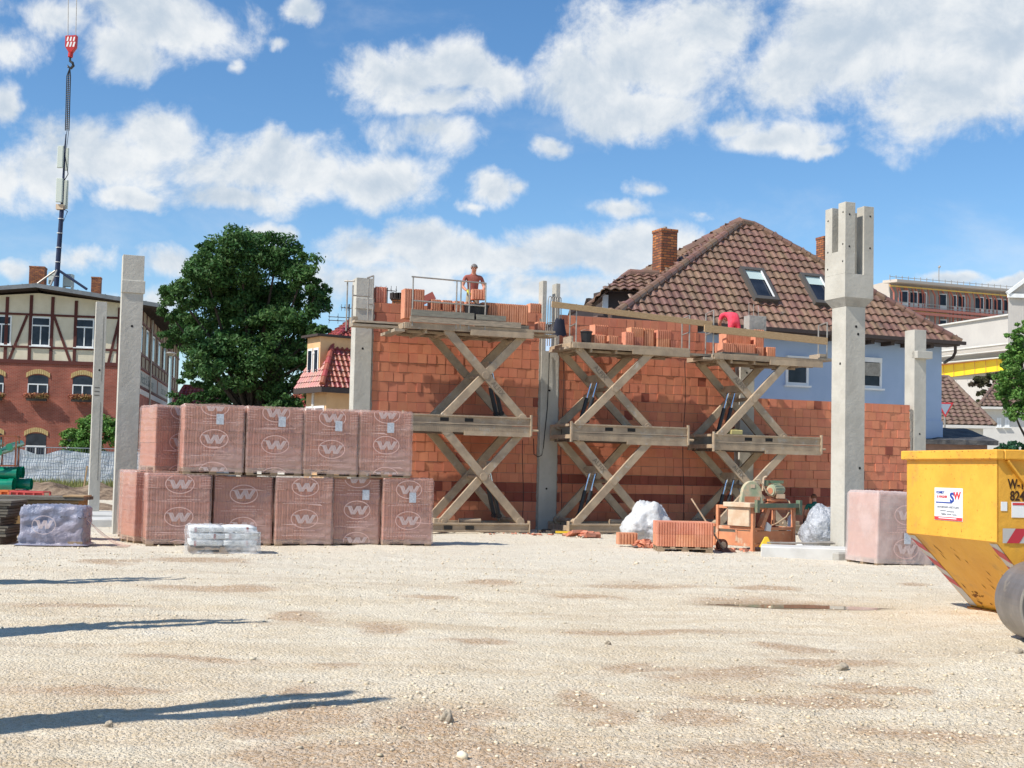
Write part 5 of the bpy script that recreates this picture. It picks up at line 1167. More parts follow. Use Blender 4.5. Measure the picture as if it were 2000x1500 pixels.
# ------------------------------------------------------------------ vegetation
def leaves(mb, c, r, n, size, rs, squash=1., shell=.55):
    c = Vector(c)
    for i in range(n):
        d = Vector((rs.gauss(0, 1), rs.gauss(0, 1), rs.gauss(0, 1))).normalized(); k = shell + (1 - shell) * rs.random() ** .6
        p = c + Vector((d.x * r, d.y * r, d.z * r * squash)) * k * (1 + .15 * rs.gauss(0, 1) * .5)
        s = size * rs.uniform(.6, 1.3); nrm = (d * .6 + Vector((rs.gauss(0, 1), rs.gauss(0, 1), rs.gauss(0, 1) + .5)) * .6).normalized()
        a = nrm.orthogonal().normalized(); a = (Matrix.Rotation(rs.uniform(0, 6.3), 3, nrm) @ a); b = nrm.cross(a)
        v0 = len(mb.v); mb.v += [tuple(p - a * s), tuple(p - b * s * .45 + nrm * s * .12), tuple(p + a * s), tuple(p + b * s * .45 + nrm * s * .12)]
        mb.f.append([v0, v0 + 1, v0 + 2, v0 + 3]); mb.m.append(0); mb.c.append(rs.random())
m_leaf = leafmat('tree_leaf', (.045, .115, .032), (.075, .155, .042), .30); m_leafb = leafmat('bright_leaf', (.10, .22, .04), (.14, .27, .06)); m_leafp = leafmat('copper_leaf', (.085, .055, .04), (.07, .09, .035))
m_leafc = leafmat('conifer_needle', (.03, .10, .05), (.05, .14, .07)); m_bark = mat('bark', (.07, .055, .04), .95, (.04, .03, .025), 5, stretch=(3, 3, .6), bump=(8, .8, .05))
def tree(name, label, base, lobes, trunk_r, trunk_h, mleaf, n, size, seed, cat='tree', spread=1, limbs=True):
    rs = random.Random(seed); base = Vector(base); t = thing(name, label, cat, base)
    m = MB(); m.tube([(0, 0, -.2), (.03, .02, trunk_h * .4), (-.05, .05, trunk_h * .75), (0, 0, trunk_h)], [trunk_r * 1.3, trunk_r, trunk_r * .85, trunk_r * .7], 9)
    if limbs:
        for (c, r, w) in lobes:
            c = Vector(c); a = Vector((0, 0, trunk_h * rs.uniform(.6, 1))); mid = a.lerp(c, .5) + Vector((rs.gauss(0, .2), rs.gauss(0, .2), .25)) * r * .4
            m.tube([a, mid, c], [trunk_r * .45, trunk_r * .26, trunk_r * .08], 6)
    m.build('trunk', m_bark, t)
    m = MB(); tot = sum(w * r * r for _, r, w in lobes)
    for (c, r, w) in lobes:
        k = int(n * w * r * r / tot); c = Vector(c); nc = max(10, int(26 * r ** 1.4))
        for j in range(nc):      # clumps on and in the lobe, so that sky shows between them
            d = Vector((rs.gauss(0, 1), rs.gauss(0, 1), rs.gauss(0, .8) + .15)).normalized(); q = c + d * r * rs.uniform(.25, 1.02)
            leaves(m, q, min(.75, r * .42) * rs.uniform(.5, 1.1), k // nc, size, rs, .62, .1)
    m.build('crown', mleaf, t)
    return t
def lobe(px, py, rpx, Y, base, w=1, dy=0):
    p = at(px, py, Y + dy); return (p - Vector(base), rpx / F * Y, w)
D = 62; tb = at(490, 800, D); tb.z = 0
LB_ = [(470, 500, 60, 1), (400, 530, 50, 1), (540, 505, 55, 1), (590, 540, 45, 1), (350, 580, 40, .9), (440, 560, 75, 1), (530, 575, 75, 1), (610, 590, 35, 1), (380, 640, 55, 1), (330, 610, 25, .8), (480, 640, 80, 1), (570, 640, 60, 1), (622, 650, 26, 1),
       (420, 690, 60, 1), (500, 710, 70, 1), (580, 700, 50, 1), (390, 730, 40, 1), (450, 760, 50, 1), (530, 770, 60, 1), (600, 745, 32, .9), (620, 570, 25, 1), (495, 470, 30, .9), (405, 490, 30, .8), (420, 800, 45, .8), (500, 830, 60, .8), (570, 800, 35, .9), (340, 660, 28, .8), (360, 790, 35, .9), (440, 840, 60, .8), (540, 840, 60, .8), (600, 810, 30, .8), (610, 700, 30, 1)]
rs_ = random.Random(4)
tree('broadleaf_tree', 'large dark green broadleaf tree rising behind the wrapped pallets', tb, [lobe(a, b, c, D, tb, w, rs_.uniform(-2.2, 2.2)) for a, b, c, w in LB_], .34, 5.2, m_leaf, 112000, .115, 1)
bb = at(165, 900, 80); bb.z = .3
tree('round_bush', 'bright green bush behind the mesh fence in front of the brick building', bb, [lobe(a, b, c, 80, bb) for a, b, c in [(160, 850, 30), (185, 835, 30), (140, 865, 22), (215, 850, 28), (175, 880, 35), (220, 830, 24)]], .06, 1., m_leafb, 9000, .11, 2, 'bush')
D = 60; tb = at(2030, 800, D); tb.z = 0
tree('leafy_tree', 'bright green tree cut by the right edge in front of the white house', tb, [lobe(a, b, c, D, tb) for a, b, c in [(1985, 665, 26), (1975, 720, 34), (1965, 770, 26), (1990, 800, 28), (2010, 700, 40), (2020, 770, 45), (1990, 745, 36), (2000, 640, 18), (1975, 690, 20)]], .2, 4, m_leafb, 22000, .085, 5)
D = 75; tb = at(1930, 800, D); tb.z = 0
tree('copper_tree', 'reddish brown leafed tree between the two tiled house roofs', tb, [lobe(a, b, c, D, tb) for a, b, c in [(1915, 745, 18), (1940, 740, 20), (1960, 730, 16), (1925, 770, 16), (1912, 790, 10)]], .15, 5, m_leafp, 8000, .09, 6)
D = 44; tb = at(1985, 890, D); tb.z = 0
tree('juniper_bush', 'low spreading dark green conifer behind the yellow skip', tb, [lobe(a, b, c, D, tb) for a, b, c in [(1950, 882, 14), (1975, 878, 16), (1998, 880, 18), (1962, 872, 9), (2015, 885, 18), (1990, 895, 20), (1955, 900, 16)]], .06, .6, m_leafc, 8000, .07, 8, 'bush')

# ------------------------------------------------------------------ ground strips far left
m_grass = leafmat('grass_blade', (.16, .20, .06), (.30, .27, .11))
def rough_strip(name, x0, x1, y0, y1, z, hgt, m, nx=60, ny=8, seed=1, label=None, kind='structure'):
    vs = []; 
    for j in range(ny):
        for i in range(nx):
            x = x0 + (x1 - x0) * i / (nx - 1); y = y0 + (y1 - y0) * j / (ny - 1); e = math.sin(math.pi * j / (ny - 1)) ** .6
            vs.append((x, y, z + hgt * e * (.6 + .9 * mnoise.noise(Vector((x * .7, y * .5, seed)))) + .06 * mnoise.noise(Vector((x * 3, y * 3, seed))) * e))
    mb = MB(); mb._add(vs, [(j * nx + i, j * nx + i + 1, (j + 1) * nx + i + 1, (j + 1) * nx + i) for j in range(ny - 1) for i in range(nx - 1)]); o = mb.build(name, m, kind=kind)
    if label: o['label'] = label
    return o
m_earth = mat('dug_earth', (.17, .115, .075), .95, (.30, .22, .15), 2.2, bump=[(4, .9, .12), (20, .6, .03)])
rough_strip('earth_bank', -30, -8, 50, 66, -.1, .7, m_earth, 80, 12, 3)
rough_strip('earth_ridge', -19, -9, 40, 45, -.1, .35, m_earth, 60, 8, 5)
rough_strip('grass_verge', -60, -8, 66, 79, 0, .14, mat('verge_soil', (.24, .23, .11), .95, (.33, .28, .15), 1.5), 80, 5, 9)
g = MB(); rs = random.Random(6)
for k in range(9000):
    x = rs.uniform(-34, -14); y = rs.uniform(67, 79); h = rs.uniform(.12, .5) * (1.5 if rs.random() < .1 else 1); w = .02 + .02 * rs.random(); a = rs.uniform(0, 3.1); l = rs.uniform(-.1, .1)
    g.f.append([len(g.v) + i for i in range(3)]); g.v += [(x - w * math.cos(a), y - w * math.sin(a), .05), (x + w * math.cos(a), y + w * math.sin(a), .05), (x + l, y, .05 + h)]; g.m.append(0); g.c.append(rs.random())
tag(g.build('grass', m_grass), 'tall dry grass along the foot of the mesh fence', 'grass', kind='stuff')

# ------------------------------------------------------------------ mesh fence with white tarpaulin
m_fw = mat('fence_wire', (.30, .33, .38), .5, metal=.5); m_tarp = mat('pale_tarp', (.78, .82, .86), .5, (.66, .71, .76), 1.5, bump=[(1.2, .6, .12), (5, .35, .03)], transp=.93)
def fence_panel(px0, px1, label, sag):
    a = at(px0, 948, 76); b = at(px1, 950, 76.8); a.z = b.z = 0; L_ = (b - a).length; an = math.atan2(b.y - a.y, b.x - a.x); t = thing('fence_panel', label, 'fence', a, an, 'mesh fence panels'); H = 2.28
    m = MB()
    for x in (0, L_): m.cyl((x, 0, -.05), (x, 0, H), .03, 8)
    m.cyl((0, 0, H), (L_, 0, H), .025, 8); m.cyl((0, 0, .12), (L_, 0, .12), .02, 8); m.build('frame', m_fw, t)
    m = MB(); k = 0; x = .12
    while x < L_: m.box((x - .006, -.012, .12), (x + .006, 0, H)); x += .15
    for z in (.45, .8, 1.15, 1.5, 1.85): m.box((0, -.014, z - .006), (L_, -.002, z + .006))
    m.build('wire_mesh', m_fw, t)
    m = MB(); nx, nz = 40, 12; vs = []
    for j in range(nz + 1):
        for i in range(nx + 1):
            u = i / nx; top = H - .12 - sag[0] * math.sin(math.pi * min(1, u * 1.6)) ** 2 - sag[1] * max(0, u - .6); z = .16 + (top - .16) * j / nz; vs.append((u * L_, .05 + .06 * mnoise.noise(Vector((u * 8, z * 2, px0))), z))
    m._add(vs, [(j * (nx + 1) + i, j * (nx + 1) + i + 1, (j + 1) * (nx + 1) + i + 1, (j + 1) * (nx + 1) + i) for j in range(nz) for i in range(nx)]); m.build('tarpaulin', m_tarp, t, sm=True)
    m = MB()
    for x in (0, L_): m.box((x - .3, -.12, -.02), (x + .3, .12, .13))
    m.build('foot', m_concl, t)
fence_panel(-90, 28, 'mesh fence panel with white tarpaulin behind the green pipes at the left edge', (.2, .2))
fence_panel(31, 176, 'mesh fence panel with sagging white tarpaulin left of the grooved column', (.32, .5))
fence_panel(179, 300, 'mesh fence panel with white tarpaulin between the two left columns', (.05, .1))
# posts by the fence
m = MB(); m.bar((0, 0, 0), (.12, 0, 1.1), .1, .06); m.bar((.28, .1, 0), (.30, .1, 1.25), .08, .06); m.build('wooden_stakes', m_timber, loc=at(164, 952, 66) * 1.0, label='pair of wooden stakes driven in beside the fence', cat='stake')
# ------------------------------------------------------------------ green pipes in a rack, plastic crates
m_gp = mat('green_pipe', (.0, .22, .12), .25, (.0, .17, .10), 3, spec=.7); m_rk = mat('rust_frame', (.30, .10, .05), .7)
c = at(12, 948, 47); c.z = .0
t = thing('pipe_rack', 'rusty steel rack standing on the green pipes at the left edge', 'rack', c + Vector((-.2, 0, 1.3)), R(15)); m = MB()
for x in (-.9, -.05, .52):
    for y in (-.5, .5): m.bar((x, y, 0), (x, y, 1.12), .05, .05)
for z in (.02, 1.1):
    for y in (-.5, .5): m.bar((-.9, y, z), (.52, y, z), .05, .05)
    for x in (-.9, .52): m.bar((x, -.5, z), (x, .5, z), .05, .05)
m.build('frame', m_rk, t); rs = random.Random(9)
pi = 0
for (x, yy, z, r, lab) in [(.35, -.3, .22, .21, 'green sewer pipe at the bottom front of the stack, left edge'), (.62, .3, .24, .2, 'green sewer pipe at the bottom back of the stack, left edge'), (.20, -.5, .62, .22, 'glossy green sewer pipe in the middle of the stack, left edge'), (.75, .1, .66, .19, 'green sewer pipe with open end farthest right in the stack'), (.30, -.25, 1.05, .21, 'green sewer pipe on top front of the stack under the rack'), (.42, .35, 1.08, .2, 'green sewer pipe on top back of the stack under the rack')]:
    m = MB(); p = Vector((x, yy, z)); q = Vector((x - 5, yy + .9, z)); m.cyl(p, q, r, 20, caps=False); m.cyl(p - (q - p).normalized() * .12, p + (q - p).normalized() * .05, r * 1.12, 20, caps=False); m.cyl(p + (q - p).normalized() * .06, p + (q - p).normalized() * .07, r * .93, 20, m=1)
    o = m.build('sewer_pipe', [m_gp, m_hole], loc=c, rz=R(15), sm=False); tag(o, lab, 'pipe', 'green pipes stacked at the left edge')
    for p_ in o.data.polygons: p_.use_smooth = True
for k in range(4):
    m = MB(); x = -.75 + k * .35; m.cyl((x, -.6, .35 + .2 * (k % 2)), (x + .2, 1.2, .5 + .2 * (k % 2)), .13, 14); m.build('drain_fitting', [m_gp], loc=c + Vector((-.2, 0, 1.45)), rz=R(15), sm=False, label=ORD[k] + ' green plastic fitting heaped inside the rusty rack', cat='pipe', group='green fittings inside the rack')
m_cr = mat('pink_crate', (.62, .10, .09), .5); m_cro = mat('orange_crate', (.72, .20, .06), .5)
def crate(px, py, Y, w, label, m_, h=.60, cells=2, rows=2):
    p = at(px, py, Y); p.z = gr(px, py).z; m = MB(); t_ = .05
    for i in range(cells + 1): x = -w / 2 + i * w / cells; m.box((x - t_ / 2, -.35, 0), (x + t_ / 2, -.28, h)); m.box((x - t_ / 2, .28, 0), (x + t_ / 2, .35, h))
    for j in range(rows + 1): z = j * h / rows; m.box((-w / 2, -.355, z - t_ / 2), (w / 2, -.275, z + t_ / 2)); m.box((-w / 2, .275, z - t_ / 2), (w / 2, .355, z + t_ / 2)); m.box((-w / 2 - .02, -.27, z - t_ / 2), (-w / 2 + .03, .27, z + t_ / 2)); m.box((w / 2 - .03, -.27, z - t_ / 2), (w / 2 + .02, .27, z + t_ / 2))
    m.box((-w / 2 + .03, -.25, .03), (w / 2 - .03, -.24, h - .03), c=0); o = m.build('soakaway_crate', m_, loc=p); tag(o, label, 'crate')
crate(72, 991, 42.5, .62, 'pink open plastic crate at the right end of the row', m_cr, .50); crate(40, 991, 42.7, .46, 'pink open plastic crate second from the right end of the row', m_cr, .50); crate(8, 991, 43, .5, 'orange open plastic crate at the left picture edge', m_cro, .50)

# ------------------------------------------------------------------ buildings
def facade(org, ang):
    a = R(ang); o = Vector((org[0], org[1], 0)); ux = Vector((math.cos(a), math.sin(a), 0)); nn = Vector((math.sin(a), -math.cos(a), 0)); Cc = Vector((0, 0, CAMH))
    def f(px, py):
        d = _f * F + _r * (px - PPX) - _u * (py - PPY); t = -((Cc - o).dot(nn)) / d.dot(nn); p = Cc + d * t; return ((p - o).dot(ux), p.z)
    return f
m_brk = bpy.data.materials.new('red_brickwork')
def brickmat(name, c1, c2, cm, scale, off=.5, bw=.5, rh=.25, ms=.02, var=.6):
    m = mat(name, c1, .85, bump=(25, .3, .01)); nt = m.node_tree; N = nt.nodes; K = nt.links; b = N['Principled BSDF']; g = N.new('ShaderNodeTexBrick'); tc = N.new('ShaderNodeTexCoord'); mp = N.new('ShaderNodeMapping'); mp.inputs['Rotation'].default_value = (R(90), 0, 0)
    sx = N.new('ShaderNodeSeparateXYZ'); cx = N.new('ShaderNodeCombineXYZ'); ad = N.new('ShaderNodeMath'); K.new(tc.outputs['Object'], sx.inputs[0]); K.new(sx.outputs[0], ad.inputs[0]); K.new(sx.outputs[1], ad.inputs[1]); K.new(ad.outputs[0], cx.inputs[0]); K.new(sx.outputs[2], cx.inputs[1])
    K.new(cx.outputs[0], g.inputs['Vector']); g.inputs['Scale'].default_value = 1; g.inputs['Brick Width'].default_value = bw; g.inputs['Row Height'].default_value = rh; g.inputs['Mortar Size'].default_value = ms; g.inputs['Color1'].default_value = (*c1, 1); g.inputs['Color2'].default_value = (*c2, 1); g.inputs['Mortar'].default_value = (*cm, 1); g.inputs['Bias'].default_value = 0
    no = N.new('ShaderNodeTexNoise'); no.inputs['Scale'].default_value = .9; no.inputs['Detail'].default_value = 7; K.new(tc.outputs['Object'], no.inputs['Vector']); r = N.new('ShaderNodeMapRange'); K.new(no.outputs[0], r.inputs[0]); r.inputs[1].default_value = .3; r.inputs[2].default_value = .7; r.inputs[3].default_value = .72; r.inputs[4].default_value = 1.22
    hs = N.new('ShaderNodeHueSaturation'); K.new(g.outputs['Color'], hs.inputs['Color']); K.new(r.outputs[0], hs.inputs['Value']); K.new(hs.outputs[0], b.inputs['Base Color']); return m
m_brk = brickmat('red_brickwork', (.34, .095, .06), (.27, .07, .045), (.30, .19, .15), 1, bw=.26, rh=.085, ms=.008)
m_chim = brickmat('chimney_brick', (.46, .17, .06), (.22, .075, .045), (.09, .06, .045), 1, bw=.26, rh=.09, ms=.014)
m_plast = mat('cream_plaster', (.68, .61, .47), .9, (.62, .55, .41), 1.5, bump=(12, .3, .01)); m_beam = mat('dark_red_timber', (.10, .028, .022), .7, rv=.15, bump=(15, .3, .01)); m_arch = mat('yellow_brick_arch', (.55, .42, .20), .85, (.48, .33, .14), 9, bump=(20, .4, .02))
m_fas = mat('fascia_dark', (.06, .045, .04), .7); m_slate = mat('grey_roofing', (.13, .145, .155), .55, (.19, .20, .21), 1.5, spec=.5, bump=(5, .4, .03), stretch=(1, 1, 1)); m_sill = mat('pale_sill', (.66, .64, .60), .7)
def window(parent, x0, x1, z0, z1, y=0, arched=False, frame=m_white, cols=2, trans=.32, fw=.07, sill=True, depth=.10, blind=0):
    "recessed-looking casement: frame standing proud of the pane by real depth; y is the wall face"
    m = MB(); m.box((x0, y - .03, z0), (x0 + fw, y + .02, z1)); m.box((x1 - fw, y - .03, z0), (x1, y + .02, z1)); m.box((x0 + fw, y - .03, z1 - fw), (x1 - fw, y + .02, z1)); m.box((x0 + fw, y - .03, z0), (x1 - fw, y + .02, z0 + fw))
    zt = z1 - (z1 - z0) * trans
    if trans: m.box((x0 + fw, y - .035, zt - fw * .5), (x1 - fw, y + .015, zt + fw * .5))
    for k in range(1, cols): xc = x0 + (x1 - x0) * k / cols; m.box((xc - fw * .4, y - .033, z0 + fw), (xc + fw * .4, y + .017, zt - fw * .5 if trans else z1 - fw))
    if sill: m.box((x0 - .06, y - .12, z0 - .06), (x1 + .06, y + .02, z0 - .002))
    o = m.build('window', frame, parent); g = MB(); g.box((x0 + fw * .5, y + .004, z0 + fw * .5), (x1 - fw * .5, y + .012, z1 - fw * .5)); g.build('pane', m_glass, o)
    return o
# --- half timbered brick building
ANG = 10; FR = Vector((-24.6, 83.5, 0)); t = thing('timbered_building', 'half timbered brick building with arched windows, mobile mast on its low roof', 'building', FR, R(ANG)); fx = facade((FR.x, FR.y), ANG)
_, zb_ = fx(75, 707); xl = fx(-130, 700)[0]; xp, zp = fx(76, 562); _, ze = fx(232, 592); 
zbelt = zb_
m = MB(); m.box((xl, 0, 0), (0, 33, zbelt)); m.build('brick_wall', m_brk, t)
m = MB(); P_ = [(xl, zbelt + .002), (0, zbelt + .002), (0, ze - .1), (xp, zp - .35), (xl, ze - .2)]
m.prism(P_, .0, .3, M=Matrix(((1, 0, 0, 0), (0, 0, 1, 0), (0, 1, 0, 0), (0, 0, 0, 1)))); m.build('plaster_wall', m_plast, t); m = MB(); m.box((xl, .302, zbelt + .002), (0, 33, ze - .12)); m.build('side_plaster_wall', mat('shaded_plaster', (.30, .25, .18), .9, (.24, .19, .135), 1.2), t)  # side plaster darkened in colour to stand for shade on the sunless flank
m = MB(); bz = [zbelt + .0, fx(75, 676)[1] - .25, fx(75, 619)[1] + .05]
zwt = fx(80, 619)[1]; zwb = fx(80, 676)[1]
m.box((xl, -.06, zbelt - .12), (0.03, -.004, zbelt + .12)); m.box((xl, -.05, zwb - .16), (0, -.003, zwb - .02)); m.box((xl, -.05, zwt + .06), (0, -.003, zwt + .20))
for px in (12, 59, 101, 147, 188, 232, 262): 
    x = fx(px, 650)[0]; m.box((x - .10, -.055, zbelt + .12), (x + .10, -.002, zp - .35 - abs(x - xp) * (zp - ze) / abs(xp) - .1))
for (a, b) in ((53, 18), (106, 137), (233, 212)):
    xa, xb = fx(a, 620)[0], fx(b, 700)[0]; m.bar((xa, -.03, zwt + .05), (xb, -.03, zbelt + .1), .05, .17, up=(0, 1, 0)) if False else m.bar((xa, -.026, zwt + .05), (xb, -.026, zbelt + .1), .16, .045, up=(0, 1, 0))
# side elevation beams
SX = .0
for k in range(14): y = .3 + k * 2.4; m.box((0.002, y - .09, zbelt + .1), (.05, y + .09, ze - .15))
for z in (zbelt + .02, zwb - .1, zwt + .12, zbelt - 1.25): m.box((.001, 0, z - .08), (.055, 33, z + .08))
m.build('timber_frame', m_beam, t)
for px in (3, 79.5, 165): 
    c, _ = fx(px, 650); window(t, c - .60, c + .60, zwb, zwt, y=-.02, cols=2, trans=.30, fw=.09)
def archwin(px, pyt, pyb, box=True):
    c, zt = fx(px, pyt); _, z0 = fx(px, pyb); w = .62
    h = MB(); h.prism([(c - w, z0), (c + w, z0), (c + w, zt - .18)] + [(c + w * math.cos(a), zt - .18 + .2 * math.sin(a)) for a in [math.pi * k / 8 for k in range(1, 8)]] + [(c - w, zt - .18)], -.012, -.002, M=Matrix(((1, 0, 0, 0), (0, 0, 1, 0), (0, 1, 0, 0), (0, 0, 0, 1)))); 
    o = h.build('arched_opening', m_glass, t); f_ = MB(); zc = z0 + (zt - z0) * .58
    f_.box((c - w, -.04, zc - .04), (c + w, -.013, zc + .04)); f_.box((c - .04, -.04, z0), (c + .04, -.013, zc - .04)); f_.box((c - w, -.04, z0), (c - w + .06, -.013, zc - .04)); f_.box((c + w - .06, -.04, z0), (c + w, -.013, zc - .04)); f_.box((c - w + .06, -.04, z0), (c + w - .06, -.013, z0 + .06)); f_.build('window_frame', m_white, o)
    a_ = MB(); n = 11
    for k in range(n):
        u0 = -1 + 2 * k / n; u1 = -1 + 2 * (k + 1) / n - .03; g = lambda u: .26 * (1 - u * u); W0 = w + .12
        a_.hexa([(c + u0 * W0, -.05, zt - .16 + g(u0)), (c + u1 * W0, -.05, zt - .16 + g(u1)), (c + u1 * W0, -.001, zt - .16 + g(u1)), (c + u0 * W0, -.001, zt - .16 + g(u0)), (c + u0 * W0, -.05, zt + .14 + g(u0)), (c + u1 * W0, -.05, zt + .14 + g(u1)), (c + u1 * W0, -.001, zt + .14 + g(u1)), (c + u0 * W0, -.001, zt + .14 + g(u0))])
    a_.build('arch', m_arch, t)
    if box:
        p = t.matrix_basis if False else None; M0 = Matrix.Translation(FR) @ Matrix.Rotation(R(ANG), 4, 'Z'); pp = M0 @ Vector((c, -.28, z0 - .28))
        return pp
    return None
m_flow = leafmat('window_flower', (.45, .14, .10), (.20, .22, .06), .1)
for (px, a, b, lab) in ((75, 733, 775, 'flower box with orange blossoms under the middle arched window'), (162, 735, 777, 'flower box with orange blossoms under the right arched window'), (-12, 731, 773, 'flower box under the arched window at the left picture edge')):
    pp = archwin(px, a, b); u = thing('flower_box', lab, 'flower box', pp, R(ANG)); q = MB(); q.box((-.62, -.12, -.0), (.62, .14, .22)); q.build('trough', m_liftd, u); q = MB(); rs = random.Random(px); [leaves(q, (-.62 + .125 * k, -.05, .32), .25, 110, .07, rs, .8, .2) for k in range(11)]; q.build('flowers', m_flow, u)
archwin(71, 847, 905, False); archwin(-15, 845, 903, False); archwin(150, 850, 908, False)
# side windows and painted lettering on the band
m_side = mat('sign_band', (.36, .34, .30), .8)
q = MB(); q.box((.003, .2, zbelt - 1.15), (.03, 13.5, zbelt - .15)); q.box((.003, 14.3, zbelt - 1.15), (.03, 27, zbelt - .15)); so = q.build('sign_band', m_side, t)
text('Recht & Satzung', 1.0, m_black, so, facing((.034, 6.7, zbelt - .66), (0, 1, 0)), sx=1.25, bold=.01); text('Stadtarchiv', .95, m_black, so, facing((.034, 19.5, zbelt - .66), (0, 1, 0)), sx=1.2, bold=.01) if False else text('Stadt und Land', .95, m_black, so, facing((.034, 20, zbelt - .66), (0, 1, 0)), sx=1.2, bold=.01)
q = MB()
for k in range(44): q.box((.004, .35 + k * .72, zbelt - 1.75), (.10, .35 + k * .72 + .36, zbelt - 1.42))
q.build('cornice_block', m_sill, t)
for k, y in enumerate((1.6, 5.3, 9.6, 13.9, 18.3, 23, 27.5)):
    f_ = MB(); f_.box((.03, y - .6, zwb), (.07, y + .6, zwt - .1)); o = f_.build('window', m_white, t); g = MB(); g.box((.071, y - .5, zwb + .1), (.076, y - .05, zwt - .2)); g.box((.071, y + .05, zwb + .1), (.076, y + .5, zwt - .2)); g.build('pane', m_glass, o)
    f_ = MB(); f_.box((.004, y - .55, 2.2), (.03, y + .55, 4.9)); f_.build('window', m_glass, t)
q = MB(); q.cyl((.14, 7.6, 0), (.14, 7.6, ze - .2), .06, 8); q.build('downpipe', m_pipe, t)
# low gabled roof with overhang, running back
q = MB(); s_ = (zp - ze) / abs(xp); oh = 1.4
for sgn in (1, -1):
    xe = xp + sgn * (abs(xp) + oh); z_e = zp - (abs(xp) + oh) * s_ 
    q.hexa([(xp, -1.0, zp - .0), (xe, -1.0, z_e), (xe, 34, z_e), (xp, 34, zp), (xp, -1.0, zp + .14), (xe, -1.0, z_e + .14), (xe, 34, z_e + .14), (xp, 34, zp + .14)])
    for k in range(40): 
        y = -.8 + k * .9; q.bar((xp + sgn * .1, y, zp - .10), (xe, y, z_e - .08), .10, .12, m=2)
    for k in range(9): 
        x_ = k / 9.; q.box((xp + sgn * (abs(xp) + oh) * x_ - .02, -1.0, zp + .14 - (abs(xp) + oh) * s_ * x_), (xp + sgn * (abs(xp) + oh) * x_ + .02, 34, zp + .19 - (abs(xp) + oh) * s_ * x_))
    q.bar((xp, -1.03, zp + .02), (xe, -1.03, z_e + .02), .05, .26, m=0)
q.build('roof', [m_slate, m_beam, m_fas], t)
def chimney(parent, x, y, z0, z1, w, d, name='chimney'):
    q = MB(); q.box((x - w / 2, y - d / 2, z0), (x + w / 2, y + d / 2, z1)); q.box((x - w / 2 - .02, y - d / 2 - .02, z1 - .10), (x + w / 2 + .02, y + d / 2 + .02, z1 + .003)); return q.build(name, m_chim, parent)
for (px, pt, pb, w) in ((75, 522, 560, 1.0), (189, 542, 575, .62)):
    c = at(px, pt, 88); l = Matrix.Rotation(-R(ANG), 4, 'Z') @ (c - FR); chimney(t, l.x, l.y, 11, l.z, w, w)
# mast on the roof
m_mast = mat('mast_steel', (.035, .045, .085), .5, metal=.3); m_ant = mat('antenna_shell', (.52, .56, .50), .5); MD = 87.0
mp = at(109, 566, MD); t = thing('antenna_mast', 'dark tubular mobile phone mast with pale panel antennas on the building roof', 'mast', mp)
tp = at(121, 400, MD) - mp; q = MB(); q.tube([Vector((0, 0, -.4)), tp * .5, tp], [.17, .15, .13], 10); q.tube([tp, at(127, 290, MD) - mp, at(129, 262, MD) - mp], [.10, .06, .04], 8)
for k in range(5): p = tp * (.15 + .17 * k); q.cyl(p, p + Vector((0, 0, .05)), .20, 12, m=1)
q.tube([tp * .05 + Vector((.15, 0, 0)), tp * .98 + Vector((.14, -.05, 0))], .05, 6); q.build('pole', [m_mast, m_sill], t)
j = tp * .24
for (px, py) in ((62, 562), (170, 565), (95, 566)):
    q = MB(); q.tube([j, at(px, py, MD - (2 if px == 95 else 0)) - mp], .07 if px != 170 else .09, 7); q.build('brace', m_mast if px == 170 else m_pipe, t)
for (a, b, c, w, dy) in ((119, 285, 328, .40, -.3), (131, 289, 333, .27, .3), (117, 348, 395, .44, -.3), (130, 352, 408, .26, .3)):
    p0 = at(a, b, MD + dy) - mp; p1 = at(a - 2, c, MD + dy) - mp; q = MB(); q.bar(p1, p0, w * 1.0, .18, up=(0, 1, 0)); q.build('panel_antenna', m_ant, t, bevel=.03)
p = at(118, 404, MD) - mp; q = MB(); q.box(p - Vector((.25, .2, .2)), p + Vector((.25, .2, .15))); q.build('radio_unit', m_cream, t); q = MB(); q.tube([p, p + Vector((.5, 0, -.3)), p + Vector((.25, 0, -1.)), p * .9], .03, 6); q.tube([at(124, 285, MD) - mp, at(133, 340, MD) - mp, at(126, 352, MD) - mp], .03, 5); q.build('cable', m_cable if False else m_cab, t)
for (px, py, w, h, lab) in ((134, 548, .62, .85, 'pale equipment cabinet on the roof right of the mast foot'), (104, 540, .5, .6, 'small white cabinet on the roof left of the mast foot')):
    p = at(px, py, MD + .6); q = MB(); q.box((-w / 2, -.25, -h / 2), (w / 2, .25, h / 2)); q.box((-w / 2, -.26, -h * .9), (-w / 2 + .06, .2, -h / 2)); q.box((w / 2 - .06, -.26, -h * .9), (w / 2, .2, -h / 2)); q.box((-w / 2, -.27, h * .1), (w / 2, -.252, h * .14)); q.build('equipment_cabinet', m_ant, loc=p, bevel=.02, label=lab, cat='cabinet')
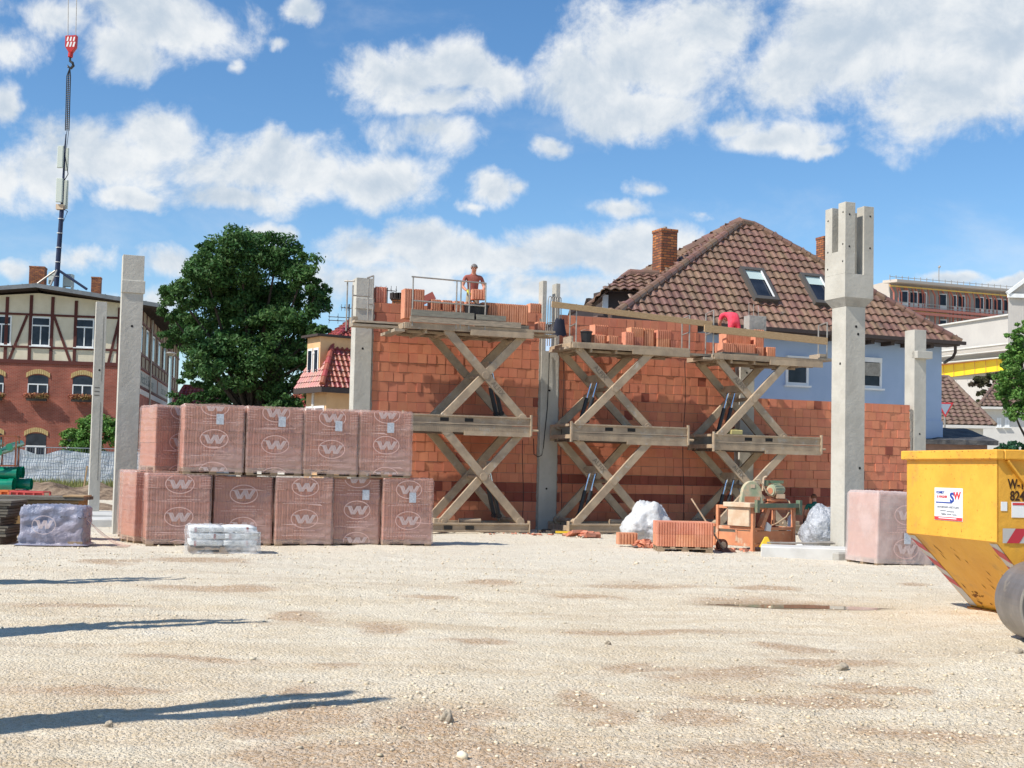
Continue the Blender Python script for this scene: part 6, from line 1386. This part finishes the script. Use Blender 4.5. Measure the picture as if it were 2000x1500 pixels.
# crane hook block above it
HD = 60; hp = at(139, 88, HD); t = thing('crane_hook', 'red and white crane hook block hanging on two ropes at the upper left', 'crane hook', hp)
m_cred = mat('hook_red', (.45, .03, .03), .45); sc_ = HD / F
q = MB(); MXZ = Matrix(((1, 0, 0, 0), (0, 0, 1, 0), (0, 1, 0, 0), (0, 0, 0, 1))); q.prism([(-.26, .42), (.28, .46), (.26, -.12), (.08, -.38), (-.08, -.38), (-.26, -.10)], -.12, .12, M=MXZ); q.cyl((0, 0, -.36), (-.02, 0, -.6), .12, 10); q.build('block', m_cred, t, bevel=.02)
q = MB()
for k in range(3): q.poly([(-.2 + k * .15, -.124, -.12), (-.12 + k * .15, -.124, -.12), (-.06 + k * .15, -.124, .12), (-.14 + k * .15, -.124, .12)]); q.poly([(-.19 + k * .15, -.124, .16), (-.12 + k * .15, -.124, .16), (-.08 + k * .15, -.124, .36), (-.15 + k * .15, -.124, .36)])
q.build('white_stripe', m_white, t)
q = MB(); q.tube([(-.02, 0, -.58), (-.02, 0, -.78), (.10, 0, -.86), (.14, 0, -1.0), (.04, 0, -1.12), (-.10, 0, -1.06), (-.12, 0, -.96)], [.05, .06, .07, .075, .07, .05, .02], 8); q.build('hook', m_cyl, t)
q = MB(); top = at(133, -60, HD) - hp; q.tube([(-.17, 0, .42), at(134, -60, HD) - hp], .018, 5); q.tube([(.20, 0, .44), at(151, -60, HD) - hp], .018, 5); q.build('rope', m_pipe, t)
q = MB(); lo_ = at(131, 255, HD) - hp; 
for dx in (-.08, .0, .09): q.tube([(-.02, 0, -1.1), Vector((-.06 + dx, 0, -1.5)), lo_ + Vector((dx, 0, 0))], .028, 5)
for k in range(26): p = Vector((-.06, 0, -1.5)).lerp(lo_, k / 26); q.cyl(p - Vector((.1, 0, 0)), p + Vector((.1, 0, .03)), .02, 5)
q.tube([lo_, at(125, 290, HD) - hp], .014, 4); q.tube([lo_ + Vector((.08, 0, 0)), at(130, 290, HD) - hp], .014, 4); q.build('lifting_chain', m_cyl, t)
# lamp post
p = at(328, 850, 78); p.z = 0; t = thing('street_lamp', 'tall pale lamp post before the dark side wall of the brick building', 'street lamp', p); zt = at(328, 692, 78).z; q = MB(); q.cyl((0, 0, 0), (0, 0, zt - .1), .11, 10, r2=.08); q.build('pole', mat('lamp_pole', (.38, .50, .52), .5), t)
q = MB(); q.cyl((0, 0, zt - .1), (0, 0, zt + .05), .15, 12, r2=.32); q.cyl((0, 0, zt + .05), (0, 0, zt + .14), .34, 12, r2=.2); q.build('lamp_head', m_pipe, t)

# ------------------------------------------------------------------ roof tiles
def tiled(mb, O, ex, up, width, hgt, clip, tw=.30, th=.36, amp=.035, lift=.05, m=0):
    "pantile surface: O corner at the eave, ex along the eave, up along the slope; clip(v) -> (u0, u1) at height v"
    ex = Vector(ex).normalized(); up = Vector(up).normalized(); nrm = ex.cross(up).normalized(); k = 0; v = 0.0; spt = 5
    while v < hgt:
        a0, a1 = clip(v); b0, b1 = clip(min(v + th, hgt)); u0, u1 = min(a0, b0), max(a1, b1)
        if u1 - u0 < .05: break
        i0 = math.floor(u0 / tw); i1 = math.ceil(u1 / tw)
        for i in range(i0, i1):
            vs = []; 
            for q in range(spt + 1):
                u = (i + q / spt) * tw; uu = min(max(u, u0), u1); ph = q / spt; h = amp * (math.cos(2 * math.pi * (ph - .32)) if ph < .82 else -1 + (ph - .82) * 3)
                jj = 0
                vs.append(O + ex * uu + up * (v - .02) + nrm * (h + lift + jj)); 
            for q in range(spt + 1):
                u = (i + q / spt) * tw; uu = min(max(u, u0), u1); ph = q / spt; h = amp * (math.cos(2 * math.pi * (ph - .32)) if ph < .82 else -1 + (ph - .82) * 3)
                vs.append(O + ex * uu + up * min(v + th, hgt) + nrm * h * .8)
            for q in range(spt + 1): vs.append(vs[q] - nrm * .03)
            c = rnd.random(); n = spt + 1
            mb._add(vs, [(q, q + 1, n + q + 1, n + q) for q in range(spt)] + [(2 * n + q, 2 * n + q + 1, q + 1, q) for q in range(spt)], m, c)
        v += th
def tilemat(name, c1, c2, rv=.25, rough=.42): return mat(name, c1, rough, c2, 1.2, rv=rv, hue=.018, spec=.55, bump=(18, .3, .006), dirt=((.10, .075, .06), 2.2, .58, .75))
m_tile = tilemat('brown_pantile', (.22, .128, .085), (.175, .10, .07), .18); m_tiler = tilemat('red_pantile', (.33, .075, .05), (.27, .06, .045), .15); m_tileb = tilemat('dull_brown_tile', (.19, .125, .09), (.16, .10, .075), .12, .6)
def ridge(mb, a, b, r=.13, l=.38):
    a = Vector(a); b = Vector(b); n = max(1, int((b - a).length / l)); d = (b - a) / n
    for k in range(n): mb.cyl(a + d * k, a + d * (k + 1.08), r * 1.08, 9, r2=r * .92)
def tri_plane(mb, A, B, C_, D_, **kw):
    "tiled quad: A-B eave, C_ above B, D_ above A"
    A, B, C_, D_ = map(Vector, (A, B, C_, D_)); ex = (B - A).normalized(); w = (B - A).length
    mid = (C_ + D_) / 2 - A; up = (mid - ex * mid.dot(ex)); h = up.length; up.normalize(); dl = (D_ - A).dot(ex); cl = (C_ - A).dot(ex)
    tiled(mb, A, ex, up, w, h, lambda v: (dl * v / h, w + (cl - w) * v / h), **kw)
    nrm = ex.cross(up).normalized(); k = [p - nrm * .06 for p in (A, B, C_, D_)]; mb.poly(k if (C_ - D_).length > .02 else k[:3], c=.5)
# --- blue house
HA = Vector((3.22, 39.7, 0)); HR = Vector((15.57, 44.9, 0)); hd = (HR - HA).normalized(); HL = (HR - HA).length; hang = math.atan2(hd.y, hd.x); ZE = 6.4
t = thing('blue_house', 'blue rendered house with brown pantile hip roof, skylights and two brick chimneys', 'house', HA, hang); hf = facade((HA.x, HA.y), math.degrees(hang))
m_bluew = mat('blue_render', (.36, .46, .62), .9, (.33, .43, .585), 1.2, bump=(30, .25, .006)); m_fas = mat('fascia_dark', (.06, .045, .04), .7)
wy = .55; m = MB(); m.box((-.0, wy, 0), (HL - .12, 6.0, ZE - .1)); m.build('wall', m_bluew, t); m = MB(); m.box((-.0, wy - .05, 0), (HL - .10, wy - .002, 3.62)); m.build('plinth', m_bluew, t)
apx = 7.30; apy = 2.7; zap = hf(1455, 430)[1]
# apex solved so that it stands over the middle of the steep front slope
ap = at(1448, 434, 45.3); al = Matrix.Rotation(-hang, 4, 'Z') @ (ap - HA); bk = 5.6
r_ = MB(); AP = Vector((al.x, al.y, al.z)); AP2 = AP + Vector((.5, 0, -.03))
e0 = Vector((-.25, -.1, ZE)); e1 = Vector((HL + .15, -.1, ZE)); e2 = Vector((HL + .15, bk, ZE)); e3 = Vector((-.25, bk, ZE))
tri_plane(r_, e0, e1, AP2, AP); tri_plane(r_, e3.lerp(AP, .36), e0.lerp(AP, .36), AP, AP); tri_plane(r_, e1, e2, AP2, AP2); tri_plane(r_, e2, e3, AP, AP2)
ro = r_.build('roof', m_tile, t); q = MB(); ridge(q, e0, AP); ridge(q, e1, AP2); ridge(q, e3.lerp(AP, .36), AP, .21); ridge(q, AP, AP2); q.build('ridge_tile', m_tile, ro)
q = MB(); q.box((-.2, -.12, ZE - .14), (HL + .1, wy, ZE - .07)); q.box((-.3, -.22, ZE - .10), (HL + .3, -.12, ZE + .02)); 
for k in range(15): q.box((.4 + k * .85, .0, ZE - .26), (.55 + k * .85, wy, ZE - .14))
q.tube([Matrix.Rotation(-hang, 4, 'Z') @ (at(a, b, c_) - HA) for a, b, c_ in ((1866, 673, 44.8), (1866, 688, 44.9), (1861, 698, 45.1), (1851, 704, 45.6), (1845, 708, 46.6))], .055, 8); q.build('gutter', m_fas, t)
for (xa, xb, ya, yb, sh) in ((1553, 1597, 692, 752, False), (1700, 1741, 695, 758, True)):
    x0, z1 = hf(xa, ya); x1, z0 = hf(xb, yb); w_ = window(t, x0, x1, z0, z1, y=wy - .02, cols=1, trans=0, fw=.09)
    q = MB(); q.box((x0 + .02, wy - .09, z1 - .16), (x1 - .02, wy - .055, z1)); q.build('shutter_box', m_white, w_)
    if sh: q = MB(); [q.box((x0 + .09, wy - .085, z1 - .18 - k * .045), (x1 - .09, wy - .06, z1 - .18 - k * .045 + .036)) for k in range(1, 11)]; q.build('roller_shutter', m_pipe, w_)
x0, z0 = hf(1808, 825); x1, z1 = hf(1848, 785); 
# skylights on the front slope
upv = (AP - e0); upv = Vector((0, AP.y - e0.y, AP.z - e0.z)).normalized(); nsl = Vector((1, 0, 0)).cross(upv).normalized()
sf = facade((HA.x, HA.y), math.degrees(hang))
def on_slope(px, py):
    d = _f * F + _r * (px - PPX) - _u * (py - PPY); Rm = Matrix.Rotation(-hang, 4, 'Z'); d2 = Rm @ d; o2 = Rm @ (Vector((0, 0, CAMH)) - HA); tt = (e0 - o2).dot(nsl) / d2.dot(nsl); return o2 + d2 * tt
m_skyf = mat('skylight_frame', (.12, .11, .10), .5, metal=.3); m_blind = mat('pale_blind', (.45, .55, .53), .7)
for (tlx, tly, brx, bry) in ((1452, 528, 1508, 592), (1570, 540, 1622, 600)):
    a = on_slope(tlx, tly); c = on_slope(brx, bry); du = (a - c).dot(upv); w0 = .95; xm = (a.x + c.x) / 2; bs = c - upv * 0; bs.x = xm
    q = MB(); T_ = lambda x, v, h: Vector((xm + x, 0, 0)) + Vector((0, bs.y, bs.z)) + upv * v + nsl * h
    for (x0, x1, v0, v1, h0, h1) in ((-w0 / 2, -w0 / 2 + .12, 0, du, 0, .18), (w0 / 2 - .12, w0 / 2, 0, du, 0, .18), (-w0 / 2 + .12, w0 / 2 - .12, 0, .14, 0, .18), (-w0 / 2 + .12, w0 / 2 - .12, du - .12, du, 0, .18)):
        q.hexa([T_(x0, v0, h0), T_(x1, v0, h0), T_(x1, v1, h0), T_(x0, v1, h0), T_(x0, v0, h1), T_(x1, v0, h1), T_(x1, v1, h1), T_(x0, v1, h1)])
    o = q.build('skylight', m_skyf, t); q = MB(); q.poly([T_(-w0 / 2 + .1, .1, .10), T_(w0 / 2 - .1, .1, .10), T_(w0 / 2 - .1, du - .1, .10), T_(-w0 / 2 + .1, du - .1, .10)]); q.build('pane', m_glass, o)
    q = MB(); q.poly([T_(-w0 / 2 + .12, du * .66, .115), T_(w0 / 2 - .12, du * .66, .115), T_(w0 / 2 - .12, du - .12, .115), T_(-w0 / 2 + .12, du - .12, .115)]); q.build('blind', m_blind, o)
    q = MB(); q.hexa([T_(w0 / 2 - .17, .14, .13), T_(w0 / 2 - .125, .14, .13), T_(w0 / 2 - .125, du - .12, .13), T_(w0 / 2 - .17, du - .12, .13), T_(w0 / 2 - .17, .14, .17), T_(w0 / 2 - .125, .14, .17), T_(w0 / 2 - .125, du - .12, .17), T_(w0 / 2 - .17, du - .12, .17)]); q.build('bright_sash', m_white, o)
def lchim(px, pt, Y, w, z0, t=t, HA=HA, hang=hang):
    c = at(px, pt, Y); l = Matrix.Rotation(-hang, 4, 'Z') @ (c - HA); return chimney(t, l.x, l.y, z0, l.z, w, w), l
_, l = lchim(1299, 450, 43.5, .62, 6.8); q = MB(); q.cyl((l.x, l.y, l.z), (l.x, l.y, l.z + .12), .07, 10); q.build('flue', m_pipe, t); lchim(1612, 464, 50, .5, 6.8)
# cross wing at the left end
q = MB(); Rm = Matrix.Rotation(-hang, 4, 'Z'); L2 = lambda px, py, Y: Rm @ (at(px, py, Y) - HA)
c0 = L2(1150, 599, 41.3); zr_ = L2(1230, 533, 42.6); zr2 = L2(1285, 535, 42.6)
A_ = L2(1178, 566, 41.0); B_ = L2(1252, 566, 41.0)
tri_plane(q, A_, B_, zr2, zr_); tri_plane(q, c0, A_ + Vector((0, 0, -.05)), zr_, zr_); q.build('wing_roof', m_tile, t); q = MB(); ridge(q, c0, zr_); ridge(q, zr_, zr2); q.build('ridge_tile', m_tile, t)
q = MB(); a1, b1 = L2(1186, 566, 41.6), L2(1250, 566, 41.6); a0, b0 = L2(1186, 640, 41.6), L2(1250, 640, 41.6); q.hexa([a0, b0, b0 + Vector((0, 1, 0)), a0 + Vector((0, 1, 0)), a1, b1, b1 + Vector((0, 1, 0)), a1 + Vector((0, 1, 0))]); q.build('wing_wall', m_fas, t)
q = MB(); a1, a0 = L2(1181, 576, 41.5), L2(1181, 604, 41.5); q.box((a0.x - .1, a0.y - .05, a0.z), (a0.x + .1, a0.y, a1.z)); q.build('wing_window', m_white, t)
q = MB(); a_ = L2(1168, 616, 41.6); q.hexa([a_ + Vector(v) for v in ((0, 0, -1), (1.4, 0, -1), (1.4, 1, -1), (0, 1, -1), (0, 0, 0), (1.4, 0, .0), (1.4, 1, .0), (0, 1, .0))]); q.build('wing_sill', m_tile, t)
# yield sign and white car roof edge behind the low shed
p = at(1846, 850, 52); p.z = 0; t = thing('yield_sign', 'red bordered triangular give way sign beside the corner of the blue house', 'sign', p, R(8)); zt = at(1848, 785, 52).z; q = MB(); q.cyl((0, .04, 0), (0, .04, zt), .04, 8); q.build('pole', m_pipe, t)
def tri(s, y): h = s * .866; return [(-s / 2, y, zt - .02), (s / 2, y, zt - .02), (0, y, zt - .02 - h)]
q = MB(); q.poly(tri(.72, 0)); q.build('red_border', m_red if 'm_red' in globals() else m_cred, t); q = MB(); s = .50; h = s * .866; q.poly([(-s / 2, -.006, zt - .085), (s / 2, -.006, zt - .085), (0, -.006, zt - .085 - h)]); q.build('white_face', mat('sign_back', (.35, .40, .48), .5), t)
# low shed with tarred roof
a = at(1795, 900, 45); b = at(1940, 900, 45); a.z = 0; t = thing('low_shed', 'low old shed with a sagging black tar roof behind the yellow skip', 'shed', a, 0); W0 = b.x - a.x; z1 = at(1860, 862, 45).z; z2 = at(1860, 832, 45).z; wide = W0
q = MB(); q.box((-.3, 0, 0), (W0 * .92, 4, z1)); q.build('wall', mat('old_pink_render', (.34, .22, .18), .95, (.26, .17, .14), 1.5, bump=(10, .4, .02), wave=(.4, .6, .02, 'X')), t)
q = MB(); vs = []; nx = 24
for j in range(6):
    for i in range(nx): u = i / (nx - 1); v = j / 5; vs.append((-.5 + (W0 + .6) * u * (1 - .03 * v), -.35 + v * 3, z1 + .02 + (z2 - z1) * v + .05 * mnoise.noise(Vector((u * 9, v * 4, 1)))))
q._add(vs, [(j * nx + i, j * nx + i + 1, (j + 1) * nx + i + 1, (j + 1) * nx + i) for j in range(5) for i in range(nx - 1)]); q.box((-.5, -.36, z1 - .12), (W0 + .05, -.3, z1 + .04)); q.build('tar_roof', mat('tar_felt', (.045, .045, .05), .7, (.10, .095, .09), 3, bump=[(2, .8, .1), (10, .6, .03)]), t)
# brown roofed house behind it
def hiproof_house(name, label, px, Y, eave, walls, rf, mt, mw, wins=(), th=.36, deep=7):
    (xl, yl), (xr, yr), (axl, ayl), (axr, ayr) = rf; o = at(xl, yl, Y); o.z = 0; t = thing(name, label, 'house', o)
    A = at(xl, yl, Y) - o; B = at(xr, yr, Y) - o; Cc = at(axr, ayr, Y + deep / 2) - o; Dd = at(axl, ayl, Y + deep / 2) - o; q = MB(); A.z = B.z = (A.z + B.z) / 2; Cc.z = Dd.z = (Cc.z + Dd.z) / 2; tri_plane(q, A, B, Cc, Dd, th=th); r_ = q.build('roof', mt, t)
    q = MB(); ridge(q, A, Dd, .1); ridge(q, B, Cc, .1); ridge(q, Dd, Cc, .1); q.build('ridge_tile', mt, r_)
    q = MB(); q.box((A.x + .4, .4, 0), (B.x - .4, deep - .4, A.z - .05)); q.box((A.x, -.05, A.z - .18), (B.x, .35, A.z - .06)); q.build('wall', mw, t)
    for (a, b, c, d) in wins:
        p = at(a, b, Y + .4) - o; r2 = at(c, d, Y + .4) - o; window(t, p.x, r2.x, r2.z, p.z, y=.38, cols=1, trans=0, fw=.12)
    return t
m_wr = mat('white_render', (.62, .60, .56), .9, (.57, .55, .51), 1.3)
hiproof_house('brown_roofed_house', 'small house with dull brown hip roof behind the low shed', 1890, 58, 0, 0, ((1790, 826), (1944, 830), (1812, 735), (1852, 737)), m_tileb, m_wr, (), .26, 5)
hiproof_house('white_house', 'white house with reddish hip roof at the right edge behind the trees', 1960, 70, 0, 0, ((1912, 792), (2120, 796), (1958, 732), (2060, 732)), m_tileb, m_wr, ((1947, 816, 1955, 834), (1962, 816, 1971, 834)), .36, 7)
# warehouse and white hall
m_pan = mat('beige_cladding', (.50, .47, .43), .7, (.46, .43, .395), .5, wave=(2.5, .25, .02, 'X')); m_yel = mat('yellow_panel', (.90, .60, .02), .5)
def slab(mb, pts, Y, th, m=0):
    a = [at(x, y, yy) for (x, y, yy) in pts]; b = [p + Vector((p.x / p.y * th * 1.02, th, 0)) for p in a]; n = len(a); mb._add([*a, *b], [tuple(range(n))[::-1], tuple(range(n, 2 * n))] + [(i, (i + 1) % n, n + (i + 1) % n, n + i) for i in range(n)], m)
t = thing('beige_warehouse', 'long beige warehouse with a bright yellow band above the house roofs at the right', 'warehouse', (0, 0, 0)); q = MB()
slab(q, [(1800, 640, 112), (1975, 613, 100), (1975, 910, 100), (1800, 910, 112)], 0, 12); q.build('wall', m_pan, t)
q = MB()
for (ya, yb, hh) in ((688, 668, 3), (699, 681, 2), (711, 695, 2)): slab(q, [(1800, ya, 110.5), (1975, yb, 98.5), (1975, yb + hh, 98.5), (1800, ya + hh, 110.5)], 0, 1.0)
q.bar(at(1800, 641, 111.9), at(1975, 614, 99.9), .3, .12); q.build('cladding_ledge', m_wr, t)
q = MB(); slab(q, [(1805, 717, 111.5), (1970, 698, 99.5), (1970, 722, 99.5), (1805, 742, 111.5)], 0, .3); q.build('yellow_band', m_yel, t)
q = MB(); q.bar(at(1805, 716, 111.3), at(1970, 697, 99.3), .1, .14); 
for k in range(9): u = k / 8; a = at(1805, 717, 111.3).lerp(at(1970, 698, 99.3), u); b = at(1805, 742, 111.3).lerp(at(1970, 722, 99.3), u); q.bar(a, b, .03, .03, up=(0, 1, 0))
q.build('band_trim', mat('band_trim', (.55, .20, .08), .6), t)
t = thing('white_hall', 'tall pale clad hall with a shallow gable at the right picture edge', 'hall', (0, 0, 0)); q = MB(); slab(q, [(1969, 572, 96), (2001, 548, 96), (2150, 620, 96), (2150, 910, 96), (1969, 910, 96)], 0, 14); q.build('wall', m_pan, t); q = MB(); q.bar(at(1967, 573, 95.8), at(2003, 546, 95.8), .3, .25); q.bar(at(1968, 577, 95.8), at(2100, 581, 95.8), .15, .3); q.build('roof_edge', m_white, t)
# building under renovation with red supports
t = thing('scaffolded_building', 'distant flat roofed block with rows of balconies behind red steel supports', 'building', (0, 0, 0)); YB = 130; YC = 150
m_fb = mat('grey_render_far', (.34, .31, .29), .9, (.29, .265, .25), .6); m_pk = mat('red_support', (.52, .17, .12), .6); m_beige = mat('beige_far', (.56, .49, .42), .9)
q = MB(); slab(q, [(1738, 550, YB), (1990, 573, YB + 22), (1990, 800, YB + 22), (1738, 800, YB)], 0, 12); q.build('wall', m_fb, t); q = MB(); slab(q, [(1690, 560, YB + 14), (1738, 548, YB - .2), (1738, 800, YB - .2), (1690, 800, YB + 14)], 0, 10); q.build('end_wall', m_beige, t)
def fp(u, py, off=0): x = 1738 + u * 252; return at(x, py + (u * 252) * .085, YB + 22 * u - off)
q = MB(); q.bar(fp(0, 549, .9), fp(1, 549, .9), 1.6, .28); q.build('flat_roof', m_beige, t)
q = MB(); 
for k in range(22): a = fp(k / 21, 546, 1); q.cyl(a, a + Vector((0, 0, .5)), .04, 5)
q.bar(fp(0, 540, 1), fp(1, 540, 1), .05, .05); q.build('roof_railing', m_pipe, t)
for (u, w) in ((.068, .048), (.15, .042), (.215, .044), (.362, .05), (.462, .035), (.512, .045), (.648, .05), (.735, .035), (.80, .042), (.87, .05)):
    for (za, zb2) in ((566, 600), (616, 646)):
        a = fp(u, za, .3); b = fp(u + w, zb2, .3); f_ = MB(); f_.box((a.x, a.y - .1, b.z), (b.x, b.y + .3, a.z)); o = f_.build('window', m_white, t); g = MB(); zm = b.z + (a.z - b.z) * .3; g.box((a.x + .09, a.y - .14, zm), (b.x - .09, a.y - .11, a.z - .12)); g.build('pane', m_glass, o)
q = MB(); us = [.03, .09, .15, .22, .27, .35, .43, .49, .56, .62, .70, .77, .83, .88, .95]
for u in us:
    a = fp(u, 570, 1.6); b = fp(u, 670, 1.6); q.bar(a, b, .13, .13, up=(0, 1, 0)); c = fp(u - .03, 556, 1.2); q.bar(c, a, .13, .13, up=(0, 1, 0)); q.bar(fp(u + .02, 556, 1.2), fp(u + .035, 572, 1.6), .1, .1, up=(0, 1, 0)); q.bar(fp(u + .035, 572, 1.6), fp(u + .035, 660, 1.6), .07, .07, up=(0, 1, 0))
for py in (599, 607, 640): q.bar(fp(0, py, 1.6), fp(1, py, 1.6), .2, .28)
q.build('red_support', m_pk, t); q = MB(); q.bar(fp(0, 558, 1.5), fp(1, 558, 1.5), .1, .14); q.bar(fp(.18, 604, 1.8), fp(.45, 604, 1.8), .1, .12); q.build('yellow_beam', mat('ochre_beam', (.62, .40, .08), .6), t)
q = MB(); q.bar(fp(0, 588, 1.5), fp(1, 588, 1.5), .04, .06); q.bar(fp(0, 594, 1.5), fp(1, 594, 1.5), .04, .06); q.build('balcony_rail', m_pipe, t)
p = fp(.38, 540, 1); q = MB(); q.cyl((0, 0, 0), (0, 0, 1.5), .04, 6); q.cyl((0, 0, 1.4), (.1, 0, 1.6), .12, 8); q.build('roof_aerial', m_pipe, loc=p, label='thin aerial on the flat roof of the distant block', cat='aerial')
# ------------------------------------------------------------------ orange house between tree and wall
m_orw = mat('orange_render', (.66, .42, .22), .9, (.60, .37, .19), 1.5); OD = 56.
CO = at(636, 830, OD); CO.z = 0; t = thing('orange_house', 'orange rendered house with red mansard roof behind the left end of the block wall', 'house', CO, R(35)); of = facade((CO.x, CO.y), 35)
_, zE = of(640, 752); sx_ = -3.4
q = MB(); q.box((0, 0, 0), (7.5, 2.0, zE)); q.build('wall', m_orw, t)
x1, z1 = of(667, 645); x0, z0 = of(638, 750)
q = MB(); k1 = Vector((x1 + .15, 1.0, z1 - .3)); B2 = Vector((9, 1.0, z1 - .3)); tri_plane(q, (-.45, -.45, zE - .1), (9, -.45, zE - .1), B2, k1, tw=.24, th=.30); tri_plane(q, (-.45, 2.3, zE - .1), (-.45, -.45, zE - .1), k1, (k1.x, 2.2, k1.z), tw=.24, th=.30)
zt2 = of(690, 620)[1]; K2 = Vector((k1.x + 3.2, 3.6, k1.z + 2.0)); tri_plane(q, k1, B2, Vector((9, 3.6, K2.z)), K2, tw=.24, th=.30); tri_plane(q, (k1.x, 2.3, k1.z), k1, K2, (K2.x, 3.7, K2.z), tw=.24, th=.30); ro = q.build('roof', m_tiler, t)
q = MB(); ridge(q, (-.45, -.45, zE), k1, .12); ridge(q, k1, K2, .12); q.build('ridge_tile', m_tiler, ro); q = MB(); q.box((-.5, -.5, zE - .35), (9, -.42, zE - .12)); q.box((-.5, -.42, zE - .35), (-.42, 2.3, zE - .12)); q.build('gutter', m_fas, t)
# dormer and windows on the sunlit left side
q = MB(); q.box((-.02, .7, zE - .05), (1.6, 2.0, zE + 2.2)); q.build('dormer', m_orw, t); q = MB(); q.box((-.25, .55, zE + 2.2), (2, 2.2, zE + 2.3)); q.build('dormer_roof', m_fas, t)
for (y, za, zb2) in ((1.05, zE + .35, zE + 1.7), (1.65, zE + .35, zE + 1.7)):
    f_ = MB(); f_.box((-.06, y - .24, za), (-.03, y + .24, zb2)); o = f_.build('window', m_white, t); g = MB(); g.box((-.07, y - .17, za + .1), (-.062, y + .17, zb2 - .1)); g.build('pane', m_glass, o)
for y in (.6, 1.5):
    f_ = MB(); f_.box((-.04, y - .45, zE - 2.4), (-.003, y + .45, zE - .9)); o = f_.build('window', m_white, t); g = MB(); g.box((-.05, y - .35, zE - 2.3), (-.042, y + .35, zE - 1.0)); g.build('pane', m_glass, o)
# red roofed houses behind the tree
for (rf, Y, lab, nm) in ((((560, 800), (640, 790), (600, 740), (650, 730)), 74, 'red roofed house showing low between the big tree and the orange house', 'red_roofed_house'), (((330, 800), (450, 805), (360, 752), (430, 756)), 96, 'red roofed house glimpsed under the big tree beside the brick building', 'red_roofed_house')):
    hiproof_house(nm, lab, 0, Y, 0, 0, rf, m_tiler, m_wr, (), .36, 5)
p = at(611, 800, 57); p.z = 0; zt = at(611, 690, 57).z; q = MB(); q.cyl((0, 0, 0), (0, 0, zt), .07, 8); q.sphere((0, 0, zt), .1, 8, 5); q.build('flagpole', m_sill, loc=p, label='slender pale pole in front of the orange house', cat='pole')
# roof ends, chimneys and aerials peeping over the block wall
def aerial(px, top, bot, Y, lab, arms):
    p = at(px, bot, Y); z = at(px, top, Y).z - p.z; q = MB(); q.cyl((0, 0, 0), (0, 0, z), .03, 6)
    for (k, l) in arms:
        zz = z * k; q.cyl((-l, 0, zz), (l * .8, 0, zz - .05), .018, 5)
        for j in range(5): x = -l + 1.8 * l * j / 4; q.cyl((x, -.25, zz), (x, .25, zz), .012, 4); q.cyl((x, 0, zz - .15), (x, 0, zz + .15), .012, 4)
    q.build('tv_aerial', m_fas, loc=p, label=lab, cat='aerial')
aerial(755, 562, 610, 50, 'television aerial standing above the left part of the block wall', ((.92, .45),)); aerial(681, 594, 640, 58, 'television aerial on the red mansard roof beside the left column', ((.85, .35), (.45, .9), (.3, .9)))
p = at(789, 605, 50); t = thing('chimney_stack', 'chimney with a ragged tiled top peeping over the block wall beside the clay stack', 'chimney', p); q = MB(); q.box((-.45, -.3, -1.), (.45, .3, .35)); q.build('shaft', m_chim, t); q = MB()
for k in range(14): q.box((-.55 + .07 * k + rnd.uniform(-.03, .03), -.38, .36 + rnd.uniform(0, .05)), (-.45 + .07 * k, .38, .52 + rnd.uniform(0, .12)))
q.build('cap', m_fas, t); q = MB(); q.bar((-.2, -.4, -.2), (1.2, -.4, .55), .3, .1, up=(0, 1, 0)); q.build('verge_tile', m_tiler, t)
